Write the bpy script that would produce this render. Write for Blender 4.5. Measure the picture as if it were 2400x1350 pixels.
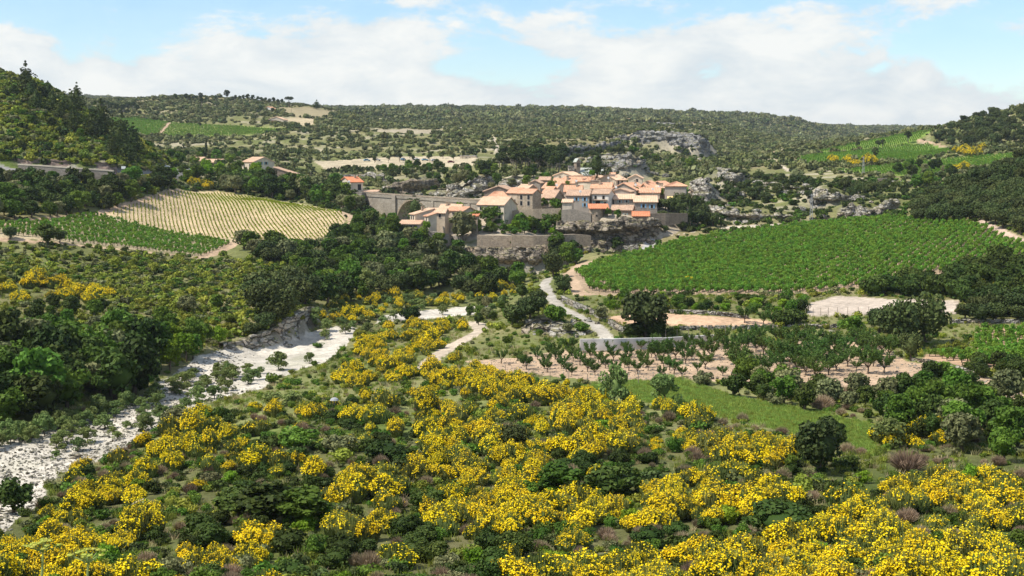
import bpy, bmesh, math, random
import numpy as np
from mathutils import Vector, Matrix

for o in list(bpy.data.objects):
    bpy.data.objects.remove(o)
SC = bpy.context.scene
COL = SC.collection
R = math.radians

# ------------------------------------------------------------------ camera
F = 3000.0                       # focal length in pixels of the 2400 px wide photograph
PITCH = math.atan(285 / F)       # eye level lies at row 390
CP, SP = math.cos(PITCH), math.sin(PITCH)
CZ = 40.0                        # camera height above the datum
cd = bpy.data.cameras.new('camera')
cam = bpy.data.objects.new('camera', cd)
COL.objects.link(cam)
cam.location = (0, 0, CZ)
cam.rotation_euler = (math.pi / 2 - PITCH, 0, 0)
cd.sensor_width = 36.0
cd.lens = 36.0 * F / 2400
cd.clip_start = 0.5
cd.clip_end = 30000
SC.camera = cam

# ------------------------------------------------------------------ sky and sun
SUN_EL, SUN_AZ = 54.0, 250.0     # azimuth clockwise from +Y: from the left, a little behind the camera
w = bpy.data.worlds.new('World')
SC.world = w
w.use_nodes = True
nt = w.node_tree
nt.nodes.clear()
N = nt.nodes.new
L = nt.links.new
wo = N('ShaderNodeOutputWorld')
bg = N('ShaderNodeBackground')
bg.inputs['Strength'].default_value = 0.115
sky = N('ShaderNodeTexSky')
sky.sky_type = 'NISHITA'
sky.sun_disc = False
sky.sun_elevation = R(SUN_EL)
sky.sun_rotation = R(SUN_AZ)
sky.altitude = 200
sky.air_density = 1.0
sky.dust_density = 0.6
sky.ozone_density = 1.5
tc = N('ShaderNodeTexCoord')


def wmath(op, a, b=None, c=None, clamp=False):
    n = N('ShaderNodeMath')
    n.operation = op
    n.use_clamp = clamp
    for i, v in enumerate((a, b, c)):
        if v is None:
            continue
        if hasattr(v, 'default_value'):
            L(v, n.inputs[i])
        else:
            n.inputs[i].default_value = v
    return n.outputs[0]


def wnoise(sx, sy, sz, off, scale, detail, rough, dist=0.0):
    m = N('ShaderNodeMapping')
    m.inputs['Scale'].default_value = (sx, sy, sz)
    m.inputs['Location'].default_value = off
    L(tc.outputs['Generated'], m.inputs['Vector'])
    n = N('ShaderNodeTexNoise')
    n.inputs['Scale'].default_value = scale
    n.inputs['Detail'].default_value = detail
    n.inputs['Roughness'].default_value = rough
    n.inputs['Distortion'].default_value = dist
    L(m.outputs[0], n.inputs['Vector'])
    return n.outputs[0]


sep = N('ShaderNodeSeparateXYZ')
L(tc.outputs['Generated'], sep.inputs[0])
el = sep.outputs['Z']
n1 = wnoise(1, 1, 2.6, (0.35, 0.2, 0.05), 6.0, 9.0, 0.56, 0.25)
n2 = wnoise(1, 1, 2.2, (3.1, 1.2, 0.4), 15.0, 7.0, 0.62, 0.3)
lowb = wmath('SUBTRACT', 1.0, wmath('DIVIDE', el, 0.125), clamp=True)     # cloud bank low over the hills
thr = wmath('SUBTRACT', 0.50, wmath('MULTIPLY', lowb, 0.36))
mask = wmath('DIVIDE', wmath('SUBTRACT', wmath('ADD', n1, wmath('MULTIPLY', wmath('SUBTRACT', n2, 0.5), 0.42)), thr), 0.10, clamp=True)
mask = wmath('MULTIPLY', wmath('MULTIPLY', mask, mask), wmath('SUBTRACT', 3.0, wmath('MULTIPLY', mask, 2.0)))
mask = wmath('ADD', wmath('MULTIPLY', mask, 0.76), 0.19)
body = wmath('DIVIDE', wmath('SUBTRACT', wmath('ADD', wmath('MULTIPLY', n2, 0.6), wmath('MULTIPLY', n1, 0.5)), 0.44), 0.20, clamp=True)
cc = N('ShaderNodeMix')
cc.data_type = 'RGBA'
L(body, cc.inputs[0])
cc.inputs[6].default_value = (5.3, 5.8, 6.1, 1)
cc.inputs[7].default_value = (7.3, 7.3, 7.0, 1)
hs = N('ShaderNodeHueSaturation')
hs.inputs['Saturation'].default_value = 1.35
hs.inputs['Value'].default_value = 1.35
L(sky.outputs[0], hs.inputs['Color'])
mx = N('ShaderNodeMix')
mx.data_type = 'RGBA'
L(mask, mx.inputs[0])
L(hs.outputs[0], mx.inputs[6])
L(cc.outputs[2], mx.inputs[7])
L(mx.outputs[2], bg.inputs['Color'])
L(bg.outputs[0], wo.inputs[0])

sd = bpy.data.lights.new('sun', 'SUN')
sd.energy = 5.0
sd.angle = R(0.53)
sd.color = (1.0, 0.945, 0.84)
sun = bpy.data.objects.new('sun', sd)
COL.objects.link(sun)
sv = Vector((math.cos(R(SUN_EL)) * math.sin(R(SUN_AZ)), math.cos(R(SUN_EL)) * math.cos(R(SUN_AZ)), math.sin(R(SUN_EL))))
sun.rotation_euler = sv.to_track_quat('Z', 'Y').to_euler()
sun.location = (-60, -20, 120)

VS = SC.view_settings
VS.view_transform = 'Standard'
VS.look = 'None'
VS.gamma = 1
VS.exposure = 0.25
HAZE = 0.000055
SC.cycles.max_bounces = 5
SC.cycles.diffuse_bounces = 2
SC.cycles.glossy_bounces = 1
SC.cycles.transmission_bounces = 2
SC.cycles.volume_bounces = 0
SC.cycles.transparent_max_bounces = 4
SC.cycles.use_denoising = True
SC.cycles.caustics_reflective = False
SC.cycles.caustics_refractive = False

# ------------------------------------------------------------------ pixel geometry and noise
def P(px, py, Y):
    """world point on the ray of pixel (px, py) at depth Y"""
    u = (px - 1200) / F
    v = (675 - py) / F
    t = Y / (CP + v * SP)
    return np.array([u * t, Y + 0 * u, CZ + (-SP + v * CP) * t])


def proj(x, y, z):
    zz = z - CZ
    d = y * CP - zz * SP
    d = np.maximum(d, 1e-3)
    return 1200 + F * x / d, 675 - F * (y * SP + zz * CP) / d


def hash2(ix, iy, seed):
    n = (ix.astype(np.int64) * 374761393 + iy.astype(np.int64) * 668265263 + seed * 1274126177) & 0x7fffffff
    n = ((n ^ (n >> 13)) * 1274126177) & 0x7fffffff
    n = n ^ (n >> 16)
    return (n & 0xffff) / 65535.0


def vn(x, y, seed=0):
    x = np.asarray(x, float)
    y = np.asarray(y, float)
    ix = np.floor(x)
    iy = np.floor(y)
    fx = x - ix
    fy = y - iy
    fx = fx * fx * (3 - 2 * fx)
    fy = fy * fy * (3 - 2 * fy)
    a = hash2(ix, iy, seed)
    b = hash2(ix + 1, iy, seed)
    c = hash2(ix, iy + 1, seed)
    d = hash2(ix + 1, iy + 1, seed)
    return (a + (b - a) * fx) * (1 - fy) + (c + (d - c) * fx) * fy


def fbm(x, y, seed=0, oct=4):
    s = 0
    a = 0.5
    for k in range(oct):
        s = s + a * (vn(x * 2 ** k, y * 2 ** k, seed + k * 17) - 0.5)
        a *= 0.5
    return s * 2           # about -1..1


def inpoly(px, py, poly):
    inside = np.zeros(px.shape, bool)
    n = len(poly)
    j = n - 1
    for i in range(n):
        xi, yi = poly[i]
        xj, yj = poly[j]
        if yi != yj:
            c = ((yi > py) != (yj > py)) & (px < (xj - xi) * (py - yi) / (yj - yi) + xi)
            inside ^= c
        j = i
    return inside


# ------------------------------------------------------------------ rock faces: (column, top row, bottom row, distance); they also shape the terrain
OVER = [(0, 1.2), (0.30, 1.5), (0.38, -1.6), (0.55, -1.2), (0.7, 0.2), (1.0, 1.6), (1.4, 2.2)]
UNDER = [(0, 0.6), (0.45, 0.8), (0.55, -0.4), (0.8, -1.6), (1.0, -2.2), (1.4, -2.2)]
CLIFFS = []


def cl(nm, lb, cols, mt, prof=None, amp=1.0, res=0.6, back=5.0, seed=0, **kw):
    CLIFFS.append((nm, lb, cols, mt, dict(prof=prof, amp=amp, res=res, back=back, seed=seed, **kw)))


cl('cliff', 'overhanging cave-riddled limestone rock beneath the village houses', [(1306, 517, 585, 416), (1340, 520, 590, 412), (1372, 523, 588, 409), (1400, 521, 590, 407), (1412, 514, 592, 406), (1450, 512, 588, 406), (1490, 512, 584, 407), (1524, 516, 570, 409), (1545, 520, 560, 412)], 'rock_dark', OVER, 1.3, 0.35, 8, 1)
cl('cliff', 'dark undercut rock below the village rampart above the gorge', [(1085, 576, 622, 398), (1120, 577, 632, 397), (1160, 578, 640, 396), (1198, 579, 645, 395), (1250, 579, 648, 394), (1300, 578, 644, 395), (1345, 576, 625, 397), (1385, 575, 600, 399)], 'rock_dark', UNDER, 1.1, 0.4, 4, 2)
cl('cliff', 'low pale river cliff under the left bank oaks', [(525, 806, 822, 226), (560, 798, 820, 229), (600, 786, 820, 231), (640, 766, 810, 235), (672, 745, 804, 239), (700, 728, 790, 244), (722, 722, 778, 250), (735, 720, 765, 258)], 'rock', None, 0.7, 0.25, 4, 3, strata=0.9)
cl('cliff', 'long grey banded cliff below the wooded plateau', [(1438, 320, 334, 985), (1470, 317, 333, 975), (1500, 305, 336, 970), (1560, 307, 342, 960), (1600, 311, 355, 950), (1640, 317, 378, 940), (1664, 332, 374, 945)], 'rock_far', None, 2.0, 0.9, 5, 4, strata=3.2, sink=4)
cl('cliff', 'dark grey rock band above the pine grove', [(1232, 347, 352, 800), (1262, 346, 358, 800), (1300, 346, 372, 800), (1340, 342, 372, 805), (1400, 337, 358, 830), (1456, 331, 352, 850)], 'rock_far', None, 1.8, 0.8, 5, 5, strata=2.6, sink=4)
cl('cliff', 'pale ledged limestone face behind the church roof', [(1375, 368, 388, 690), (1400, 363, 394, 682), (1440, 362, 404, 676), (1470, 364, 408, 672), (1500, 370, 406, 676), (1512, 380, 404, 684)], 'rock_far', [(0, -2.5), (0.45, 0.6), (0.55, 1.2), (1, 0.4), (1.4, 0.4)], 1.6, 0.6, 5, 6, strata=2.0, sink=4)
cl('cliff', 'thin pale rock band high on the plateau edge', [(1500, 288, 293, 1500), (1560, 288, 295, 1480), (1640, 286, 294, 1460), (1655, 288, 293, 1460)], 'rock_far', None, 1.6, 1.2, 5, 7, strata=2.5, sink=4)
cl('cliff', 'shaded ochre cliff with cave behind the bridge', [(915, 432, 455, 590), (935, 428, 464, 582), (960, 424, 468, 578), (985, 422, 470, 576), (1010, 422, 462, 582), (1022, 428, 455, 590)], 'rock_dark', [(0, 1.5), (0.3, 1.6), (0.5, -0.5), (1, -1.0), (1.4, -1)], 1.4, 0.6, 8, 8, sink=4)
cl('cliff', 'jagged pale crag above the bridge end', [(1008, 446, 466, 545), (1050, 440, 472, 535), (1100, 428, 474, 528), (1135, 412, 458, 530), (1155, 418, 452, 535)], 'rock', [(0, -2.5), (0.5, 0.5), (1, 1.5), (1.4, 2)], 2.0, 0.6, 8, 9, sink=4)
cl('cliff', 'rough white crag left of the upper village', [(1172, 420, 446, 520), (1200, 414, 446, 512), (1235, 418, 440, 512), (1262, 414, 432, 518), (1280, 420, 432, 525)], 'rock', [(0, -2), (0.5, 0.6), (1, 1), (1.4, 1)], 1.8, 0.6, 8, 10, sink=4)
cl('cliff', 'tall white rock pillar on the gorge shoulder', [(1628, 424, 462, 520), (1640, 417, 478, 512), (1652, 421, 492, 505), (1664, 432, 498, 505), (1676, 446, 492, 512)], 'rock', [(0, -1.5), (0.3, 0.5), (1, 1.2), (1.4, 1.4)], 1.8, 0.5, 6, 11, sink=3)
cl('cliff', 'orange streaked rock step above the gorge', [(1684, 398, 432, 590), (1700, 397, 442, 580), (1722, 404, 444, 575), (1745, 413, 436, 578)], 'rock', [(0, 0.6), (0.4, 0.6), (0.6, -0.6), (1, 0.6), (1.4, 1)], 1.6, 0.5, 7, 12, sink=3)
cl('cliff', 'long thin white ledge crossing the right hillside', [(1768, 424, 434, 545), (1800, 427, 437, 535), (1840, 433, 444, 525), (1875, 440, 450, 518), (1912, 444, 453, 515)], 'rock', [(0, 1.2), (0.35, 1.0), (0.6, -1.0), (1, -0.4), (1.4, 0)], 1.0, 0.45, 6, 13, sink=2)
cl('cliff', 'bulky white crag with dark overhang on the right hillside', [(1908, 450, 484, 482), (1922, 446, 488, 478), (1950, 447, 486, 476), (1985, 457, 484, 476), (2020, 462, 482, 478), (2030, 466, 478, 482)], 'rock', [(0, -0.8), (0.3, 1.2), (0.5, 0.8), (0.65, -1.4), (1, 0.2), (1.4, 0.6)], 1.7, 0.45, 6, 14, sink=2)
cl('cliff', 'low white rock row at the top of the big vineyard', [(1972, 484, 512, 446), (1995, 482, 514, 442), (2030, 488, 512, 440), (2065, 482, 506, 442), (2090, 468, 500, 446), (2108, 470, 494, 450)], 'rock', None, 1.6, 0.4, 5, 15, sink=2)
cl('cliff', 'ochre scar of rock beside the gorge mouth', [(1662, 484, 508, 470), (1690, 488, 520, 460), (1720, 498, 528, 455), (1760, 496, 524, 455), (1800, 500, 522, 455), (1850, 505, 522, 455), (1880, 508, 520, 455)], 'rock', [(0, -0.5), (0.25, 1.2), (0.5, -0.8), (1, 1.2), (1.4, 1.6)], 1.4, 0.45, 6, 16, sink=2)
cl('cliff', 'broken pale rock ledge above the bridge house', [(785, 412, 422, 650), (830, 408, 419, 655), (870, 406, 420, 650), (900, 412, 426, 640)], 'rock', None, 1.5, 0.7, 8, 17, sink=3)
cl('cliff', 'small rock knoll face beside the concrete lane', [(1222, 770, 792, 226), (1250, 752, 790, 226), (1280, 748, 786, 227), (1310, 762, 788, 225), (1335, 775, 790, 223)], 'rock', [(0, -1), (0.5, 0.3), (1, 0.8), (1.4, 1)], 0.7, 0.25, 3, 18, sink=1, strata=0.8)
cl('cliff', 'reddish road cutting above the roadside wall', [(-40, 368, 396, 446), (60, 372, 400, 444), (160, 376, 408, 442), (250, 382, 416, 444), (275, 392, 418, 446)], 'cut', [(0, -1.2), (1, 0.6), (1.4, 0.8)], 0.6, 0.5, 4, 19, sink=1)
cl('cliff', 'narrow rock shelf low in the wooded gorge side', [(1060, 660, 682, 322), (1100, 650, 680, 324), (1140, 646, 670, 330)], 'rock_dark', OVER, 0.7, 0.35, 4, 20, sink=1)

# ------------------------------------------------------------------ terrain heights from points read off the photograph
# (column, row, distance in metres)
CTRL = """
0 1350 84;600 1350 82;1200 1350 80;1800 1350 78;2400 1350 76;2700 1350 74;-300 1350 86
0 1200 113;300 1200 107;600 1200 104;1200 1200 101;1800 1200 98;2400 1200 95;2700 1180 95
400 1050 140;800 1050 131;1200 1050 129;1800 1050 127;2400 1050 124
560 950 165;900 950 158;1300 950 157;1700 940 158;2000 960 152;2350 960 150;2700 950 150
1150 860 190;1300 890 177;1700 870 184;1900 920 166;2150 900 172;2350 920 165
1600 803 216;1900 803 215;2100 830 200;1350 822 208;2250 820 206;2390 800 215;2390 855 190;2700 820 205
1450 780 222;1650 765 226;1650 742 232;1900 760 228;2050 740 236;2050 700 255;1950 720 243;1515 780 222
1600 715 250;1900 690 265;2100 770 226
1380 687 282;1600 687 276;1850 687 270;2000 668 280;2200 642 285;2390 604 292;2700 560 300
1370 640 320;1450 603 365;1600 562 400;1800 537 415;2000 517 410;2250 517 385;2390 567 320
1700 620 335;2000 590 335;2200 562 340
2300 680 255;2390 700 245
1340 643 318;1280 660 300;1290 700 270;1350 742 245;1420 787 220;1230 690 280;1180 720 272;1250 775 224;1330 780 222
1000 870 192;1060 800 225;1130 765 246;1200 765 243;1200 800 220;1150 750 258
0 1090 137;150 1060 143;60 1150 126;0 1200 118;250 1010 155;380 940 175;450 890 192;600 850 209;700 810 229;760 780 246;850 762 258;1000 745 270;1150 725 287
-200 1150 126;-200 1050 140
800 720 285;1000 700 300;1150 670 330;850 800 229;700 905 182;900 850 203
1230 640 384;1100 660 350
20 1010 151;200 965 163;60 830 190;250 830 200;400 800 215;480 805 220;560 795 230;-200 830 190
500 740 250;300 720 255;100 700 260;0 680 265;600 690 275;600 630 320;400 650 300;200 620 310;0 580 315;-200 560 320
480 608 345;300 585 335;100 560 325;0 540 325;540 570 375;740 568 375;835 515 415;800 495 430;620 470 455;430 447 480;250 497 400;100 525 350;400 520 410;600 520 420;-200 520 325
750 605 360;740 680 300;850 562 395;850 640 335;950 600 375;1000 660 335;1100 622 375;950 550 408;780 700 285
1000 545 420;1100 532 422;1200 542 420;1300 532 422;1150 508 432
1100 602 394;1200 632 388;1300 627 390;1370 592 392
1400 590 396;1500 572 400;1560 560 408;1400 520 420;1500 516 420;1340 532 418;1600 540 420
1200 492 437;1350 485 437;1450 492 428;1550 495 430;1300 452 457;1450 455 457;1600 485 437;1250 443 472;1350 418 492;1450 424 490;1550 445 467
1650 512 447;1700 522 440
950 545 440;900 522 452;870 500 462;1000 540 450;1060 530 448;950 500 500;1020 490 500;950 458 560;1100 466 500
850 420 640;950 440 600;1100 430 580;1200 430 540;1250 380 640;1150 380 680;1000 385 740;800 385 720;850 397 700
600 397 620;450 402 560;520 411 540;700 421 560;650 407 590;760 431 520;680 482 475;560 447 500;400 432 490;500 442 500;790 450 490
270 415 428;40 395 432;370 408 480;-150 380 432
150 430 418;150 490 385;0 490 360;300 462 420;0 440 398;-200 480 370
0 370 445;250 370 448;0 260 485;150 300 485;0 172 540;75 190 535;140 222 530;240 292 520;310 334 510;370 376 500;-200 105 560;-200 300 460
400 362 720;550 372 700;700 360 760;300 326 900;450 322 950;600 316 960;260 276 1050;400 286 1050;560 302 1020;650 286 1080;720 300 1020;750 266 1250;680 257 1300;250 238 1350;430 232 1400;560 238 1400;700 247 1400;740 254 1450;100 240 1400
850 330 950;1000 330 950;1000 345 880;1200 330 950;1300 330 950;900 290 1400;1000 270 1800;1200 290 1450;1300 280 1700
750 256 2600;1000 253 2600;1280 258 2600;1500 263 2500;1650 267 2400;1800 274 2300;1840 288 2200;1880 312 2100;1750 310 1500;1700 350 1200;1680 390 1000;1800 340 1600;1930 335 1900
1480 312 1000;1640 320 960;1400 345 900;1500 360 930;1640 375 900;1400 380 720;1500 400 700;1600 410 720;1350 400 640;1300 370 760
1650 470 500;1720 420 600;1750 390 680;1800 360 800;1850 345 900;1700 500 460;1800 510 440;1800 450 520;1900 420 570;1900 500 450;2000 470 480;2000 420 560;2100 490 440;2100 440 520;2100 415 570
1880 380 700;2030 390 650;2250 375 680;2390 365 660;1900 355 850;2100 350 850;2230 350 830;2000 325 1000;2150 308 1100;2200 306 1100
1900 304 3600;2050 299 3600;2200 301 3600;2500 300 3600;170 226 3200;0 230 3200
2200 330 850;2240 292 900;2300 271 900;2400 258 850;2350 330 720;2390 345 700;2550 240 800
2390 380 430;2300 422 430;2200 458 430;2150 492 420;2290 522 372;2390 562 330;2400 470 370;2550 340 430
"""
# points hidden from the camera: (column, distance, height relative to the camera)
HID = [(c, 4, -2.6) for c in (-600, 0, 1200, 2400, 3000)] + [(c, 20, -9.0) for c in (-600, 0, 600, 1200, 1800, 2400, 3000)] + \
    [(c, 48, -17.5) for c in (-600, 0, 600, 1200, 1800, 2400, 3000)] + [(c, 64, -22.0) for c in (0, 600, 1200, 1800, 2400)] + \
    [(0, 700, 22), (150, 720, 10), (300, 700, 4), (-300, 720, 30), (1600, 545, -24), (1450, 565, -14), (1700, 560, -14), (2300, 540, -10), (2450, 540, -4),
     (400, 2000, 62), (100, 2000, 62), (1200, 5500, 105), (0, 5500, 90), (2400, 5500, 90), (-2000, 2500, 100), (4400, 2500, 80), (-2000, 500, 60), (4400, 500, 25),
     (-2000, 150, -10), (4400, 150, -18), (2100, 2400, 40), (2300, 1500, 30), (2600, 2400, 70), (1950, 1400, 25)]
cp = []
for row in CTRL.strip().splitlines():
    for it in row.split(';'):
        a, b, c = (float(v) for v in it.split())
        cp.append(P(a, b, c))
for c, Y, z in HID:
    cp.append(np.array([(c - 1200) / F * Y, Y, CZ + z]))
for _, _, cols_, _, kw_ in CLIFFS:
    for a, t, b, Y in cols_:
        cp.append(P(a, t, Y) * np.array([1, 0, 1]) + np.array([0, Y + kw_['back'] * 0.7, 0]))
        cp.append(P(a, b, Y) * np.array([1, 0, 1]) + np.array([0, Y - 1.0 - 0.002 * Y, 0]))
cp = np.array(cp)
US = 1.6


def uvw(x, y):
    return np.stack([x / y * US, np.log(y)], -1)


A = uvw(cp[:, 0], cp[:, 1])
D = np.sqrt(((A[:, None] - A[None]) ** 2).sum(-1) + 1e-5)
n = len(A)
M = np.zeros((n + 3, n + 3))
M[:n, :n] = D - np.eye(n) * 0.0006
M[:n, n] = 1
M[:n, n + 1:] = A
M[n:, :n] = M[:n, n:].T
W = np.linalg.solve(M, np.concatenate([cp[:, 2], np.zeros(3)]))

# polar grid: columns in x/y, rows in ln y
ucol = np.concatenate([-np.linspace(1.25, 0.45, 30, endpoint=False), np.linspace(-0.45, 0.45, 680), np.linspace(0.45, 1.25, 31)[1:]])
rows = [np.linspace(math.log(3), math.log(70), 56, endpoint=False)]
for a, b, s in ((70, 130, 0.0065), (130, 520, 0.0040), (520, 1600, 0.0062), (1600, 6000, 0.02)):
    k = int((math.log(b) - math.log(a)) / s)
    rows.append(np.linspace(math.log(a), math.log(b), k, endpoint=False))
vrow = np.concatenate(rows + [[math.log(6000)]])
NU, NV = len(ucol), len(vrow)
GY = np.exp(vrow)[:, None] + np.zeros((1, NU))
GX = GY * ucol[None]
GZ = np.zeros((NV, NU))
for i in range(0, NV, 24):
    a = uvw(GX[i:i + 24], GY[i:i + 24]).reshape(-1, 2)
    d2 = (a ** 2).sum(1)[:, None] + (A ** 2).sum(1)[None] - 2 * a @ A.T
    GZ[i:i + 24] = (np.sqrt(np.maximum(d2, 0) + 1e-5) @ W[:n] + W[n] + a @ W[n + 1:]).reshape(-1, NU)


def ground(x, y):
    """terrain height, bilinear in the grid"""
    x = np.asarray(x, float)
    y = np.maximum(np.asarray(y, float), 3.01)
    iu = np.clip(np.interp(x / y, ucol, np.arange(NU)), 0, NU - 1.001)
    iv = np.clip(np.interp(np.log(y), vrow, np.arange(NV)), 0, NV - 1.001)
    a = iu.astype(int)
    b = iv.astype(int)
    fu = iu - a
    fv = iv - b
    return (GZ[b, a] * (1 - fu) + GZ[b, a + 1] * fu) * (1 - fv) + (GZ[b + 1, a] * (1 - fu) + GZ[b + 1, a + 1] * fu) * fv


MY = np.exp(np.linspace(math.log(5), math.log(5000), 1400))


def hit(px, py, ymin=5.0, ymax=1e9):
    """where the ray of a pixel first meets the terrain, at a distance of at least ymin; nan if it never does"""
    px = np.atleast_1d(np.asarray(px, float))
    py = np.atleast_1d(np.asarray(py, float))
    out = np.full((len(px), 3), np.nan)
    for i in range(0, len(px), 400):
        u = (px[i:i + 400, None] - 1200) / F
        v = (675 - py[i:i + 400, None]) / F
        t = MY[None] / (CP + v * SP)
        x = u * t
        z = CZ + (-SP + v * CP) * t
        g = ground(x, MY[None] + 0 * x)
        below = (z < g) & (MY[None] >= ymin) & (MY[None] <= ymax)
        k = below.argmax(1)
        ok = below.any(1)
        r = np.arange(len(k))
        k0 = np.maximum(k - 1, 0)
        d0 = z[r, k0] - g[r, k0]
        d1 = z[r, k] - g[r, k]
        f = np.where((d0 > 0), d0 / np.maximum(d0 - d1, 1e-9), 1.0)
        yy = MY[k0] + (MY[k] - MY[k0]) * f
        tt = yy / (CP + v[:, 0] * SP)
        xx = u[:, 0] * tt
        o = np.stack([xx, yy, ground(xx, yy)], 1)
        o[~ok] = np.nan
        out[i:i + 400] = o
    return out

# ------------------------------------------------------------------ materials
def newmat(name):
    m = bpy.data.materials.new(name)
    m.use_nodes = True
    t = m.node_tree
    b = t.nodes['Principled BSDF']
    b.inputs['Roughness'].default_value = 0.85
    b.inputs['Specular IOR Level'].default_value = 0.15
    return m, t, b


def nd(t, kind, **kw):
    n = t.nodes.new(kind)
    for k, v in kw.items():
        if k in n.inputs:
            n.inputs[k].default_value = v
        else:
            setattr(n, k, v)
    return n


def mixc(t, fac, a, b, mode='MIX'):
    n = t.nodes.new('ShaderNodeMix')
    n.data_type = 'RGBA'
    n.blend_type = mode
    for s, v in ((n.inputs[0], fac), (n.inputs[6], a), (n.inputs[7], b)):
        if hasattr(v, 'is_output'):
            t.links.new(v, s)
        elif isinstance(v, (int, float)):
            s.default_value = v
        else:
            s.default_value = (*v, 1) if len(v) == 3 else v
    return n.outputs[2]


def ramp(t, src, p0, p1, v0=0.0, v1=1.0):
    n = t.nodes.new('ShaderNodeMapRange')
    n.clamp = True
    for k, v in zip(('From Min', 'From Max', 'To Min', 'To Max'), (p0, p1, v0, v1)):
        n.inputs[k].default_value = v
    t.links.new(src, n.inputs['Value'])
    return n.outputs[0]


def noise(t, scale, detail=4.0, rough=0.55, vec=None, mapscale=None, out=0):
    n = nd(t, 'ShaderNodeTexNoise', Scale=scale, Detail=detail, Roughness=rough)
    if vec is None:
        vec = t.nodes.new('ShaderNodeTexCoord').outputs['Object']
    if mapscale:
        m = t.nodes.new('ShaderNodeMapping')
        m.inputs['Scale'].default_value = mapscale
        t.links.new(vec, m.inputs['Vector'])
        vec = m.outputs[0]
    t.links.new(vec, n.inputs['Vector'])
    return n.outputs[out]


def bump(t, b, h, strength=0.5, dist=0.1):
    n = nd(t, 'ShaderNodeBump', Strength=strength, Distance=dist)
    t.links.new(h, n.inputs['Height'])
    t.links.new(n.outputs[0], b.inputs['Normal'])


def leafmat(name, c1, c2, trans=0.22, objvar=0.35, rough=0.62, h0=0.475, h1=0.52):
    m, t, b = newmat(name)
    g = t.nodes.new('ShaderNodeNewGeometry')
    oi = t.nodes.new('ShaderNodeObjectInfo')
    c = mixc(t, g.outputs['Random Per Island'], c1, c2)
    h = nd(t, 'ShaderNodeHueSaturation')
    t.links.new(c, h.inputs['Color'])
    t.links.new(ramp(t, oi.outputs['Random'], 0, 1, 1 - objvar, 1 + objvar), h.inputs['Value'])
    wn = t.nodes.new('ShaderNodeTexWhiteNoise')
    wn.noise_dimensions = '1D'
    t.links.new(oi.outputs['Random'], wn.inputs['W'])
    t.links.new(ramp(t, wn.outputs['Value'], 0, 1, h0, h1), h.inputs['Hue'])
    c = h.outputs[0]
    t.links.new(c, b.inputs['Base Color'])
    b.inputs['Roughness'].default_value = rough
    b.inputs['Specular IOR Level'].default_value = 0.10
    if trans:
        tr = t.nodes.new('ShaderNodeBsdfTranslucent')
        t.links.new(c, tr.inputs['Color'])
        ms = t.nodes.new('ShaderNodeMixShader')
        ms.inputs[0].default_value = trans
        t.links.new(b.outputs[0], ms.inputs[1])
        t.links.new(tr.outputs[0], ms.inputs[2])
        t.links.new(ms.outputs[0], t.nodes['Material Output'].inputs['Surface'])
    return m


def plainmat(name, c, var=0.25, scale=2.0, rough=0.85, bmp=0.0, dist=0.03):
    m, t, b = newmat(name)
    nz = noise(t, scale, 6)
    col = mixc(t, ramp(t, nz, 0.3, 0.7), [v * (1 - var) for v in c], [min(1, v * (1 + var)) for v in c])
    t.links.new(col, b.inputs['Base Color'])
    b.inputs['Roughness'].default_value = rough
    if bmp:
        bump(t, b, nz, bmp, dist)
    return m


MAT = {}


def ground_mat():
    m, t, b = newmat('ground')
    a = t.nodes.new('ShaderNodeVertexColor')
    a.layer_name = 'Col'
    ge = t.nodes.new('ShaderNodeNewGeometry').outputs['Position']
    n1 = noise(t, 0.9, 8, 0.65, ge)
    n2 = noise(t, 0.12, 5, 0.6, ge)
    n3 = noise(t, 6.0, 3, 0.6, ge)
    f = t.nodes.new('ShaderNodeMath')
    f.operation = 'MULTIPLY'
    t.links.new(ramp(t, n1, 0.25, 0.75, 0.62, 1.38), f.inputs[0])
    t.links.new(ramp(t, n2, 0.25, 0.75, 0.8, 1.2), f.inputs[1])
    f2 = t.nodes.new('ShaderNodeMath')
    f2.operation = 'MULTIPLY'
    t.links.new(f.outputs[0], f2.inputs[0])
    t.links.new(ramp(t, n3, 0.3, 0.7, 0.8, 1.2), f2.inputs[1])
    c = t.nodes.new('ShaderNodeVectorMath')
    c.operation = 'SCALE'
    t.links.new(a.outputs[0], c.inputs[0])
    t.links.new(f2.outputs[0], c.inputs['Scale'])
    t.links.new(c.outputs[0], b.inputs['Base Color'])
    b.inputs['Roughness'].default_value = 0.95
    b.inputs['Specular IOR Level'].default_value = 0.05
    bump(t, b, n1, 0.6, 0.35)
    return m


MAT['ground'] = ground_mat()


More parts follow.
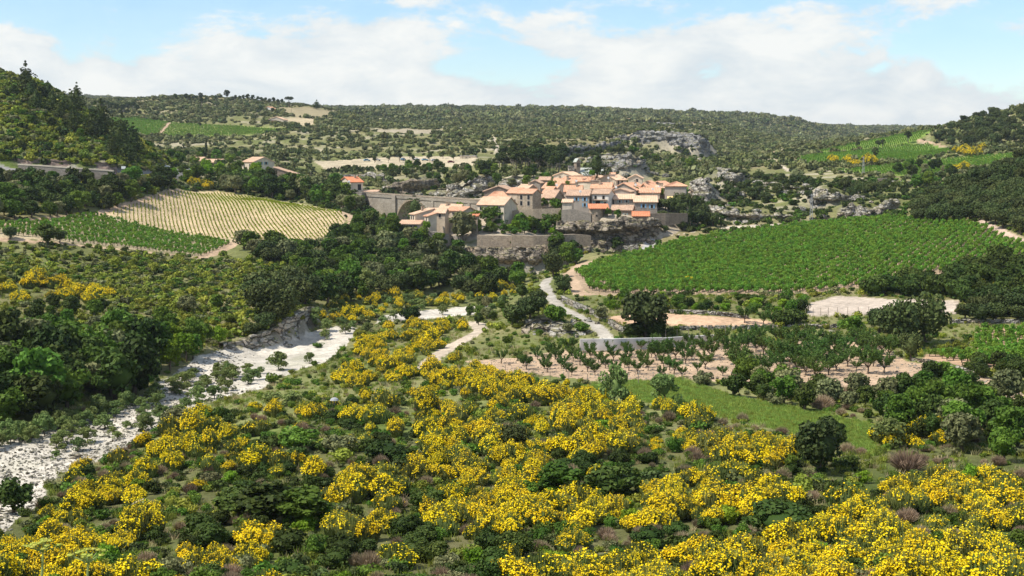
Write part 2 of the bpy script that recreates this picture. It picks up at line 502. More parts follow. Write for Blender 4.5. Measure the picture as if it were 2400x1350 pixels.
def rock_mat(name, c1, c2, ochre, stain=0.6, sc=0.35, ledge=(0.17, 0.155, 0.075)):
    m, t, b = newmat(name)
    ge = t.nodes.new('ShaderNodeNewGeometry').outputs['Position']
    n1 = noise(t, sc, 8, 0.62, ge)
    n2 = noise(t, sc * 0.5, 4, 0.5, ge)
    n3 = noise(t, sc * 2.2, 6, 0.6, ge, (1.0, 1.0, 0.16))     # vertical streaks
    n4 = noise(t, sc * 1.6, 6, 0.6, ge, (0.35, 0.35, 2.4))    # beds
    c = mixc(t, ramp(t, n1, 0.32, 0.68), c1, c2)
    c = mixc(t, ramp(t, n2, 0.54, 0.7, 0, 0.7), c, ochre)
    c = mixc(t, ramp(t, n3, 0.55, 0.72, 0, stain), c, (0.10, 0.095, 0.09))
    c = mixc(t, ramp(t, n4, 0.42, 0.3, 0, 0.45), c, (0.16, 0.145, 0.12))
    mp = t.nodes.new('ShaderNodeMapping')
    mp.inputs['Scale'].default_value = (1.0, 1.0, 1.8)
    t.links.new(noise(t, sc * 3, 3, 0.5, ge, None, 1), mp.inputs['Location'])
    t.links.new(ge, mp.inputs['Vector'])
    vo = nd(t, 'ShaderNodeTexVoronoi', Scale=sc * 1.5)
    vo.feature = 'DISTANCE_TO_EDGE'
    t.links.new(mp.outputs[0], vo.inputs['Vector'])
    crack = ramp(t, vo.outputs['Distance'], 0.0, 0.10, 0.75, 0.0)
    c = mixc(t, crack, c, (0.07, 0.065, 0.055))
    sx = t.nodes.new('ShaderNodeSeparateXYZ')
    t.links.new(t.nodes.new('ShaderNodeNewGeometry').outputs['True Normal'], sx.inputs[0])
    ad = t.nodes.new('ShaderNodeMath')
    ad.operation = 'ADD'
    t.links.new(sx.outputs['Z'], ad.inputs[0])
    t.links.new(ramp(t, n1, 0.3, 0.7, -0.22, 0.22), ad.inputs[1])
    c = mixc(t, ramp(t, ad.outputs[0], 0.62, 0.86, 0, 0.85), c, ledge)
    t.links.new(c, b.inputs['Base Color'])
    h = t.nodes.new('ShaderNodeMath')
    h.operation = 'ADD'
    t.links.new(n1, h.inputs[0])
    t.links.new(n4, h.inputs[1])
    h2 = t.nodes.new('ShaderNodeMath')
    h2.operation = 'SUBTRACT'
    t.links.new(h.outputs[0], h2.inputs[0])
    t.links.new(crack, h2.inputs[1])
    bump(t, b, h2.outputs[0], 0.9, 0.8)
    return m


MAT['rock'] = rock_mat('limestone', (0.30, 0.275, 0.24), (0.56, 0.53, 0.47), (0.45, 0.33, 0.21))
MAT['rock_far'] = rock_mat('far limestone', (0.15, 0.15, 0.15), (0.40, 0.385, 0.36), (0.33, 0.27, 0.21), 0.8, 0.16)  # greys darkened so the colour carries the shade of the far faces
MAT['cut'] = plainmat('cut earth', (0.20, 0.15, 0.125), 0.35, 0.8, 0.95, 0.5)
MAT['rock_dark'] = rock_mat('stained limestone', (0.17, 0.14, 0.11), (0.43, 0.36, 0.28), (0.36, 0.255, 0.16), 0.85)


def masonry(name, c1, c2, mortar, size=0.38, bmp=0.6):
    m, t, b = newmat(name)
    co = t.nodes.new('ShaderNodeTexCoord').outputs['Object']
    mp = t.nodes.new('ShaderNodeMapping')
    mp.inputs['Scale'].default_value = (1, 1, 1.5)
    t.links.new(co, mp.inputs['Vector'])
    v = nd(t, 'ShaderNodeTexVoronoi', Scale=1 / size)
    v.feature = 'F1'
    t.links.new(mp.outputs[0], v.inputs['Vector'])
    e = nd(t, 'ShaderNodeTexVoronoi', Scale=1 / size)
    e.feature = 'DISTANCE_TO_EDGE'
    t.links.new(mp.outputs[0], e.inputs['Vector'])
    sepc = t.nodes.new('ShaderNodeSeparateColor')
    t.links.new(v.outputs['Color'], sepc.inputs[0])
    c = mixc(t, sepc.outputs[0], c1, c2)
    big = noise(t, 0.25, 5, 0.6, co)
    c = mixc(t, ramp(t, big, 0.35, 0.7, 0.0, 0.55), c, [x * 0.55 for x in c1])
    st = noise(t, 0.9, 5, 0.6, co, (1, 1, 0.15))
    c = mixc(t, ramp(t, st, 0.56, 0.75, 0.0, 0.5), c, (0.09, 0.085, 0.08))
    c = mixc(t, ramp(t, e.outputs['Distance'], 0.0, 0.07, 0.75, 0.0), c, mortar)
    t.links.new(c, b.inputs['Base Color'])
    bump(t, b, ramp(t, e.outputs['Distance'], 0.0, 0.15), bmp, 0.06)
    return m


def render_mat(name, c):
    m, t, b = newmat(name)
    co = t.nodes.new('ShaderNodeTexCoord').outputs['Object']
    n1 = noise(t, 0.6, 7, 0.6, co)
    n2 = noise(t, 1.4, 5, 0.6, co, (1, 1, 0.12))
    k = mixc(t, ramp(t, n1, 0.3, 0.7), [x * 0.8 for x in c], [min(1, x * 1.12) for x in c])
    k = mixc(t, ramp(t, n2, 0.55, 0.75, 0, 0.4), k, [x * 0.5 for x in c])
    t.links.new(k, b.inputs['Base Color'])
    bump(t, b, noise(t, 9, 4, 0.6, co), 0.3, 0.03)
    return m


def tile_mat(name, c1, c2, c3):
    """canal tiles: rows of barrels running down the slope; real relief is in the mesh, this gives tile-to-tile colour"""
    m, t, b = newmat(name)
    co = t.nodes.new('ShaderNodeTexCoord').outputs['Object']
    v = nd(t, 'ShaderNodeTexVoronoi', Scale=2.6)
    t.links.new(co, v.inputs['Vector'])
    sepc = t.nodes.new('ShaderNodeSeparateColor')
    t.links.new(v.outputs['Color'], sepc.inputs[0])
    c = mixc(t, sepc.outputs[0], c1, c2)
    n1 = noise(t, 0.5, 6, 0.65, co)
    c = mixc(t, ramp(t, n1, 0.42, 0.72, 0, 0.8), c, c3)
    t.links.new(c, b.inputs['Base Color'])
    bump(t, b, sepc.outputs[1], 0.4, 0.05)
    return m


MAT['stone'] = masonry('rubble stone', (0.30, 0.23, 0.165), (0.50, 0.41, 0.30), (0.48, 0.41, 0.32))
MAT['stone_grey'] = masonry('grey stone', (0.24, 0.205, 0.17), (0.40, 0.35, 0.29), (0.36, 0.32, 0.27))
MAT['stone_brown'] = masonry('brown stone', (0.22, 0.165, 0.125), (0.36, 0.285, 0.215), (0.33, 0.28, 0.22))
MAT['stone_red'] = masonry('reddish stone', (0.26, 0.20, 0.145), (0.45, 0.36, 0.26), (0.40, 0.34, 0.27), 0.55)
MAT['ashlar'] = masonry('bridge stone', (0.28, 0.24, 0.19), (0.42, 0.37, 0.30), (0.33, 0.29, 0.24), 0.5, 0.4)
MAT['cream'] = render_mat('cream render', (0.62, 0.53, 0.41))
MAT['beige'] = render_mat('beige render', (0.50, 0.415, 0.315))
MAT['white'] = render_mat('white render', (0.66, 0.63, 0.57))
MAT['greyr'] = render_mat('grey render', (0.38, 0.335, 0.285))
MAT['tile'] = tile_mat('pale clay tiles', (0.60, 0.325, 0.20), (0.70, 0.44, 0.295), (0.47, 0.25, 0.155))
MAT['tile_old'] = tile_mat('old clay tiles', (0.44, 0.29, 0.20), (0.60, 0.42, 0.29), (0.33, 0.225, 0.17))
MAT['tile_pale'] = tile_mat('bleached clay tiles', (0.64, 0.43, 0.29), (0.72, 0.52, 0.37), (0.52, 0.33, 0.215))
MAT['tile_red'] = tile_mat('new red tiles', (0.56, 0.20, 0.10), (0.68, 0.29, 0.155), (0.46, 0.17, 0.09))
MAT['lauze'] = tile_mat('stone slate roof', (0.40, 0.41, 0.36), (0.52, 0.53, 0.47), (0.33, 0.35, 0.30))
MAT['glass'] = plainmat('dark window glass', (0.02, 0.022, 0.026), 0.2, 1, 0.15)
MAT['frame'] = plainmat('window surround', (0.50, 0.45, 0.38), 0.1)
MAT['blue'] = plainmat('blue paint', (0.16, 0.38, 0.58), 0.12)
MAT['teal'] = plainmat('blue green paint', (0.20, 0.33, 0.34), 0.12)
MAT['brownw'] = plainmat('brown wood', (0.17, 0.095, 0.055), 0.2)
MAT['conc'] = plainmat('concrete', (0.58, 0.57, 0.54), 0.18, 0.6, 0.9, 0.2)
MAT['bark'] = plainmat('bark', (0.13, 0.10, 0.075), 0.4, 3.0, 0.9, 0.5)
MAT['bark_grey'] = plainmat('pale bark', (0.26, 0.22, 0.18), 0.35, 3.0, 0.9, 0.5)
MAT['metal'] = plainmat('galvanised metal', (0.32, 0.33, 0.34), 0.15, 2, 0.5)
MAT['woodpole'] = plainmat('weathered wood', (0.24, 0.20, 0.16), 0.3, 3)
MAT['dish'] = plainmat('white paint', (0.78, 0.78, 0.76), 0.05, 2, 0.5)
MAT['awning'] = plainmat('yellow canvas', (0.80, 0.60, 0.25), 0.08)
MAT['tyre'] = plainmat('tyre rubber', (0.02, 0.02, 0.02), 0.1)
MAT['asphalt'] = plainmat('asphalt', (0.09, 0.09, 0.09), 0.25, 1.0)
MAT['purple'] = plainmat('purple sign paint', (0.30, 0.06, 0.30), 0.1)
MAT['signblue'] = plainmat('blue sign paint', (0.05, 0.13, 0.40), 0.1)
for k, c in dict(carwhite=(0.75, 0.75, 0.74), carblue=(0.16, 0.33, 0.46), cardark=(0.03, 0.04, 0.07), carred=(0.16, 0.02, 0.03), carsilver=(0.45, 0.46, 0.47)).items():
    MAT[k] = plainmat('paint ' + k[3:], c, 0.04, 1, 0.25)

# foliage: leaf base colours; evergreen, oak and shrub greens deepened in place of shade
MAT['broom_stem'] = leafmat('broom stems', (0.090, 0.128, 0.030), (0.225, 0.247, 0.075), 0.1, 0.3)
MAT['broom_flower'] = leafmat('broom blossom', (0.84, 0.595, 0.004), (0.95, 0.755, 0.018), 0.18, 0.10, 0.62, 0.49, 0.505)
MAT['broom_dry'] = leafmat('dry broom twigs', (0.20, 0.145, 0.085), (0.36, 0.28, 0.18), 0.0, 0.3)
MAT['leaf_green'] = leafmat('shrub leaves', (0.056, 0.112, 0.014), (0.133, 0.218, 0.028), 0.25, 0.35)
MAT['leaf_dark'] = leafmat('evergreen leaves', (0.025, 0.048, 0.008), (0.068, 0.099, 0.019), 0.12, 0.4)
MAT['leaf_oak'] = leafmat('holm oak leaves', (0.035, 0.057, 0.016), (0.096, 0.119, 0.036), 0.1, 0.3)
MAT['leaf_bright'] = leafmat('fresh leaves', (0.108, 0.198, 0.012), (0.216, 0.348, 0.027), 0.3, 0.25)
MAT['leaf_yg'] = leafmat('garrigue leaves', (0.140, 0.175, 0.018), (0.300, 0.330, 0.050), 0.2, 0.4)
MAT['leaf_willow'] = leafmat('willow leaves', (0.107, 0.162, 0.044), (0.215, 0.270, 0.083), 0.25, 0.25)
MAT['leaf_grey'] = leafmat('grey green leaves', (0.122, 0.135, 0.053), (0.236, 0.243, 0.107), 0.15, 0.25)
MAT['leaf_pine'] = leafmat('pine needles', (0.026, 0.049, 0.011), (0.071, 0.097, 0.024), 0.06, 0.3)
MAT['leaf_cypress'] = leafmat('cypress leaves', (0.020, 0.044, 0.012), (0.050, 0.078, 0.021), 0.05, 0.2)
MAT['leaf_far'] = leafmat('far scrub leaves', (0.080, 0.098, 0.030), (0.175, 0.190, 0.065), 0.08, 0.4)
MAT['leaf_vine'] = leafmat('vine leaves', (0.098, 0.200, 0.020), (0.190, 0.345, 0.045), 0.32, 0.28)
MAT['leaf_vine2'] = leafmat('pale vine leaves', (0.199, 0.250, 0.018), (0.345, 0.413, 0.040), 0.3, 0.2)
MAT['leaf_cherry'] = leafmat('cherry leaves', (0.048, 0.095, 0.018), (0.105, 0.175, 0.036), 0.22, 0.25)
MAT['grass'] = leafmat('grass blades', (0.143, 0.196, 0.025), (0.265, 0.304, 0.056), 0.25, 0.3)
MAT['grass_meadow'] = leafmat('meadow grass', (0.20, 0.31, 0.055), (0.31, 0.42, 0.09), 0.3, 0.2)
MAT['grass_dry'] = leafmat('dry grass blades', (0.308, 0.259, 0.127), (0.506, 0.440, 0.242), 0.2, 0.25)
MAT['fennel'] = leafmat('fennel umbel', (0.420, 0.460, 0.060), (0.620, 0.620, 0.140), 0.2, 0.1)
MAT['fennel_stem'] = plainmat('fennel stem', (0.32, 0.38, 0.13), 0.15)

# ------------------------------------------------------------------ object helpers
def tag(o, label=None, cat=None, group=None, kind=None):
    for k, v in (('label', label), ('category', cat), ('group', group), ('kind', kind)):
        if v:
            o[k] = v
    return o


def link(o, parent=None):
    COL.objects.link(o)
    if parent is not None:
        o.parent = parent
    return o


def empty(name, loc=(0, 0, 0), rz=0.0, parent=None):
    o = bpy.data.objects.new(name, None)
    o.empty_display_size = 0.5
    o.location = tuple(float(v) for v in loc)
    o.rotation_euler = (0, 0, rz)
    return link(o, parent)


def npmesh(name, V, Fq, mats, midx=None, smooth=False, col=None):
    """mesh from arrays; Fq is (n, 3) or (n, 4)"""
    me = bpy.data.meshes.new(name)
    V = np.ascontiguousarray(V, np.float32)
    Fq = np.ascontiguousarray(Fq, np.int32)
    k = Fq.shape[1]
    me.vertices.add(len(V))
    me.vertices.foreach_set('co', V.ravel())
    me.loops.add(Fq.size)
    me.loops.foreach_set('vertex_index', Fq.ravel())
    me.polygons.add(len(Fq))
    me.polygons.foreach_set('loop_start', np.arange(0, Fq.size, k, dtype=np.int32))
    me.polygons.foreach_set('loop_total', np.full(len(Fq), k, np.int32))
    for m in mats:
        me.materials.append(m)
    if midx is not None:
        me.polygons.foreach_set('material_index', np.ascontiguousarray(midx, np.int32))
    if smooth:
        me.polygons.foreach_set('use_smooth', np.ones(len(Fq), bool))
    if col is not None:
        ca = me.color_attributes.new('Col', 'FLOAT_COLOR', 'POINT')
        c4 = np.ones((len(V), 4), np.float32)
        c4[:, :3] = col
        ca.data.foreach_set('color', c4.ravel())
    me.update(calc_edges=True)
    return me


def obj(name, me, parent=None, loc=(0, 0, 0), rz=0.0):
    o = bpy.data.objects.new(name, me)
    o.location = tuple(float(v) for v in loc)
    o.rotation_euler = (0, 0, rz)
    return link(o, parent)


class MB:
    """collects polygons for one mesh"""

    def __init__(s):
        s.v, s.f, s.m = [], [], []

    def add(s, vs, fs, m=0):
        k = len(s.v)
        s.v += [tuple(float(c) for c in v) for v in vs]
        s.f += [[i + k for i in f] for f in fs]
        s.m += [m] * len(fs)
        return s

    def box(s, a, b, m=0):
        (x0, y0, z0), (x1, y1, z1) = a, b
        vs = [(x0, y0, z0), (x1, y0, z0), (x1, y1, z0), (x0, y1, z0), (x0, y0, z1), (x1, y0, z1), (x1, y1, z1), (x0, y1, z1)]
        return s.add(vs, [(3, 2, 1, 0), (4, 5, 6, 7), (0, 1, 5, 4), (1, 2, 6, 5), (2, 3, 7, 6), (3, 0, 4, 7)], m)

    def prism(s, bot, top, m=0):
        """closed solid between two rings of the same length"""
        n = len(bot)
        fs = [tuple(reversed(range(n))), tuple(range(n, 2 * n))] + [(i, (i + 1) % n, n + (i + 1) % n, n + i) for i in range(n)]
        return s.add(list(bot) + list(top), fs, m)

    def tube(s, pts, rad, n=6, m=0):
        pts = [Vector(p) for p in pts]
        ring = []
        for i, p in enumerate(pts):
            d = (pts[min(i + 1, len(pts) - 1)] - pts[max(i - 1, 0)]).normalized()
            a = d.orthogonal().normalized()
            b = d.cross(a)
            r = rad[i] if hasattr(rad, '__len__') else rad
            ring.append([p + a * math.cos(2 * math.pi * k / n) * r + b * math.sin(2 * math.pi * k / n) * r for k in range(n)])
        vs = [v for r in ring for v in r]
        fs = [(i * n + k, i * n + (k + 1) % n, (i + 1) * n + (k + 1) % n, (i + 1) * n + k) for i in range(len(pts) - 1) for k in range(n)]
        fs += [tuple(reversed(range(n))), tuple(range((len(pts) - 1) * n, len(pts) * n))]
        return s.add(vs, fs, m)

    def mesh(s, name, mats, smooth=False):
        me = bpy.data.meshes.new(name)
        me.from_pydata(s.v, [], s.f)
        for m in mats:
            me.materials.append(m)
        me.polygons.foreach_set('material_index', s.m)
        if smooth:
            me.polygons.foreach_set('use_smooth', [True] * len(s.f))
        me.update()
        return me

    def build(s, name, mats, parent=None, loc=(0, 0, 0), rz=0.0, smooth=False):
        if not isinstance(mats, (list, tuple)):
            mats = [mats]
        return obj(name, s.mesh(name, mats, smooth), parent, loc, rz)


# ------------------------------------------------------------------ land use, read off the photograph
SAND, SOIL, PALE, CONC = (0.44, 0.315, 0.21), (0.40, 0.27, 0.175), (0.47, 0.40, 0.31), (0.38, 0.345, 0.29)
GRAVEL, MEADOW, DRY, SCRUB = (0.50, 0.455, 0.38), (0.19, 0.29, 0.055), (0.34, 0.28, 0.15), (0.13, 0.135, 0.050)
ZONES = [  # object name, polygon, nearest and farthest distance, colour
    ('riverbed', [(-80, 1270), (-80, 1050), (0, 1035), (180, 985), (330, 930), (400, 880), (470, 832), (530, 815), (600, 815), (650, 806), (720, 777), (790, 765), (830, 765), (838, 785), (790, 830), (762, 850), (690, 870), (600, 915), (490, 940), (405, 985), (330, 1032), (262, 1070), (135, 1110), (100, 1172), (0, 1255)], 90, 270, GRAVEL),
    ('riverbed', [(890, 742), (1000, 726), (1150, 714), (1160, 733), (1000, 746), (880, 757)], 230, 310, GRAVEL),
    ('orchard_soil', [(1090, 848), (1200, 840), (1360, 818), (1560, 805), (1760, 797), (2050, 800), (2130, 850), (2250, 862), (2400, 915), (2400, 955), (2250, 905), (2150, 897), (2050, 907), (1900, 915), (1600, 887), (1450, 897), (1250, 882), (1150, 882)], 140, 222, SAND),
    ('tilled_field', [(1440, 738), (1560, 734), (1720, 743), (1810, 755), (1790, 767), (1600, 765), (1470, 760), (1420, 750)], 220, 240, (0.50, 0.335, 0.215)),
    ('fallow_field', [(1880, 717), (1960, 695), (2060, 699), (2250, 705), (2240, 737), (2060, 737), (1900, 742)], 228, 275, (0.48, 0.40, 0.32)),
    ('vineyard_soil', [(1345, 640), (1390, 618), (1460, 600), (1560, 570), (1700, 548), (1850, 526), (2000, 513), (2250, 511), (2310, 530), (2400, 572), (2400, 606), (2200, 645), (1930, 685), (1850, 692), (1600, 692), (1420, 692), (1372, 683)], 255, 440, (0.34, 0.25, 0.165)),
    ('vineyard_soil', [(2165, 832), (2280, 828), (2290, 775), (2400, 765), (2400, 875), (2250, 860), (2160, 848)], 180, 225, (0.42, 0.28, 0.18)),
    ('vineyard_soil', [(-60, 545), (100, 520), (235, 500), (330, 530), (550, 566), (525, 585), (475, 604), (300, 584), (100, 562), (-60, 560)], 300, 420, (0.42, 0.34, 0.215)),
    ('vineyard_soil', [(245, 500), (330, 472), (420, 447), (510, 450), (640, 470), (800, 495), (812, 512), (800, 540), (745, 566), (560, 566), (330, 530)], 340, 500, (0.50, 0.385, 0.235)),
    ('meadow', [(1330, 905), (1480, 895), (1600, 890), (1750, 935), (1900, 962), (2050, 995), (2055, 1065), (1960, 1040), (1850, 1010), (1700, 975), (1600, 960), (1480, 930)], 120, 190, MEADOW),
    ('field', [(255, 276), (330, 278), (396, 287), (368, 318), (330, 320), (290, 305), (262, 293)], 800, 1200, (0.15, 0.22, 0.045)),
    ('field', [(402, 289), (560, 296), (690, 306), (650, 312), (560, 318), (372, 320)], 800, 1200, (0.23, 0.26, 0.075)),
    ('field', [(652, 250), (720, 252), (785, 263), (760, 273), (695, 276), (660, 262)], 900, 1500, (0.30, 0.25, 0.145)),
    ('field', [(690, 276), (740, 278), (735, 300), (690, 294), (650, 290), (640, 286)], 900, 1300, (0.44, 0.36, 0.225)),
    ('car_park', [(735, 378), (830, 372), (1000, 364), (1120, 366), (1110, 388), (950, 392), (760, 394)], 620, 830, (0.44, 0.37, 0.25)),
    ('field', [(840, 308), (960, 302), (1042, 308), (1030, 320), (900, 318)], 700, 1200, (0.34, 0.29, 0.20)),
    ('field', [(1913, 353), (2100, 317), (2193, 303), (2163, 318), (2147, 331), (2117, 336), (2000, 352), (1920, 357)], 700, 1250, (0.17, 0.25, 0.045)),
    ('field', [(1867, 378), (1890, 363), (2000, 354), (2117, 338), (2183, 336), (2243, 357), (2167, 374), (2057, 378), (1950, 384), (1883, 389)], 560, 950, (0.125, 0.20, 0.035)),
    ('field', [(1953, 402), (2050, 392), (2133, 383), (2233, 370), (2398, 357), (2398, 368), (2310, 393), (2133, 413), (2067, 411)], 500, 800, (0.165, 0.235, 0.045)),
    ('field', [(2200, 430), (2240, 427), (2240, 440), (2200, 448)], 430, 700, (0.15, 0.23, 0.04)),
    ('gravel_track', [(1560, 552), (1700, 535), (1850, 526), (1850, 522), (1720, 528), (1660, 540), (1600, 546)], 380, 470, PALE),
    ('gravel_track', [(1310, 652), (1352, 618), (1440, 603), (1520, 585), (1500, 593), (1392, 620), (1348, 641), (1372, 684), (1422, 692), (1345, 692), (1332, 670)], 255, 420, SAND),
    ('gravel_track', [(2275, 512), (2310, 515), (2400, 560), (2400, 572), (2320, 535)], 300, 420, (0.47, 0.35, 0.27)),
]
PATHS = [  # object name, centre line, width in metres, colour, distance limits
    ('dirt_path', [(985, 876), (1005, 850), (1045, 820), (1095, 792), (1128, 775), (1118, 760), (1100, 755)], 2.9, (0.46, 0.38, 0.29), 150, 300),
    ('lane', [(1428, 795), (1398, 763), (1352, 740), (1312, 722), (1288, 692), (1274, 668), (1286, 652), (1320, 645)], 2.5, CONC, 200, 340),
    ('road', [(1490, 600), (1512, 585), (1532, 567)], 3.6, (0.40, 0.38, 0.35), 370, 440),
    ('gravel_track', [(230, 500), (330, 472), (425, 446)], 3.0, SAND, 340, 520),
    ('gravel_track', [(470, 606), (525, 585), (556, 566)], 4.0, SAND, 310, 420),
    ('gravel_track', [(803, 497), (832, 508), (832, 530), (800, 548), (748, 566)], 4.5, SAND, 350, 460),
    ('gravel_track', [(0, 560), (150, 571), (300, 588), (470, 607)], 2.4, SAND, 290, 380),
    ('gravel_track', [(0, 528), (100, 516), (230, 498)], 2.2, SAND, 300, 430),
    ('road', [(-60, 392), (40, 397), (270, 414), (370, 412), (450, 404), (560, 402), (720, 428), (848, 452)], 4.5, (0.22, 0.21, 0.20), 400, 620),
    ('footpath', [(1083, 268), (1082, 300), (1085, 312)], 3.5, PALE, 800, 2600),
    ('footpath', [(1125, 316), (1155, 324), (1166, 340), (1164, 352)], 2.5, PALE, 700, 1100),
    ('gravel_track', [(1020, 291), (1045, 302)], 5.0, (0.40, 0.37, 0.33), 800, 1600),
    ('gravel_track', [(396, 287), (366, 320)], 5.0, SAND, 800, 1200),
    ('gravel_track', [(2340, 262), (2362, 275)], 4.0, PALE, 700, 950),
    ('gravel_track', [(2150, 325), (2190, 335), (2230, 348)], 4.0, SAND, 700, 1000),
    ('footpath', [(1810, 360), (1835, 345)], 4.0, SAND, 600, 1000),
    ('footpath', [(1780, 372), (1815, 382), (1850, 400)], 3.0, PALE, 500, 900),
]
gpx, gpy = proj(GX, GY, GZ)
wob = 1.0 * np.clip(260 / GY, 0.25, 1.6) * 5
qx = gpx + fbm(GX / 3.0, GY / 3.0, 5, 3) * wob
qy = gpy + fbm(GX / 3.0, GY / 3.0, 9, 3) * wob * 0.6
ZN = np.full(GX.shape, -1, int)
names = []
zcol = []
for nm, poly, y0, y1, c in ZONES:
    k = len(names)
    names.append(nm)
    zcol.append(c)
    bb = np.array(poly)
    sel = (GY > y0) & (GY < y1) & (qx > bb[:, 0].min()) & (qx < bb[:, 0].max()) & (ZN < 0)
    idx = np.nonzero(sel)
    ins = inpoly(qx[idx], qy[idx], poly)
    ZN[idx[0][ins], idx[1][ins]] = k
for nm, line, wd, c, y0, y1 in PATHS:
    k = len(names)
    names.append(nm)
    zcol.append(c)
    dl = []
    for (a, b), (a2, b2) in zip(line[:-1], line[1:]):
        for s in np.linspace(0, 1, 8, endpoint=False):
            dl.append((a + (a2 - a) * s, b + (b2 - b) * s))
    dl.append(line[-1])
    dl = np.array(dl)
    h = hit(dl[:, 0], dl[:, 1], y0, y1)
    h = h[~np.isnan(h[:, 0])]
    sel = np.nonzero((GY > y0) & (GY < y1) & (GX > h[:, 0].min() - 8) & (GX < h[:, 0].max() + 8))
    x, y = GX[sel], GY[sel]
    best = np.full(x.shape, 1e9)
    for p, q in zip(h[:-1], h[1:]):
        d = q[:2] - p[:2]
        l2 = max((d ** 2).sum(), 1e-6)
        if l2 > 60 ** 2:
            continue
        s = np.clip(((x - p[0]) * d[0] + (y - p[1]) * d[1]) / l2, 0, 1)
        best = np.minimum(best, np.hypot(x - p[0] - s * d[0], y - p[1] - s * d[1]))
    ok = best + fbm(x / 2.5, y / 2.5, 31, 2) * 0.35 < wd / 2
    ZN[sel[0][ok], sel[1][ok]] = k

# small relief, flattened on worked land
flat = np.isin(ZN, [i for i, s in enumerate(names) if s not in ('riverbed', 'meadow')])
big = fbm(GX / 26, GY / 26, 3, 4)
rel = np.where(GY < 70, 0.3, np.where(GY < 330, 0.45, np.where(GY < 700, 1.1, 2.2)))
rel = np.where(ZN == 0, 0.25, rel)
rel = np.where((ZN == 1), 0.25, rel)
GZ = GZ + np.where(flat, 0.12, 1.0) * rel * (big * 0.9 + 0.5 * fbm(GX / 5.5, GY / 5.5, 77, 3))
farb = np.clip((GY - 560) / 300, 0, 1)
GZ = GZ + np.where(flat, 0.3, 1.0) * farb * 5.0 * fbm(GX / 120, GY / 120, 41, 4)

# natural colour of the open ground
dx = np.gradient(GZ, axis=1) / np.maximum(np.gradient(GX, axis=1), 1e-3)
dy = np.gradient(GZ, axis=0) / np.maximum(np.gradient(GY, axis=0), 1e-3)
slope = np.hypot(dx, dy)
m1 = np.clip(0.5 + 0.9 * fbm(GX / 18, GY / 18, 12, 5), 0, 1)[..., None]
m2 = np.clip(0.5 + 1.2 * fbm(GX / 60, GY / 60, 22, 4), 0, 1)[..., None]
base = np.array(SCRUB) * (1 - m1) + np.array(DRY) * 0.8 * m1
green = np.array((0.12, 0.155, 0.04))
base = base * (1 - 0.55 * m2) + green * 0.55 * m2
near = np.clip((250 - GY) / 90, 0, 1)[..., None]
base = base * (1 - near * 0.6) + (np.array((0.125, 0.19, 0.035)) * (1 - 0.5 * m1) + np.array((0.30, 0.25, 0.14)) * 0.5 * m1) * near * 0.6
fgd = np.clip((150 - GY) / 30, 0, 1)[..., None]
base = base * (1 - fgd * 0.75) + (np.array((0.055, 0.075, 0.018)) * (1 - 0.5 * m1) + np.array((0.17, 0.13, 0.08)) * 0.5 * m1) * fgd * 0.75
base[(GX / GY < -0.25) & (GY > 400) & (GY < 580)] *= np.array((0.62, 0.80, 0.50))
rk = np.clip((slope - 0.62) / 0.35, 0, 1)[..., None] * (GY > 180)[..., None]
rkc = np.array((0.25, 0.225, 0.17)) * (0.7 + 0.6 * m1)
base = base * (1 - rk) + rkc * rk
pale = np.clip(fbm(GX / 14, GY / 9, 62, 4) * 3.0 - 0.35, 0, 1)[..., None] * ((GY > 430) & ((GX / GY > -0.27) | (GY > 600)))[..., None]
base = base * (1 - 0.65 * pale) + np.array((0.44, 0.38, 0.28)) * 0.65 * pale
vil = inpoly(gpx, gpy, [(940, 560), (1100, 470), (1300, 405), (1480, 400), (1620, 440), (1640, 520), (1500, 580), (1300, 560)]) & (GY > 395) & (GY < 520)
base[vil] = np.array((0.40, 0.335, 0.25))
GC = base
for k, c in enumerate(zcol):
    s = ZN == k
    v = 1 + 0.22 * fbm(GX[s] / 4, GY[s] / 4, 7, 4)
    GC[s] = np.array(c)[None] * v[:, None]
s = ZN == 0
patch = np.clip(fbm(GX[s] / 9, GY[s] / 9, 91, 4) * 2.2 - 0.25, 0, 1)[:, None]
GC[s] = GC[s] * (1 - 0.6 * patch) + np.array((0.30, 0.29, 0.20)) * 0.6 * patch
yz = ZN == 8
patch = np.clip(fbm(GX[yz] / 16, GY[yz] / 16, 193, 4) * 1.4 + (GY[yz] - 425) / 90 + (GX[yz] + 75) / 110, 0, 1)[:, None]
GC[yz] = GC[yz] * (1 - 0.55 * patch) + np.array((0.27, 0.285, 0.085)) * 0.55 * patch
mz = ZN == names.index('meadow')
patch = np.clip(fbm(GX[mz] / 7, GY[mz] / 7, 191, 4) * 2.0 + (185 - GY[mz]) * 0 + np.clip((GY[mz] - 160) / 18, 0, 0.6), 0, 1)[:, None]
GC[mz] = GC[mz] * (1 - 0.7 * patch) + np.array((0.34, 0.31, 0.13)) * 0.7 * patch
LAB = dict(riverbed='pale dry gravel riverbed', orchard_soil='sandy pink soil of the orchard', lane='pale concrete lane', road='grey tarmac road', dirt_path='pale dirt path')


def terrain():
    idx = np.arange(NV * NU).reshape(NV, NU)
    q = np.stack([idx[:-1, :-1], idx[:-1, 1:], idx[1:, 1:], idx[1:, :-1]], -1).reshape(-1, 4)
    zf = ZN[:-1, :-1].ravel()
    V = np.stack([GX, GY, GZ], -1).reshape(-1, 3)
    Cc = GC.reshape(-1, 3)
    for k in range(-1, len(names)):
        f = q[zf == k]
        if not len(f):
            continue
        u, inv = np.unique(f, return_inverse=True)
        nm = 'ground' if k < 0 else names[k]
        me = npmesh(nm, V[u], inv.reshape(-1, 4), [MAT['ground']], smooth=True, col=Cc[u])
        o = obj(nm, me)
        o['kind'] = 'structure'
        if nm in LAB:
            o['label'] = LAB[nm]


terrain()
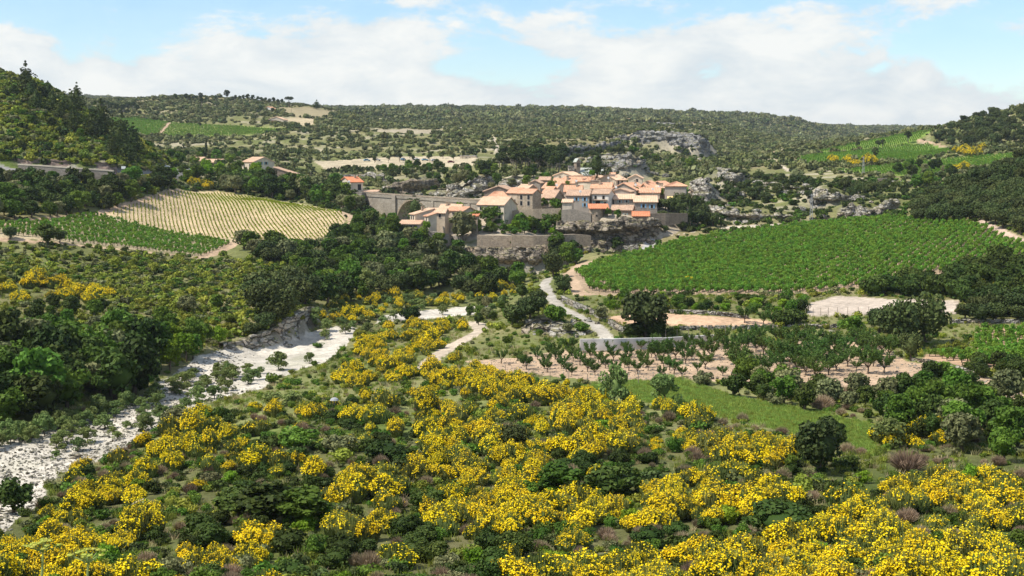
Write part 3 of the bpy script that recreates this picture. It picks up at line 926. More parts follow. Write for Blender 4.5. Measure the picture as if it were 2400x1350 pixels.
# which ground the camera can see, with some tolerance (for thinning out far scrub)
el_ = (GZ + 4.0 - CZ) / GY
mx_ = np.maximum.accumulate((GZ - CZ) / GY, axis=0)
SEEN = np.ones(GX.shape, bool)
SEEN[1:] = el_[1:] >= mx_[:-1]

# ------------------------------------------------------------------ rock faces
def cliff(name, label, cols, mat, prof=None, amp=1.0, res=0.6, back=5.0, seed=0, cat='cliff', strata=1.5, sink=2.0, kind=None, blend=1.0):
    """cols: (column, top row, bottom row, distance). A rock face with beds and fissures, a rounded brow and a top running back into the slope."""
    c = np.array([[*P(a, t, Y), P(a, b, Y)[2]] for a, t, b, Y in cols])      # x, y, ztop, zbot
    seg = np.hypot(np.diff(c[:, 0]), np.diff(c[:, 1]))
    s = np.concatenate([[0], np.cumsum(seg)])
    ns = max(6, int(s[-1] / res))
    ss = np.linspace(0, s[-1], ns)
    x, y, zt, zb = (np.interp(ss, s, c[:, k]) for k in range(4))
    zt = zt + fbm(ss / 4.0, ss * 0, seed + 3, 4) * 0.9 * amp + fbm(ss / 1.6, ss * 0, seed + 93, 3) * 0.6 * amp
    h = (zt - zb)
    nz = max(6, int(h.max() / res))
    tx = np.gradient(x)
    ty = np.gradient(y)
    ln = np.hypot(tx, ty)
    nx, ny = ty / ln, -tx / ln                      # outward: towards the camera
    T = np.concatenate([np.linspace(0, 1, nz), [1.0 + sink / max(h.mean(), 1)]])[:, None]
    Z = zt[None] - T * h[None]
    S = ss[None] + 0 * T
    off = amp * (0.9 * fbm(S / 5.0, Z / 4.0, seed, 4))
    bed = vn(Z / strata + 0.25 * fbm(S / 7, Z / 7, seed + 5, 2), S / 14.0, seed + 8)
    off += amp * 0.9 * np.round(bed * 3) / 3
    fis = np.abs(fbm(S / 3.2 + 0.25 * fbm(S, Z, seed + 2, 2), Z / 16.0, seed + 11, 3))
    off -= amp * 0.8 * np.clip(1 - fis / 0.12, 0, 1)
    off += amp * 0.25 * fbm(S / 1.1, Z / 0.9, seed + 21, 3)
    lay = np.floor(Z / strata + 0.3 * fbm(S / 9, Z / 9, seed + 61, 2))
    col_ = np.floor(S / (strata * 1.5) + hash2(lay, lay * 0, seed + 62) * 3 + 0.35 * fbm(S / 2, Z / 2, seed + 63, 2))
    off += amp * 1.3 * (hash2(col_, lay, seed + 64) - 0.5)
    off += amp * 0.5 * fbm(S / 2.2, Z / 1.6, seed + 71, 4)
    if prof:
        tp = np.array(prof)
        off += np.interp(T, tp[:, 0], tp[:, 1]) * (1 + 0.35 * fbm(S / 8, Z * 0, seed + 31, 3))
    off *= np.minimum(1, np.minimum(ss, s[-1] - ss) / 2.0 + 0.25)[None]
    brow = np.clip(1 - T / 0.06, 0, 1)
    off -= brow * 0.12 * amp
    VX = x[None] + nx[None] * off
    VY = y[None] + ny[None] * off
    VZ = Z + amp * 0.3 * fbm(S / 1.3, Z / 1.3, seed + 40, 2)
    bx, by, bz = [], [], []
    for k, d in enumerate((back, back * 0.45, back * 0.15)):
        px_, py_ = x - nx * d, y - ny * d
        z_ = zt + 0.25 * fbm(px_ / 3, py_ / 3, seed + 50, 3) * amp - (0.0 if k else 0.0)
        if k == 0:
            z_ = np.minimum(z_, ground(px_, py_)) - 0.4
        elif k == 1:
            z_ = np.minimum(z_, np.maximum(ground(px_, py_) + 0.3, zt - 0.35 * h))
        bx.append(px_)
        by.append(py_)
        bz.append(z_)
    VX = np.concatenate([np.array(bx), VX])
    VY = np.concatenate([np.array(by), VY])
    VZ = np.concatenate([np.array(bz), VZ])
    nr = VX.shape[0]
    idx = np.arange(nr * ns).reshape(nr, ns)
    q = np.stack([idx[:-1, :-1], idx[1:, :-1], idx[1:, 1:], idx[:-1, 1:]], -1).reshape(-1, 4)
    V = np.stack([VX, VY, VZ], -1).reshape(-1, 3)
    o0 = np.array([x.mean(), y.mean(), zb.min()])
    o = obj(name, npmesh(name, V - o0, q, [mat]), None, o0)
    return tag(o, label, cat, kind=kind)


for nm_, lb_, cols_, mt_, kw_ in CLIFFS:
    cliff(nm_, lb_, cols_, MAT[mt_], **kw_)

# loose boulders and outcrops: six shapes, copied
def rockmesh(seed):
    rng = np.random.default_rng(seed)
    bm = bmesh.new()
    bmesh.ops.create_icosphere(bm, subdivisions=4, radius=1.0)
    V = np.array([v.co[:] for v in bm.verts])
    for k in range(9):                      # facets
        d = rng.normal(size=3)
        d /= np.linalg.norm(d)
        lim = rng.uniform(0.55, 0.85)
        s = V @ d
        V -= np.clip(s - lim, 0, None)[:, None] * d * 0.9
    V *= 1 + 0.20 * fbm(V[:, 0] * 2 + seed, V[:, 1] * 2 + V[:, 2] * 1.7, seed, 4)[:, None]
    V *= 1 - 0.22 * np.clip(1 - np.abs(fbm(V[:, 0] * 3 + V[:, 2], V[:, 1] * 3 - V[:, 2] * 2, seed + 5, 3)) / 0.12, 0, 1)[:, None]
    V[:, 2] *= rng.uniform(0.6, 0.95)
    V[:, 0] *= rng.uniform(1.0, 1.5)
    for v, c in zip(bm.verts, V):
        v.co = c
    me = bpy.data.meshes.new('boulder')
    bm.to_mesh(me)
    bm.free()
    me.materials.append(MAT['rock'])
    return me


ROCKS = [rockmesh(i) for i in range(6)]
rng = np.random.default_rng(7)
ROCKZ = [  # polygon, count, smallest and largest radius, distance limits, label, group
    ([(1640, 400), (1760, 380), (1860, 400), (1960, 440), (2100, 470), (2100, 510), (1760, 525), (1660, 500)], 60, 0.7, 2.2, 430, 620, 'white limestone boulder among scrub on the right gorge hillside', 'boulders on the right gorge hillside'),
    ([(760, 402), (900, 410), (1000, 425), (1140, 415), (1280, 410), (1290, 440), (1120, 470), (900, 455), (780, 425)], 46, 0.8, 2.4, 500, 680, 'pale limestone block on the scrubby slope behind the bridge', 'rock blocks behind the bridge'),
    ([(1330, 360), (1520, 350), (1660, 380), (1620, 430), (1500, 420), (1380, 395)], 34, 0.9, 2.6, 560, 900, 'grey limestone outcrop on the wooded slope behind the church', 'outcrops behind the church'),
    ([(1230, 745), (1330, 760), (1420, 720), (1440, 780), (1350, 790), (1225, 785)], 36, 0.25, 0.8, 200, 270, 'pale loose rock on the knoll by the concrete lane', 'rocks by the lane'),
    ([(720, 408), (790, 412), (790, 430), (720, 420)], 8, 1.0, 2.2, 500, 640, 'big white boulder beside the settlement car park', 'boulders by the settlement'),
    ([(1840, 770), (2080, 785), (2060, 800), (1850, 800)], 16, 0.25, 0.6, 200, 240, 'pale field stone along the terrace above the orchard', 'field stones above the orchard'),
    ([(2270, 860), (2400, 880), (2400, 905), (2300, 890)], 9, 0.25, 0.6, 160, 215, 'pale rock at the corner of the small vineyard', 'rocks by the small vineyard'),
    ([(540, 800), (700, 790), (700, 812), (560, 830)], 10, 0.3, 0.8, 200, 250, 'fallen pale rock at the foot of the river cliff', 'rocks below the river cliff'),
]
for poly, cnt, r0, r1, y0, y1, lb, gp in ROCKZ:
    b = np.array(poly)
    k = 0
    while k < cnt:
        px = rng.uniform(b[:, 0].min(), b[:, 0].max())
        py = rng.uniform(b[:, 1].min(), b[:, 1].max())
        if not inpoly(np.array([px]), np.array([py]), poly)[0]:
            continue
        h = hit(px, py, y0, y1)[0]
        k += 1
        if np.isnan(h[0]):
            continue
        r = rng.uniform(r0 ** 0.5, r1 ** 0.5) ** 2
        o = obj('boulder', ROCKS[rng.integers(6)], None, (h[0], h[1], h[2] + r * 0.15), rng.uniform(0, 6.3))
        o.rotation_euler[0] = rng.uniform(-0.3, 0.3)
        o.scale = (r, r, r * rng.uniform(0.7, 1.2))
        tag(o, lb, 'rock', gp)

# ------------------------------------------------------------------ walls
def boxes_np(C, S, ang, jit, rng):
    """many jittered stone blocks as one array"""
    n = len(C)
    unit = np.array([(-1, -1, -1), (1, -1, -1), (1, 1, -1), (-1, 1, -1), (-1, -1, 1), (1, -1, 1), (1, 1, 1), (-1, 1, 1)], float)
    V = unit[None] * S[:, None] * (1 + rng.uniform(-jit, jit, (n, 8, 3)))
    c, s = np.cos(ang)[:, None], np.sin(ang)[:, None]
    X = V[..., 0] * c - V[..., 1] * s
    Y = V[..., 0] * s + V[..., 1] * c
    V = np.stack([X, Y, V[..., 2]], -1) + C[:, None]
    f = np.array([(3, 2, 1, 0), (4, 5, 6, 7), (0, 1, 5, 4), (1, 2, 6, 5), (2, 3, 7, 6), (3, 0, 4, 7)])
    Fq = (f[None] + (np.arange(n) * 8)[:, None, None]).reshape(-1, 4)
    return V.reshape(-1, 3), Fq


def drywall(label, line, height, stone=0.22, ymin=100, ymax=600, seed=0, thick=0.6, mat='rock', group=None):
    rng = np.random.default_rng(seed)
    dl = []
    for (a, b), (a2, b2) in zip(line[:-1], line[1:]):
        for s in np.linspace(0, 1, 12, endpoint=False):
            dl.append((a + (a2 - a) * s, b + (b2 - b) * s))
    dl = np.array(dl)
    h = hit(dl[:, 0], dl[:, 1], ymin, ymax)
    h = h[~np.isnan(h[:, 0])]
    d = np.hypot(np.diff(h[:, 0]), np.diff(h[:, 1]))
    s = np.concatenate([[0], np.cumsum(d)])
    C, S, Ag = [], [], []
    nrow = max(2, int(height / (stone * 0.8)))
    for r in range(nrow):
        t = rng.uniform(0, stone)
        while t < s[-1]:
            ln = stone * rng.uniform(0.7, 1.7)
            x, y = np.interp(t, s, h[:, 0]), np.interp(t, s, h[:, 1])
            x2, y2 = np.interp(t + 0.5, s, h[:, 0]), np.interp(t + 0.5, s, h[:, 1])
            if r < nrow - 1 or rng.random() < 0.7:
                C.append((x, y + rng.normal() * 0.04, float(ground(x, y)) + (r + 0.3) * stone * 0.8))
                S.append((ln / 2, thick / 2 * rng.uniform(0.8, 1.15), stone * 0.42))
                Ag.append(math.atan2(y2 - y, x2 - x) + rng.normal() * 0.08)
            t += ln
    C = np.array(C)
    o0 = C.mean(0)
    V, Fq = boxes_np(C - o0, np.array(S), np.array(Ag), 0.16, rng)
    o = obj('stone_wall', npmesh('stone_wall', V, Fq, [MAT[mat]]), None, o0)
    return tag(o, label, 'wall', group)


drywall('dry stone wall of rubble beside the concrete lane', [(1318, 706), (1350, 722), (1385, 737), (1420, 752)], 1.3, 0.26, 200, 300, 1)
drywall('rubble stone wall between lane and big oak', [(1428, 762), (1455, 778), (1480, 788)], 1.2, 0.24, 200, 260, 2)
drywall('grey dry stone terrace wall behind the tilled field', [(1570, 734), (1640, 736), (1700, 741), (1760, 748)], 0.9, 0.24, 215, 250, 3)
drywall('long low rubble wall on the terrace above the orchard', [(1580, 774), (1650, 772), (1720, 772), (1800, 770), (1900, 769), (2000, 768)], 0.9, 0.24, 210, 245, 4)
drywall('rubble wall edging the small right vineyard', [(2140, 846), (2200, 856), (2250, 866), (2290, 880)], 0.6, 0.22, 160, 215, 5)
drywall('pale stone wall at the foot of the village rock', [(1450, 586), (1475, 588), (1497, 584)], 1.8, 0.35, 385, 430, 6)
drywall('dry stone wall by the hut on the right hillside', [(2066, 430), (2100, 430), (2138, 432)], 1.6, 0.4, 440, 620, 7)
drywall('low rubble wall right of the dark oaks', [(2230, 758), (2300, 757), (2398, 758)], 0.9, 0.25, 210, 260, 8)


def ribbon(name, label, cols, mat, thick=0.6, cat='wall', cap=None):
    """a solid wall along columns (column, top row, bottom row, distance)"""
    c = [(P(a, t, Y), P(a, b, Y)) for a, t, b, Y in cols]
    o0 = c[0][1]
    mb, cb = MB(), MB()
    for (t0, b0), (t1, b1) in zip(c[:-1], c[1:]):
        d = t1[:2] - t0[:2]
        nrm = np.array([-d[1], d[0]]) / np.hypot(*d) * thick
        n3 = np.array([*nrm, 0])
        mb.prism([b0 - o0, b1 - o0, b1 + n3 - o0, b0 + n3 - o0], [t0 - o0, t1 - o0, t1 + n3 - o0, t0 + n3 - o0])
        if cap:
            e = n3 / thick * 0.1
            up = np.array([0, 0, cap])
            cb.prism([t0 - e - o0, t1 - e - o0, t1 + n3 + e - o0, t0 + n3 + e - o0], [t0 - e + up - o0, t1 - e + up - o0, t1 + n3 + e + up - o0, t0 + n3 + e + up - o0])
    o = mb.build(name, mat, None, o0)
    if cap:
        cb.build('coping', MAT['cream'], o)
    return tag(o, label, cat)


ribbon('retaining_wall', 'pale concrete retaining wall behind the young orchard', [(1360, 795, 822, 205.5), (1440, 794, 822, 206.5), (1520, 792, 820, 208.5), (1555, 791, 818, 210)], MAT['conc'], 0.4)
ribbon('retaining_wall', 'shaded concrete wall stretch by the orchard fence', [(1556, 792, 816, 210.5), (1620, 788, 812, 213), (1690, 784, 808, 216)], MAT['conc'], 0.4)
ribbon('roadside_wall', 'long grey stone roadside wall with pale coping on the left hill', [(42, 387, 412, 422), (100, 390, 417, 421), (180, 396, 424, 420), (266, 402, 430, 420)], MAT['stone_grey'], 0.6, cap=0.45)
ribbon('retaining_wall', 'stone retaining wall below the young vineyard corner', [(715, 578, 604, 366), (760, 572, 606, 368), (800, 564, 600, 372), (832, 548, 580, 384)], MAT['stone_brown'], 0.6)
# village rampart: masonry over the undercut rock
ribbon('rampart', 'tall weathered stone rampart below the village gardens', [(1118, 551, 584, 399.5), (1150, 552, 584, 398.6), (1198, 553, 586, 397.6), (1199, 550, 586, 396.2), (1250, 553, 586, 395.6), (1300, 551, 586, 396.5), (1350, 549, 586, 399), (1385, 552, 584, 400)], MAT['stone_red'], 2.0)
ribbon('rampart', 'ruined stone bastion wall at the left foot of the village', [(962, 552, 592, 407), (985, 545, 596, 403), (1004, 541, 600, 399), (1030, 545, 606, 398.5), (1052, 549, 606, 401), (1060, 552, 606, 404), (1082, 553, 606, 402)], MAT['stone_grey'], 1.6)
ribbon('terrace_wall', 'stone terrace wall under the two storey village house', [(1188, 494, 512, 424), (1250, 490, 512, 421), (1315, 488, 514, 420)], MAT['stone'], 0.8)
ribbon('terrace_wall', 'ruined buttressed wall beneath the blue shuttered house', [(1316, 492, 522, 413.6), (1345, 490, 524, 412.8), (1385, 500, 524, 412)], MAT['stone_grey'], 0.8)
ribbon('terrace_wall', 'stone terrace wall under the right hand village houses', [(1412, 512, 526, 412.2), (1450, 511, 526, 411.4), (1484, 511, 526, 411.6)], MAT['stone_grey'], 0.8)
ribbon('terrace_wall', 'dark garden wall right of the orange roofed house', [(1523, 500, 535, 415), (1560, 500, 530, 416), (1590, 500, 525, 418), (1612, 500, 520, 420)], MAT['stone_brown'], 0.8)
ribbon('terrace_wall', 'low stone wall below the cream village house', [(1116, 530, 540, 418), (1150, 528, 540, 417), (1180, 522, 536, 418)], MAT['stone'], 0.6)

# ------------------------------------------------------------------ houses
def window(hroot, face, x, z, ww, hh, LL, LR, shut=None, frame='frame', door=False):
    """a recessed window; the face is L (front, y = 0) or R (side, x = 0)"""
    fr, pn, sh = MB(), MB(), MB()
    t = 0.10
    def bx(m, a0, a1, d0, d1, z0, z1):
        if face == 'L':
            m.box((a0, -d1, z0), (a1, -d0, z1))
        else:
            m.box((d0, a0, z0), (d1, a1, z1))
    a0, a1 = x - ww / 2, x + ww / 2
    bx(fr, a0 - t, a0, -0.10, 0.07, z - t, z + hh + t)
    bx(fr, a1, a1 + t, -0.10, 0.07, z - t, z + hh + t)
    bx(fr, a0, a1, -0.10, 0.068, z + hh, z + hh + t)
    bx(fr, a0, a1, -0.10, 0.11, z - t, z)
    bx(pn, a0, a1, -0.10, 0.012, z, z + hh)
    o = fr.build('door' if door else 'window', MAT[frame], hroot)
    pn.build('pane' if not door else 'door_leaf', MAT['brownw' if door else 'glass'], o)
    if shut:
        bx(sh, a0 - t - ww * 0.5, a0 - t - 0.01, 0.005, 0.07, z - 0.05, z + hh + 0.05)
        sh.build('shutter', MAT[shut], o)
        sh2 = MB()
        bx(sh2, a1 + t + 0.01, a1 + t + ww * 0.5, 0.005, 0.07, z - 0.05, z + hh + 0.05)
        sh2.build('shutter', MAT[shut], o)
    return o


def slab(mb, quad, th=0.22, m=0):
    """roof plane with barrel-tile ribs running down the slope; quad = eave left, eave right, ridge right, ridge left"""
    a, b, c, d = (np.array(q, float) for q in quad)
    nrm = np.cross(b - a, d - a)
    nrm /= np.linalg.norm(nrm)
    if nrm[2] < 0:
        nrm = -nrm
    mb.prism([a - nrm * th * 0, b, c, d], [q + nrm * th for q in (a, b, c, d)], m)
    wl = np.linalg.norm(b - a)
    n = max(2, int(wl / 0.55))
    for i in range(n):
        f0, f1 = (i + 0.22) / n, (i + 0.72) / n
        fm = (f0 + f1) / 2
        pts = [a + (b - a) * f0, a + (b - a) * f1, d + (c - d) * f1, d + (c - d) * f0]
        top = [a + (b - a) * fm, d + (c - d) * fm]
        e = nrm * th
        vs = [p + e for p in pts] + [t + nrm * (th + 0.12) for t in top]
        mb.add(vs, [(0, 1, 4), (3, 5, 2), (0, 4, 5, 3), (1, 2, 5, 4)], m)


def house(label, pxc, ye, yb, Y, wL, wR, b, ridge, rise, wall='stone', roof='tile', LR=None, LL=None, win=(), chim=(), name='house', ov=0.35, sink=5.0, cat='house'):
    k = Y / F
    br = R(b)
    base = P(pxc, yb, Y)
    ez = P(pxc, ye, Y)[2]
    LL = LL or max(2.0, wL * k / math.cos(br))
    LR = LR or max(3.0, wR * k / max(math.sin(br), 0.1))
    H = ez - base[2]
    rs = rise * k
    root = empty(name, base, -br)
    tag(root, label, cat)
    w_ = MB()
    x0 = -LL
    bot = [(x0, 0, -sink), (0, 0, -sink), (0, LR, -sink), (x0, LR, -sink)]
    r_ = MB()
    if ridge == 'L':
        w_.prism(bot, [(x0, 0, H), (0, 0, H), (0, LR, H), (x0, LR, H)])
        for xx in (x0, 0):
            w_.add([(xx, 0, H), (xx, LR, H), (xx, LR / 2, H + rs)], [(0, 1, 2)])
        g = ov * rs / (LR / 2)
        slab(r_, [(x0 - ov, -ov, H - g), (ov, -ov, H - g), (ov, LR / 2, H + rs), (x0 - ov, LR / 2, H + rs)])
        slab(r_, [(x0 - ov, LR + ov, H - g), (ov, LR + ov, H - g), (ov, LR / 2, H + rs), (x0 - ov, LR / 2, H + rs)])
        rl = [((x0 - ov, LR / 2, H + rs + 0.22), (ov, LR / 2, H + rs + 0.22))]
    elif ridge == 'R':
        w_.prism(bot, [(x0, 0, H), (0, 0, H), (0, LR, H), (x0, LR, H)])
        for yy in (0, LR):
            w_.add([(x0, yy, H), (0, yy, H), (x0 / 2, yy, H + rs)], [(0, 1, 2)])
        g = ov * rs / (LL / 2)
        slab(r_, [(ov, -ov, H - g), (ov, LR + ov, H - g), (x0 / 2, LR + ov, H + rs), (x0 / 2, -ov, H + rs)])
        slab(r_, [(x0 - ov, -ov, H - g), (x0 - ov, LR + ov, H - g), (x0 / 2, LR + ov, H + rs), (x0 / 2, -ov, H + rs)])
        rl = [((x0 / 2, -ov, H + rs + 0.22), (x0 / 2, LR + ov, H + rs + 0.22))]
    elif ridge == 'S':                 # one slope, high at the back
        w_.prism(bot, [(x0, 0, H), (0, 0, H), (0, LR, H + rs), (x0, LR, H + rs)])
        g = ov * rs / LR
        slab(r_, [(x0 - ov, -ov, H - g), (ov, -ov, H - g), (ov, LR + ov, H + rs + g), (x0 - ov, LR + ov, H + rs + g)])
        rl = []
    elif ridge == 'D':                 # one slope falling to the right
        w_.prism(bot, [(x0, 0, H + rs), (0, 0, H), (0, LR, H), (x0, LR, H + rs)])
        g = ov * rs / LL
        slab(r_, [(ov, -ov, H - g), (ov, LR + ov, H - g), (x0 - ov, LR + ov, H + rs + g), (x0 - ov, -ov, H + rs + g)])
        rl = []
    elif ridge == 'H':
        w_.prism(bot, [(x0, 0, H), (0, 0, H), (0, LR, H), (x0, LR, H)])
        q = min(LL, LR) / 2
        A_, B_ = (x0 + q, LR / 2, H + rs), (-q, LR / 2, H + rs)
        if LL <= LR:
            A_ = B_ = (x0 / 2, LR / 2, H + rs)
        e = [(x0 - ov, -ov, H - 0.1), (ov, -ov, H - 0.1), (ov, LR + ov, H - 0.1), (x0 - ov, LR + ov, H - 0.1)]
        slab(r_, [e[0], e[1], B_, A_])
        slab(r_, [e[2], e[3], A_, B_])
        slab(r_, [e[1], e[2], B_, B_])
        slab(r_, [e[3], e[0], A_, A_])
        rl = []
    else:
        w_.prism(bot, [(x0, 0, H), (0, 0, H), (0, LR, H), (x0, LR, H)])
        r_.box((x0 - 0.1, -0.1, H), (0.1, LR + 0.1, H + 0.2))
        rl = []
    w_.build('wall', MAT[wall], root)
    for a, c in rl:
        r_.tube([a, c], 0.14, 5)
    ro = r_.build('roof', MAT[roof], root)
    for fx, fy in chim:
        c = MB()
        cx, cy = x0 * fx, LR * fy
        c.box((cx - 0.35, cy - 0.3, H - 0.2), (cx + 0.35, cy + 0.3, H + rs + 0.9))
        c.box((cx - 0.45, cy - 0.4, H + rs + 0.905), (cx + 0.45, cy + 0.4, H + rs + 1.05))
        c.build('chimney', MAT['stone'], ro)
    for it in win:
        f, fx, fz, ww, hh = it[:5]
        x = (x0 + LL * fx) if f == 'L' else LR * fx
        window(root, f, x, H * fz, ww, hh, LL, LR, *(it[5:]))
    return root


def grid(face, xs, zs, ww=0.9, hh=1.4, *rest):
    return [(face, x, z, ww, hh, *rest) for x in xs for z in zs]


house('low annex with bleached tile roof at the left foot of the village', 983, 526, 537, 404, 48, 4, 8, 'S', 7, 'greyr', 'tile_pale', LR=5, win=grid('L', (0.55, 0.8), (0.2,), 1.3, 0.9))
house('narrow fronted beige house with long side wall above the bastion', 973, 503, 530, 409, 14, 42, 62, 'S', 12, 'cream', 'tile_pale', win=grid('L', (0.3, 0.7), (0.55, 0.15), 0.7, 1.2) + grid('R', (0.85,), (0.55, 0.1), 0.9, 1.3), chim=((0.4, 0.5),))
house('small cream house with orange lean-to roof beside the long side wall', 1004, 507, 530, 405, 10, 18, 58, 'S', 6, 'cream', 'tile', win=grid('L', (0.5,), (0.5, 0.1), 0.6, 1.2))
house('house with pale sloping roof tucked behind the lean-to', 1043, 499, 518, 410, 31, 5, 20, 'L', 9, 'beige', 'tile_pale', win=grid('L', (0.2, 0.6), (0.4,), 0.8, 1.2))
house('low house with flat pale ridge in front of the second bridge arch', 1078, 489, 508, 417, 48, 8, 18, 'L', 8, 'stone', 'tile_pale', chim=((0.7, 0.3),))
house('house with rose tile roof and small attic windows by the garden trees', 1086, 495, 518, 411, 42, 27, 38, 'L', 8, 'beige', 'tile', win=grid('L', (0.15, 0.4, 0.65), (0.62,), 0.6, 0.7))
house('tiny tiled outbuilding left of the cream house', 1119, 507, 522, 405, 13, 2, 8, 'S', 4, 'stone', 'tile_red', LR=3)
house('big cream house with broad pale roof and white walls', 1181, 481, 514, 419, 63, 13, 32, 'L', 17, 'cream', 'tile_pale', LR=8, win=grid('L', (0.12, 0.38, 0.62, 0.84), (0.62,), 0.55, 1.2, None, 'frame') + grid('L', (0.6, 0.84), (0.1,), 1.0, 1.9))
house('house with rounded rose roof behind the cream house', 1186, 463, 484, 433, 42, 8, 18, 'H', 13, 'beige', 'tile', win=grid('L', (0.2,), (0.3,), 0.8, 1.0))
house('long dark stone gable wall at the left edge of the village', 1202, 449, 472, 447, 68, 3, 10, 'R', 12, 'stone_brown', 'tile_old', LR=12, win=grid('L', (0.3, 0.55), (0.3,), 0.6, 0.8))
house('two storey stone house with four dark windows', 1248, 454, 491, 428, 36, 21, 34, 'L', 9, 'stone', 'tile', win=grid('L', (0.28, 0.75), (0.62, 0.24), 1.0, 1.5, None, 'frame'))
house('plain beige house adjoining the four windowed stone house', 1213, 453, 488, 433, 25, 4, 32, 'L', 11, 'beige', 'tile', win=(('L', 0.75, 0.35, 0.5, 1.2),), LR=7)
house('small house with cream roof above the stone house', 1238, 442, 456, 443, 25, 20, 40, 'L', 8, 'stone', 'tile_pale', chim=((0.2, 0.4),))
house('low grey stone house with sloping parapet near the white crag', 1266, 429, 444, 457, 24, 5, 14, 'R', 6, 'stone_grey', 'tile_old', LR=8)
house('little stone house with old tile roof above the tree', 1288, 422, 440, 462, 24, 4, 14, 'L', 6, 'stone_grey', 'tile_old', win=grid('L', (0.3,), (0.35,), 0.8, 0.9))
house('cream gabled house at the top left of the village', 1340, 412, 432, 483, 42, 3, 24, 'R', 8, 'cream', 'tile_pale', LR=11)
house('wide rose roofed house below the cream gabled house', 1346, 429, 446, 463, 48, 6, 15, 'L', 10, 'beige', 'tile', chim=((0.35, 0.3), (0.75, 0.5)), win=grid('L', (0.3, 0.7), (0.3,), 0.8, 1.0))
house('long low tiled house below the church', 1392, 425, 440, 471, 70, 5, 10, 'L', 9, 'cream', 'tile', win=grid('L', (0.45, 0.8), (0.35,), 0.8, 0.9))
house('rose roofed house with gable facing the square', 1306, 441, 458, 449, 34, 20, 36, 'L', 11, 'beige', 'tile')
house('house with steep rose roof in the middle of the village', 1290, 453, 470, 441, 18, 22, 45, 'L', 14, 'stone', 'tile')
house('stone barn with big old tile roof and dark side wall', 1299, 464, 490, 433, 29, 24, 38, 'L', 17, 'stone', 'tile_old', win=(('L', 0.15, 0.4, 0.7, 1.0),))
house('house with pale roof behind the blue shuttered house', 1363, 448, 476, 442, 40, 4, 12, 'L', 12, 'cream', 'tile', win=(('L', 0.14, 0.55, 0.9, 1.5), ('L', 0.42, 0.62, 1.0, 0.8)), chim=((0.3, 0.4),))
house('square dark rendered block with flat roof amid the roofs', 1405, 424, 442, 459, 20, 3, 6, 'F', 0, 'stone_brown', 'stone_grey', LR=5)
house('rose roofed house left of the grey gables', 1432, 441, 454, 456, 46, 8, 14, 'L', 11, 'beige', 'tile', chim=((0.6, 0.3),))
house('small cream house with garden pier below the blue shutters', 1340, 475, 506, 417, 22, 3, 10, 'L', 6, 'cream', 'tile_pale', LR=5)
house('grey rendered house with blue shutters', 1380, 459, 494, 424, 52, 9, 12, 'L', 12, 'greyr', 'tile_old', LR=8, win=(('L', 0.45, 0.66, 0.7, 1.1, 'blue'), ('L', 0.82, 0.66, 0.7, 1.1, 'blue'), ('L', 0.82, 0.28, 0.7, 1.1, 'blue'), ('L', 0.15, 0.45, 1.0, 1.1)))
wh = house('white house with upper windows and tiled balcony canopy', 1426, 455, 490, 424, 38, 7, 18, 'L', 10, 'white', 'tile_old', LR=8, win=(('L', 0.22, 0.66, 0.8, 1.1), ('L', 0.7, 0.66, 0.8, 1.1), ('L', 0.36, 0.28, 1.6, 1.3, 'teal'), ('L', 0.8, 0.32, 0.6, 0.8, 'teal')))
mb = MB()
mb.box((-5.4, -1.0, 2.95), (-0.4, -0.02, 3.1))
mb.build('canopy', MAT['tile_old'], wh)
house('long two storey stone house with small blue green shutters', 1487, 467, 486, 428, 48, 3, 4, 'L', 10, 'stone_grey', 'tile_pale', LR=8, win=grid('L', (0.28, 0.62), (0.58,), 0.6, 0.8, 'teal') + grid('L', (0.28, 0.62, 0.9), (0.08,), 0.6, 0.8))
house('stone house with pale roof and bright blue shutters', 1540, 474, 500, 424, 53, 4, 3, 'L', 13, 'stone_grey', 'tile_pale', LR=9, win=(('L', 0.4, 0.5, 0.8, 1.2, 'blue'), ('L', 0.77, 0.45, 0.8, 1.2, 'blue')), chim=((0.12, 0.6),))
house('low stone house with mossy brown roof above the overhang', 1481, 493, 517, 417, 47, 9, 12, 'L', 10, 'stone_brown', 'tile_old', LR=6, win=(('L', 0.68, 0.35, 0.7, 1.1, 'teal'),))
house('small house with bright orange roof at the cliff edge', 1521, 507, 545, 413, 38, 3, 5, 'L', 9, 'stone_brown', 'tile_red', LR=6)
bh = house('big square hip roofed house with yellow awning at the right edge of the village', 1607, 437, 476, 440, 48, 7, 10, 'H', 10, 'greyr', 'tile', LR=7.5, win=(('L', 0.45, 0.62, 0.35, 0.35), ('L', 0.45, 0.1, 1.1, 1.9)))
mb = MB()
mb.add([(-6.3, -0.02, 2.2), (-0.9, -0.02, 2.2), (-0.9, -1.6, 1.6), (-6.3, -1.6, 1.6), (-6.3, -0.02, 2.28), (-0.9, -0.02, 2.28), (-0.9, -1.6, 1.68), (-6.3, -1.6, 1.68)], [(3, 2, 1, 0), (4, 5, 6, 7), (0, 1, 5, 4), (1, 2, 6, 5), (2, 3, 7, 6), (3, 0, 4, 7)])
mb.build('awning', MAT['awning'], bh)
house('small gabled house just right of the cedar', 1409, 418, 434, 479, 27, 8, 22, 'R', 7, 'beige', 'tile_pale', LR=7)
house('big beige gabled house with dark loggia openings', 1444, 422, 440, 466, 40, 28, 40, 'R', 11, 'beige', 'tile_pale', win=grid('R', (0.2, 0.55), (0.2,), 1.0, 2.0))
house('tiny orange roof peeping above the big beige gable', 1440, 411, 424, 492, 13, 3, 10, 'L', 5, 'beige', 'tile', LR=4)
house('cream gabled house with single window at the top right', 1505, 418, 436, 483, 32, 3, 8, 'R', 8, 'cream', 'tile_pale', LR=9, win=(('L', 0.62, 0.5, 0.8, 1.2),))
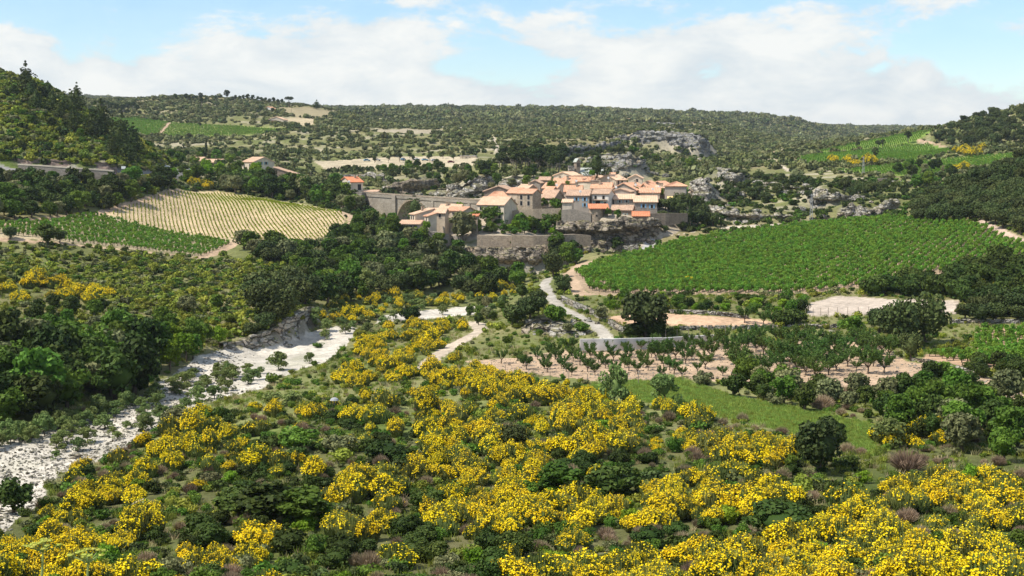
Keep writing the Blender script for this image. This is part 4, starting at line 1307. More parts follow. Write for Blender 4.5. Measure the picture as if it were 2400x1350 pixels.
house('large grey gabled house with orange slope and white chimney', 1491, 446, 468, 447, 58, 22, 25, 'R', 16, 'stone_grey', 'tile', LR=14, chim=((0.3, 0.5),))
house('grey gabled house in front of the orange slope', 1477, 450, 470, 437, 46, 6, 15, 'R', 7, 'greyr', 'tile_old', LR=8)
house('house with rose roof facing right above the vines pergola', 1520, 444, 462, 451, 20, 28, 50, 'R', 13, 'stone', 'tile', chim=((0.5, 0.2),))
house('small far house with tiled slope on the right skyline of the village', 1529, 430, 446, 473, 20, 6, 16, 'R', 5, 'stone_grey', 'tile', LR=7)
house('dark stone gabled house on the right skyline of the village', 1556, 434, 452, 463, 29, 10, 24, 'R', 8, 'stone_brown', 'tile', LR=9)
house('lean-to with white chimneys left of the hip roofed house', 1559, 441, 458, 449, 22, 3, 8, 'S', 5, 'beige', 'tile_pale', LR=6, chim=((0.6, 0.5), (0.35, 0.4)))
house('low rose roofed house above the climbing green pergola', 1546, 452, 466, 443, 46, 4, 10, 'L', 10, 'beige', 'tile', LR=7)
# round tower
tc_ = P(1397, 520, 414)
root = empty('round_tower', tc_)
tag(root, 'round reddish stone tower with red tiled cap at the rock edge', 'tower')
k = 414 / F
mb = MB()
ring = [(math.cos(a) * 2.25, math.sin(a) * 2.25) for a in np.linspace(0, 2 * math.pi, 24, endpoint=False)]
hh = 31 * k
mb.prism([(x * 1.08, y * 1.08, -4) for x, y in ring], [(x, y, hh) for x, y in ring])
mb.build('wall', MAT['stone_red'], root, smooth=False)
mb = MB()
mb.box((1.2, 0.2, -4), (3.9, 4.5, hh + 0.02))
mb.build('wing', MAT['stone_grey'], root)
mb = MB()
slab(mb, [(-2.5, -2.5, hh - 0.1), (4.1, -2.5, hh - 0.1), (4.1, 3.8, hh + 1.25), (-2.5, 3.8, hh + 1.25)])
mb.build('roof', MAT['tile_red'], root)
mb = MB()
mb.box((-0.25, -2.32, 1.8), (0.25, -2.1, 2.4))
mb.build('window', MAT['glass'], root)
# church
ch = house('church with pale stone slate nave roof behind a dark cedar', 1405, 411, 428, 497, 62, 18, 20, 'L', 16, 'stone_grey', 'lauze', LR=13, name='church', cat='church')
tb = P(1351, 404, 501)
tw = empty('bell_tower', tb, -R(52))
tag(tw, 'slender square church bell tower with pale saddle roof', 'tower')
k = 501 / F
Ht = (404 - 380) * k
mb = MB()
mb.prism([(-1.6, 0, -6), (0, 0, -6), (0, 2.0, -6), (-1.6, 2.0, -6)], [(-1.6, 0, Ht), (0, 0, Ht), (0, 2.0, Ht), (-1.6, 2.0, Ht)])
mb.add([(0, 0, Ht), (0, 2.0, Ht), (0, 1.0, Ht + 1.3)], [(0, 1, 2)])
mb.add([(-1.6, 0, Ht), (-1.6, 2.0, Ht), (-1.6, 1.0, Ht + 1.3)], [(0, 1, 2)])
mb.build('wall', MAT['stone_brown'], tw)
mb = MB()
slab(mb, [(-1.8, -0.2, Ht - 0.2), (0.2, -0.2, Ht - 0.2), (0.2, 1.0, Ht + 1.3), (-1.8, 1.0, Ht + 1.3)])
slab(mb, [(-1.8, 2.2, Ht - 0.2), (0.2, 2.2, Ht - 0.2), (0.2, 1.0, Ht + 1.3), (-1.8, 1.0, Ht + 1.3)])
mb.build('roof', MAT['lauze'], tw)
for yy in (0.45, 1.15):
    mb = MB()
    mb.box((-0.02, yy, Ht - 1.9), (0.03, yy + 0.42, Ht - 0.3))
    mb.build('louvre_opening', MAT['glass'], tw)
ribbon('ruined_wall', 'pale upright ruin wall left of the bell tower', [(1333, 388, 412, 499), (1337, 388, 412, 499.2), (1346, 389, 412, 501)], MAT['rock'], 1.0)
# bridge house, settlement and far houses
house('three storey cream house with red roof at the bridge head', 822, 427, 454, 478, 30, 26, 45, 'R', 11, 'cream', 'tile_red', win=grid('L', (0.2, 0.55, 0.85), (0.62,), 0.8, 1.7) + [('L', 0.5, 0.1, 1.0, 1.4)] + grid('R', (0.7,), (0.3,), 1.6, 2.2), chim=((0.4, 0.7),))
house('squat stone pier block under the bridge head house', 848, 452, 474, 470, 22, 6, 30, 'F', 0, 'stone_grey', 'stone_grey', LR=4)
house('low orange roof behind the bridge parapet', 884, 450, 458, 480, 34, 3, 8, 'L', 3, 'beige', 'tile_pale', LR=5)
house('cream village hall with wide gable beside the car park', 594, 380, 402, 600, 34, 42, 46, 'L', 11, 'cream', 'tile_pale', win=grid('R', (0.35, 0.6), (0.75,), 1.0, 1.2, 'teal') + [('R', 0.3, 0.15, 1.4, 1.8), ('L', 0.2, 0.3, 1.0, 2.2), ('L', 0.7, 0.3, 1.0, 2.2)])
house('long low house with pale roof behind roadside trees', 470, 377, 393, 625, 66, 8, 14, 'L', 8, 'beige', 'tile_pale', LR=9)
house('low house with tiled roof left of the utility pole', 515, 381, 396, 615, 44, 12, 22, 'L', 7, 'beige', 'tile_pale', win=grid('L', (0.3, 0.7), (0.3,), 1.0, 1.0))
house('brown windowless shed with single sloping roof', 690, 408, 420, 560, 49, 4, 6, 'D', 15, 'stone_brown', 'tile_old', LR=8)
house('small pale roofed kiosk below the settlement', 566, 409, 420, 545, 24, 4, 12, 'L', 5, 'beige', 'tile_pale', LR=4)
house('little tiled house hidden in trees before the bridge', 766, 421, 430, 530, 20, 6, 20, 'L', 5, 'beige', 'tile_pale')
house('wide cream gabled farmhouse with red doors on the far left hill', 664, 280, 289, 1060, 34, 4, 8, 'R', 6, 'cream', 'tile_pale', LR=12, win=(('L', 0.25, 0.1, 2.2, 2.2, None, 'frame', True), ('L', 0.45, 0.1, 2.2, 2.2, None, 'frame', True)))
house('small far house among trees below the ridge', 640, 256, 264, 1250, 24, 6, 16, 'R', 6, 'white', 'tile', LR=9)
house('long ruined stone house far out on the plateau', 1092, 266, 271, 2000, 38, 5, 10, 'L', 3, 'beige', 'tile_pale', LR=10)
house('pale flat roofed shelter by the upper car park', 1116, 365, 377, 765, 38, 3, 5, 'F', 0, 'beige', 'conc', LR=5, win=grid('L', (0.4, 0.6), (0.35,), 1.2, 1.0))
house('far stone sheepfold on the plateau slope', 1476, 281, 286, 1550, 16, 3, 8, 'L', 3, 'beige', 'tile_pale', LR=7)
house('small stone hut with flat lintel roof on the right hillside', 2078, 419, 432, 530, 18, 3, 8, 'F', 0, 'stone_brown', 'stone_grey', LR=3.5)

# satellite dishes on the roofs
for i, (px, py, Y) in enumerate([(1351, 424, 461), (1305, 434, 447), (1360, 449, 422), (1426, 417, 463), (1444, 439, 434), (1490, 433, 444), (1545, 438, 447), (1530, 443, 441), (818, 425, 474)]):
    p = P(px, py, Y)
    mb = MB()
    rr = [(0.42 * math.cos(a), 0.0, 0.42 * math.sin(a)) for a in np.linspace(0, 2 * math.pi, 12, endpoint=False)]
    mb.prism([(x, 0.05, z) for x, _, z in rr], [(x * 0.9, -0.06, z * 0.9) for x, _, z in rr])
    o = mb.build('satellite_dish', MAT['dish'], None, p)
    mb = MB()
    mb.tube([(0, 0.06, 0), (0, 0.25, -0.3), (0, 0.3, -1.4)], 0.05, 5)
    mb.build('mast', MAT['metal'], o)
    tag(o, 'white satellite dish on a village house roof' if i < 8 else 'white satellite dish on the bridge head house', 'satellite dish', 'village satellite dishes')

# ------------------------------------------------------------------ bridge
def bridge():
    A0, A1 = P(846, 452, 474), P(1128, 470, 434)
    d = (A1 - A0)[:2]
    Ln = np.hypot(*d)
    ang = math.atan2(d[1], d[0])
    u = d / Ln

    def sx(px):                       # distance along the bridge where a column meets its plane
        r = np.array([(px - 1200) / F, 1.0])
        m = np.array([[u[0], -r[0]], [u[1], -r[1]]])
        return np.linalg.solve(m, -A0[:2])[0]

    def at(px, py):
        s = sx(px)
        Y = A0[1] + u[1] * s
        return s, P(px, py, Y)[2] - A0[2]

    root = empty('bridge', A0, ang)
    tag(root, 'long stone arch bridge leading to the village', 'bridge')
    sl = (A1[2] - A0[2]) / Ln
    zt = lambda s: sl * s - 1.15
    zb = -24.0
    outl = [(-3, zt(-3)), (-3, zb)]
    arches = [at(931, 471), at(1003, 471), at(1027, 478), at(1082, 478)]
    crown = [at(966, 470)[1], at(1052, 477)[1]]
    for k in range(2):
        s0, s1 = arches[2 * k][0], arches[2 * k + 1][0]
        zs = crown[k] - (s1 - s0) * 0.5
        outl.append((s0, zb))
        for a in np.linspace(math.pi, 0, 19):
            outl.append(((s0 + s1) / 2 + (s1 - s0) / 2 * math.cos(a), zs + (crown[k] - zs) * math.sin(a)))
        outl.append((s1, zb))
    outl += [(Ln + 1.5, zb), (Ln + 1.5, zt(Ln + 1.5))]
    n = len(outl)
    mb = MB()
    th = 5.0
    mb.add([(s, 0, z) for s, z in outl] + [(s, th, z) for s, z in outl], [tuple(range(n)), tuple(reversed(range(n, 2 * n)))] + [(i, n + i, n + (i + 1) % n, (i + 1) % n) for i in range(n)])
    mb.build('arch_wall', MAT['ashlar'], root)
    for k in range(2):                 # proud ring of voussoirs round each arch
        s0, s1 = arches[2 * k][0], arches[2 * k + 1][0]
        zs = crown[k] - (s1 - s0) * 0.5
        ring = MB()
        for i in range(26):
            a0, a1 = math.pi - math.pi * (i + 0.04) / 26, math.pi - math.pi * (i + 0.96) / 26
            vs = []
            for yy in (-0.12, 0.3):
                for a, f in ((a0, 1.0), (a1, 1.0), (a1, 1.09), (a0, 1.09)):
                    vs.append(((s0 + s1) / 2 + (s1 - s0) / 2 * f * math.cos(a), yy, zs + (crown[k] - zs) * f * math.sin(a)))
            ring.prism(vs[:4], vs[4:])
        ring.build('arch_ring', MAT['stone'], root)
    for px in (926, 1015, 1100):
        s, _ = at(px, 480)
        mb = MB()
        wd = 0.95 if px == 926 else 0.5
        mb.box((s - wd, -0.8 if px == 926 else -0.3, zb), (s + wd, -0.003, zt(s) + (1.1 if px == 926 else -0.05)))
        mb.build('pilaster', MAT['ashlar'], root)
    for yy0, yy1 in ((-0.25, 0.35), (th - 0.35, th + 0.25)):
        p = MB()
        p.prism([(-3, yy0, zt(-3) + 0.003), (Ln + 1.5, yy0, zt(Ln + 1.5) + 0.003), (Ln + 1.5, yy1, zt(Ln + 1.5) + 0.003), (-3, yy1, zt(-3) + 0.003)],
                [(-3, yy0, zt(-3) + 1.1), (Ln + 1.5, yy0, zt(Ln + 1.5) + 1.1), (Ln + 1.5, yy1, zt(Ln + 1.5) + 1.1), (-3, yy1, zt(-3) + 1.1)])
        par = p.build('parapet', MAT['ashlar'], root)
        p = MB()
        y0, y1 = yy0 - 0.08, yy1 + 0.08
        p.prism([(-3, y0, zt(-3) + 1.103), (Ln + 1.5, y0, zt(Ln + 1.5) + 1.103), (Ln + 1.5, y1, zt(Ln + 1.5) + 1.103), (-3, y1, zt(-3) + 1.103)],
                [(-3, y0, zt(-3) + 1.3), (Ln + 1.5, y0, zt(Ln + 1.5) + 1.3), (Ln + 1.5, y1, zt(Ln + 1.5) + 1.3), (-3, y1, zt(-3) + 1.3)])
        p.build('coping', MAT['stone'], par)


bridge()

# ------------------------------------------------------------------ cars, poles, signs
def car_mesh(paint):
    b = MB()
    prof = [(-2.05, 0.35), (2.0, 0.35), (2.08, 0.6), (1.95, 0.85), (1.0, 0.98), (0.4, 1.42), (-1.1, 1.45), (-1.85, 1.0), (-2.1, 0.9)]
    n = len(prof)
    ins = lambda z: 0.82 if z < 1.0 else 0.66
    b.prism([(x, -ins(z), z) for x, z in prof], [(x, ins(z), z) for x, z in prof])
    g = MB()
    for s in (-1, 1):
        q = [(0.85, 1.0), (0.36, 1.36), (-1.05, 1.38), (-1.6, 1.03)]
        g.prism([(x, s * (0.83 - (z - 1.0) * 0.42), z) for x, z in q], [(x, s * (0.78 - (z - 1.0) * 0.42), z) for x, z in q])
    g.prism([(1.02, -0.62, 1.0), (1.02, 0.62, 1.0), (0.44, 0.58, 1.41), (0.44, -0.58, 1.41)], [(1.06, -0.62, 1.01), (1.06, 0.62, 1.01), (0.48, 0.58, 1.42), (0.48, -0.58, 1.42)])
    wm = MB()
    t = [(0.33 * math.cos(a), 0.33 * math.sin(a)) for a in np.linspace(0, 2 * math.pi, 12, endpoint=False)]
    wm.prism([(x, -0.1, z) for x, z in t], [(x, 0.1, z) for x, z in t])
    return b.mesh('car', [MAT[paint]], True), g.mesh('glazing', [MAT['glass']]), wm.mesh('wheel', [MAT['tyre']])


CARS = {k: car_mesh(k) for k in ('carwhite', 'carblue', 'cardark', 'carred', 'carsilver')}
for px, py, y0, paint, rz, lb in [
        (860, 378, 600, 'carblue', 0.1, 'pale blue parked car on the upper car park'), (884, 377, 600, 'carsilver', 0.2, 'silver parked car beside the blue one on the upper car park'),
        (945, 376, 600, 'carblue', 1.2, 'blue car under the small trees of the upper car park'), (976, 375, 600, 'carwhite', 0.3, 'white car in the middle of the upper car park'),
        (996, 377, 600, 'carblue', 0.1, 'blue parked car right of the white one on the upper car park'), (1018, 378, 600, 'carsilver', 0.2, 'silver car near the dark tree of the upper car park'),
        (1057, 382, 600, 'carred', 0.1, 'dark red car at the right end of the upper car park'), (456, 404, 480, 'cardark', 0.3, 'dark blue car under roadside tree by the settlement'),
        (592, 411, 480, 'carwhite', 0.2, 'white van-like car nearest the cream hall'), (612, 413, 480, 'carwhite', 0.1, 'white car in the middle of the settlement car park'),
        (632, 415, 480, 'carsilver', 0.1, 'silver car beside the brown shed'), (385, 394, 440, 'carwhite', 0.5, 'white car half hidden by trees on the left road'), (440, 402, 480, 'carsilver', 0.3, 'silver car left of the dark blue car')]:
    h = hit(px, py, y0)[0]
    if np.isnan(h[0]):
        h = P(px, py, y0 + 60)
    b, g, wm = CARS[paint]
    o = obj('car', b, None, h, rz)
    tag(o, lb, 'car', 'parked cars')
    obj('glazing', g, o)
    for x in (-1.25, 1.3):
        for s in (-1, 1):
            obj('wheel', wm, o, (x, s * 0.76, 0.33))


def pole(label, px, py, ht, y0, lat=False, arm=True, Y=None, name='utility_pole'):
    h = hit(px, py, y0)[0] if Y is None else P(px, py, Y)
    root = empty(name, h)
    tag(root, label, 'pole')
    if lat:
        for s in (-1, 1):
            for q in (-1, 1):
                mb = MB()
                mb.tube([(0.55 * s, 0.55 * q, -1), (0.12 * s, 0.12 * q, ht)], 0.06, 4)
                mb.build('leg', MAT['metal'], root)
        mb = MB()
        for k in range(9):
            z0, z1 = ht * k / 9, ht * (k + 1) / 9
            r0, r1 = 0.55 - 0.43 * k / 9, 0.55 - 0.43 * (k + 1) / 9
            sg = 1 if k % 2 else -1
            for q in (-1, 1):
                mb.tube([(r0 * sg, r0 * q, z0), (-r1 * sg, r1 * q, z1)], 0.035, 3)
        mb.build('bracing', MAT['metal'], root)
    else:
        mb = MB()
        mb.tube([(0, 0, -1), (0, 0, ht)], [0.16, 0.10], 8)
        mb.build('shaft', MAT['woodpole'], root)
    if arm:
        mb = MB()
        mb.box((-0.9, -0.06, ht - 0.5), (0.9, 0.06, ht - 0.38))
        mb.build('crossarm', MAT['metal' if lat else 'woodpole'], root)
    return root


pole('tall utility pole standing before the settlement houses', 506, 402, 7.5, 480)
pole('lattice power pylon by the yellow broom on the right fields', 2023, 408, 8.0, 450, True)
pole('slim tall pylon at the top edge of the big vineyard', 1901, 520, 9.5, 400, True)
pole('thin lamp pole near the settlement car park', 729, 424, 4.5, 480, arm=False)
pole('short pole on the far tan field', 791, 262, 8.0, 900)
pole('thin pole in the tan field below the ridge', 683, 264, 8.0, 900)
pole('white survey post by the terrace wall', 1812, 782, 1.6, 180, arm=False)
for px, py, w_, h_, mt, lb, ht in [(290, 389, 1.5, 0.9, 'dish', 'white information sign board at the end of the roadside wall', 3.2), (273, 399, 0.7, 0.7, 'purple', 'small purple sign on a thin post by the road', 2.0), (410, 395, 0.5, 1.1, 'signblue', 'blue sign among roadside trees', 2.6)]:
    h = hit(px, py + 22, 395, 520)[0]
    h = h if not np.isnan(h[0]) else P(px, py + 22, 430)
    root = empty('road_sign', h)
    tag(root, lb, 'sign')
    mb = MB()
    mb.tube([(0, 0, -0.5), (0, 0, ht)], 0.05, 6)
    mb.build('post', MAT['metal'], root)
    mb = MB()
    mb.box((-w_ / 2, -0.09, ht - h_), (w_ / 2, -0.055, ht))
    mb.build('panel', MAT[mt], root)
# wire fence posts along the terraces
rngf = random.Random(4)
for line, y0, y1, cnt, ht, lb, gp in [([(1560, 800), (1640, 797), (1700, 792)], 195, 240, 7, 2.0, 'thin dark fence post along the concrete wall', 'fence posts by the concrete wall'), ([(1870, 742), (1950, 738), (2060, 736)], 215, 260, 10, 1.4, 'thin pale fence post at the fallow field edge', 'fence posts of the fallow field'), ([(1120, 862), (1260, 888), (1450, 902), (1600, 893)], 150, 210, 14, 1.2, 'thin wire fence post along the orchard front', 'fence posts before the orchard')]:
    t = np.linspace(0, 1, cnt)
    a = np.array(line, float)
    tt = np.linspace(0, 1, len(a))
    h = hit(np.interp(t, tt, a[:, 0]), np.interp(t, tt, a[:, 1]), y0, y1)
    mb = MB()
    mb.tube([(0, 0, -0.3), (0, 0, ht)], 0.045, 6)
    me = mb.mesh('fence_post', [MAT['woodpole']])
    for p in h:
        if not np.isnan(p[0]):
            tag(obj('fence_post', me, None, p), lb, 'post', gp)
# grey domed disc on a post in the broom
h = hit(784, 962, 100)[0]
root = empty('disc_feeder', h)
tag(root, 'grey domed disc on a short dark post in green grass', 'feeder')
mb = MB()
mb.tube([(0, 0, -0.2), (0, 0, 1.3)], 0.06, 7)
mb.build('post', MAT['woodpole'], root)
mb = MB()
for a0, z0, a1, z1 in ((0.55, 1.28, 0.42, 1.48), (0.42, 1.48, 0.2, 1.6)):
    r0 = [(a0 * math.cos(t), a0 * math.sin(t), z0) for t in np.linspace(0, 2 * math.pi, 16, endpoint=False)]
    r1 = [(a1 * math.cos(t), a1 * math.sin(t), z1) for t in np.linspace(0, 2 * math.pi, 16, endpoint=False)]
    mb.prism(r0, r1)
mb.build('dome', MAT['metal'], root, smooth=False)
# bleached log in the broom
h = hit(326, 1192, 80)[0]
mb = MB()
mb.tube([(-0.6, 0, 0.35), (-0.1, 0.05, 0.6), (0.45, 0, 0.85)], [0.07, 0.09, 0.05], 7)
mb.tube([(-0.1, 0.05, 0.6), (0.2, 0, 0.55), (0.45, -0.05, 0.6)], [0.05, 0.04, 0.02], 6)
tag(mb.build('dead_branch', plainmat('bleached wood', (0.52, 0.44, 0.33), 0.15), None, h), 'bleached dead branch among the broom at lower left', 'branch')

# ------------------------------------------------------------------ plants: prototypes
def unit(v):
    return v / np.maximum(np.linalg.norm(v, axis=-1, keepdims=True), 1e-9)


def cards(C, Nrm, su, sv, rng, up=None):
    """small leaf faces: centres, normals, half sizes"""
    n = len(C)
    r = rng.normal(size=(n, 3)) if up is None else up
    t = unit(np.cross(Nrm, r))
    b = unit(np.cross(Nrm, t))
    su = np.broadcast_to(su, (n,))[:, None]
    sv = np.broadcast_to(sv, (n,))[:, None]
    V = np.stack([C - t * su, C - b * sv, C + t * su, C + b * sv], 1).reshape(-1, 3)
    return V, np.arange(n * 4).reshape(n, 4)


class Fol:
    def __init__(s):
        s.V, s.F, s.k = [], [], 0

    def add(s, V, Fq):
        s.V.append(V)
        s.F.append(Fq + s.k)
        s.k += len(V)

    def clump(s, c, r, n, leaf, rng, rand=0.55, up=0.15, lo=0.72, stretch=1.3):
        d = unit(rng.normal(size=(n, 3)) + np.array([0, 0, up]))
        f = rng.uniform(lo, 1.0, n)[:, None]
        C = np.array(c) + d * np.array(r) * f
        Nn = unit(unit(d / np.array(r)) + rng.normal(size=(n, 3)) * rand)
        z = leaf * rng.uniform(0.7, 1.3, n)
        s.add(*cards(C, Nn, z * stretch, z, rng))

    def core(s, c, r, rng):
        """inner mass, so that a crown is not see-through everywhere"""
        th = np.linspace(0, math.pi, 5)
        ph = np.linspace(0, 2 * math.pi, 8, endpoint=False)
        V = np.array([[math.sin(a) * math.cos(b), math.sin(a) * math.sin(b), math.cos(a)] for a in th for b in ph])
        V = V * np.array(r) * rng.uniform(0.85, 1.1, (len(V), 1)) + np.array(c)
        q = [(i * 8 + j, (i + 1) * 8 + j, (i + 1) * 8 + (j + 1) % 8, i * 8 + (j + 1) % 8) for i in range(4) for j in range(8)]
        s.add(V, np.array(q))

    def mesh(s, name, mat):
        return npmesh(name, np.concatenate(s.V), np.concatenate(s.F), [mat])


def crown(seed, rx, rz, cz, nclump, leaf, n, core=0.55, squash=1.0, shape=None, crad=(0.30, 0.46)):
    """an uneven crown: leaf clumps spread through the volume. rx radius, rz half height, cz centre height"""
    rng = np.random.default_rng(seed)
    f = Fol()
    lop = rng.normal(size=3) * 0.12
    for k in range(nclump):
        d = unit(rng.normal(size=3) + np.array([0, 0, 0.25]))
        q = rng.uniform(0.45, 0.80) * (1 + d @ lop)
        if shape:
            q *= shape(d[2])
        c = np.array([d[0] * rx * q, d[1] * rx * q, cz + d[2] * rz * q])
        r = rng.uniform(*crad) * rx
        f.clump(c, (r, r, r * rng.uniform(0.6, 0.9) * squash), n, leaf, rng)
    if core:
        f.core((0, 0, cz - rz * 0.08), (rx * core, rx * core, rz * core), rng)
    return f


def trunk_mesh(seed, h, r, mat, limbs=4, spread=0.5, base=0.45, lean=0.06):
    rng = np.random.default_rng(seed)
    mb = MB()
    p = [(0, 0, -0.4), (rng.normal() * lean * h, rng.normal() * lean * h, h * 0.35), (rng.normal() * lean * h, rng.normal() * lean * h, h * 0.75)]
    mb.tube(p, [r * 1.25, r, r * 0.5], 7)
    for k in range(limbs):
        a = 2 * math.pi * (k + rng.uniform(-0.3, 0.3)) / limbs
        s = np.array(p[1]) * (1 - base) + np.array(p[2]) * base * rng.uniform(0.3, 1.0)
        e = s + np.array([math.cos(a) * spread * h, math.sin(a) * spread * h, h * rng.uniform(0.2, 0.42)])
        mb.tube([s, (s + e) / 2 + np.array([0, 0, 0.04 * h]), e], [r * 0.5, r * 0.36, r * 0.15], 5)
    return mb.mesh('trunk', [mat], True)


PRO = {}


def broom(seed, h=1.9, rad=1.35, dens=1.0, sparse=False):
    rng = np.random.default_rng(seed)
    st, fl = Fol(), Fol()
    lobes = [(np.array([0, 0, 0.0]), 1.0)] + [(np.array([math.cos(a), math.sin(a), 0]) * rad * rng.uniform(0.35, 0.6), rng.uniform(0.65, 0.92)) for a in rng.uniform(0, 6.28, 4)]
    for c, s in lobes:
        n = int(230 * s)
        a = rng.uniform(0, 2 * math.pi, n)
        q = np.sqrt(rng.uniform(0, 1, n))
        tip = np.stack([np.cos(a) * q * rad * 0.62 * s, np.sin(a) * q * rad * 0.62 * s, h * s * (1 - 0.42 * q ** 2) * rng.uniform(0.78, 1.05, n)], 1)
        rootp = tip * np.array([0.3, 0.3, 0.05])
        mid = (tip * 0.75 + rootp * 0.25)
        mid[:, 2] = tip[:, 2] * 0.62
        dr = unit(tip - mid)
        nn = unit(np.cross(dr, rng.normal(size=(n, 3))))
        t2 = np.cross(nn, dr)
        wv = rng.uniform(0.012, 0.03, n)[:, None] * 1.6
        V = np.stack([mid - t2 * wv, mid + t2 * wv, tip + t2 * wv * 0.4, tip - t2 * wv * 0.4], 1).reshape(-1, 3) + c
        st.add(V, np.arange(n * 4).reshape(n, 4))
        V = np.stack([rootp - t2 * wv, rootp + t2 * wv, mid + t2 * wv, mid - t2 * wv], 1).reshape(-1, 3) + c
        st.add(V, np.arange(n * 4).reshape(n, 4))
        m = int((170 if sparse else 480) * s * dens)
        k = rng.integers(0, n, m)
        up = rng.beta(3.2, 1.0, m)[:, None]
        Cc = mid[k] + (tip[k] - mid[k]) * (0.25 + 0.8 * up) + rng.normal(size=(m, 3)) * 0.045 + c
        keep = vn(Cc[:, 0] * 2.6 + seed, Cc[:, 1] * 2.6 + Cc[:, 2] * 2, seed) > (0.48 if sparse else 0.33)
        Cc = Cc[keep]
        Nn = unit(rng.normal(size=(len(Cc), 3)) * 0.7 + np.array([0, 0, 1.1]) + unit(Cc * np.array([1, 1, 0.3])) * 0.6)
        z = rng.uniform(0.038, 0.068, len(Cc))
        fl.add(*cards(Cc, Nn, z * 1.15, z, rng))
        st.core(c + np.array([0, 0, h * s * 0.30]), (rad * 0.42 * s, rad * 0.42 * s, h * s * 0.34), rng)
    return [('broom_bush', st.mesh('stems', MAT['broom_stem'])), ('blossom', fl.mesh('blossom', MAT['broom_flower']))]


def drybush(seed, h=1.5, rad=1.2, mat='broom_dry'):
    rng = np.random.default_rng(seed)
    f = Fol()
    n = 1100
    a = rng.uniform(0, 2 * math.pi, n)
    q = np.sqrt(rng.uniform(0, 1, n))
    tip = np.stack([np.cos(a) * q * rad, np.sin(a) * q * rad, h * (1 - 0.45 * q ** 2) * rng.uniform(0.5, 1.05, n)], 1)
    s = tip * np.array([0.45, 0.45, 0.35]) * rng.uniform(0.4, 1.3, (n, 1))
    dr = unit(tip - s)
    nn = unit(np.cross(dr, rng.normal(size=(n, 3))))
    t2 = np.cross(nn, dr)
    wv = rng.uniform(0.008, 0.02, n)[:, None]
    f.add(np.stack([s - t2 * wv, s + t2 * wv, tip + t2 * wv * 0.4, tip - t2 * wv * 0.4], 1).reshape(-1, 3), np.arange(n * 4).reshape(n, 4))
    f.core((0, 0, h * 0.25), (rad * 0.5, rad * 0.5, h * 0.3), rng)
    return [('dry_shrub', f.mesh('twigs', MAT[mat]))]


def tree(name, seed, h, rx, rz, cz, mat, nclump=20, leaf=0.16, n=70, bark='bark', tr=0.16, core=0.55, crad=(0.30, 0.46), shape=None, squash=1.0, limbs=4):
    return [(name, None), ('trunk', trunk_mesh(seed, cz + rz * 0.3, tr, MAT[bark], limbs, 0.35)), ('crown', crown(seed, rx, rz, cz, nclump, leaf, n, core, squash, shape, crad).mesh('crown', MAT[mat]))]


def pine(name, seed, h, mat='leaf_pine', wide=0.26, leaf=0.17, start=0.18, flatten=0.45, tiers=11):
    rng = np.random.default_rng(seed)
    f = Fol()
    for k in range(tiers):
        t = start + (1 - start) * k / (tiers - 1)
        rad = h * wide * (1 - t) ** 0.75 * rng.uniform(0.75, 1.2) + 0.25
        m = max(1, int(6 * (1 - t)) + 1)
        a0 = rng.uniform(0, 6.28)
        for j in range(m):
            a = a0 + 2 * math.pi * j / m + rng.normal() * 0.3
            q = rad * rng.uniform(0.45, 0.75) if m > 1 else 0
            r = rad * rng.uniform(0.42, 0.6) + 0.12
            f.clump((math.cos(a) * q, math.sin(a) * q, h * t + rng.normal() * 0.15), (r, r, r * flatten * 1.3), 46, leaf, rng, up=0.3)
    f.core((0, 0, h * 0.45), (h * wide * 0.35, h * wide * 0.35, h * 0.34), rng)
    return [(name, None), ('trunk', trunk_mesh(seed, h * 0.9, h * 0.022, MAT['bark'], 3, 0.12)), ('crown', f.mesh('crown', MAT[mat]))]


def cypress(seed, h=9.0):
    rng = np.random.default_rng(seed)
    f = Fol()
    for k in range(14):
        t = k / 13
        r = h * 0.085 * math.sin(math.pi * min(1, 0.16 + t * 0.86)) ** 0.7 + 0.08
        f.clump((rng.normal() * 0.05, rng.normal() * 0.05, h * (0.08 + 0.88 * t)), (r, r, h * 0.07), 60, 0.13, rng)
    f.core((0, 0, h * 0.45), (h * 0.06, h * 0.06, h * 0.4), rng)
    return [('cypress_tree', None), ('trunk', trunk_mesh(seed, h * 0.5, 0.12, MAT['bark'], 2, 0.05)), ('crown', f.mesh('crown', MAT['leaf_cypress']))]


def cherry(seed, h=3.2, rad=1.7, full=1.0):
    """vase-shaped orchard tree with upright leafy whips"""
    rng = np.random.default_rng(seed)
    mb, f = MB(), Fol()
    mb.tube([(0, 0, -0.3), (0.03, 0, 0.45), (0, 0.03, 0.8)], [0.12, 0.1, 0.09], 6)
    nb = 7
    for k in range(nb):
        a = 2 * math.pi * (k + rng.uniform(-0.25, 0.25)) / nb
        e = np.array([math.cos(a) * rad * rng.uniform(0.5, 0.8), math.sin(a) * rad * rng.uniform(0.5, 0.8), h * rng.uniform(0.62, 0.8)])
        s = np.array([0, 0, 0.7])
        m = s + (e - s) * 0.5 + np.array([0, 0, -0.12])
        mb.tube([s, m, e], [0.055, 0.04, 0.02], 5)
        for j in range(int(7.5 * full)):
            t = rng.uniform(0.35, 1.0)
            b = s + (e - s) * t
            d = unit(np.array([math.cos(a), math.sin(a), 1.3]) + rng.normal(size=3) * 0.55)
            ln = rng.uniform(0.5, 1.0) * h * 0.28
            n = 26
            tt = rng.uniform(0, 1, n)[:, None]
            C = b + d * ln * tt + rng.normal(size=(n, 3)) * 0.09
            Nn = unit(rng.normal(size=(n, 3)) + np.array([0, 0, 0.5]))
            z = rng.uniform(0.05, 0.085, n)
            f.add(*cards(C, Nn, z * 1.6, z, rng))
    return [('cherry_tree', None), ('trunk', mb.mesh('trunk', [MAT['bark']], True)), ('crown', f.mesh('crown', MAT['leaf_cherry']))]


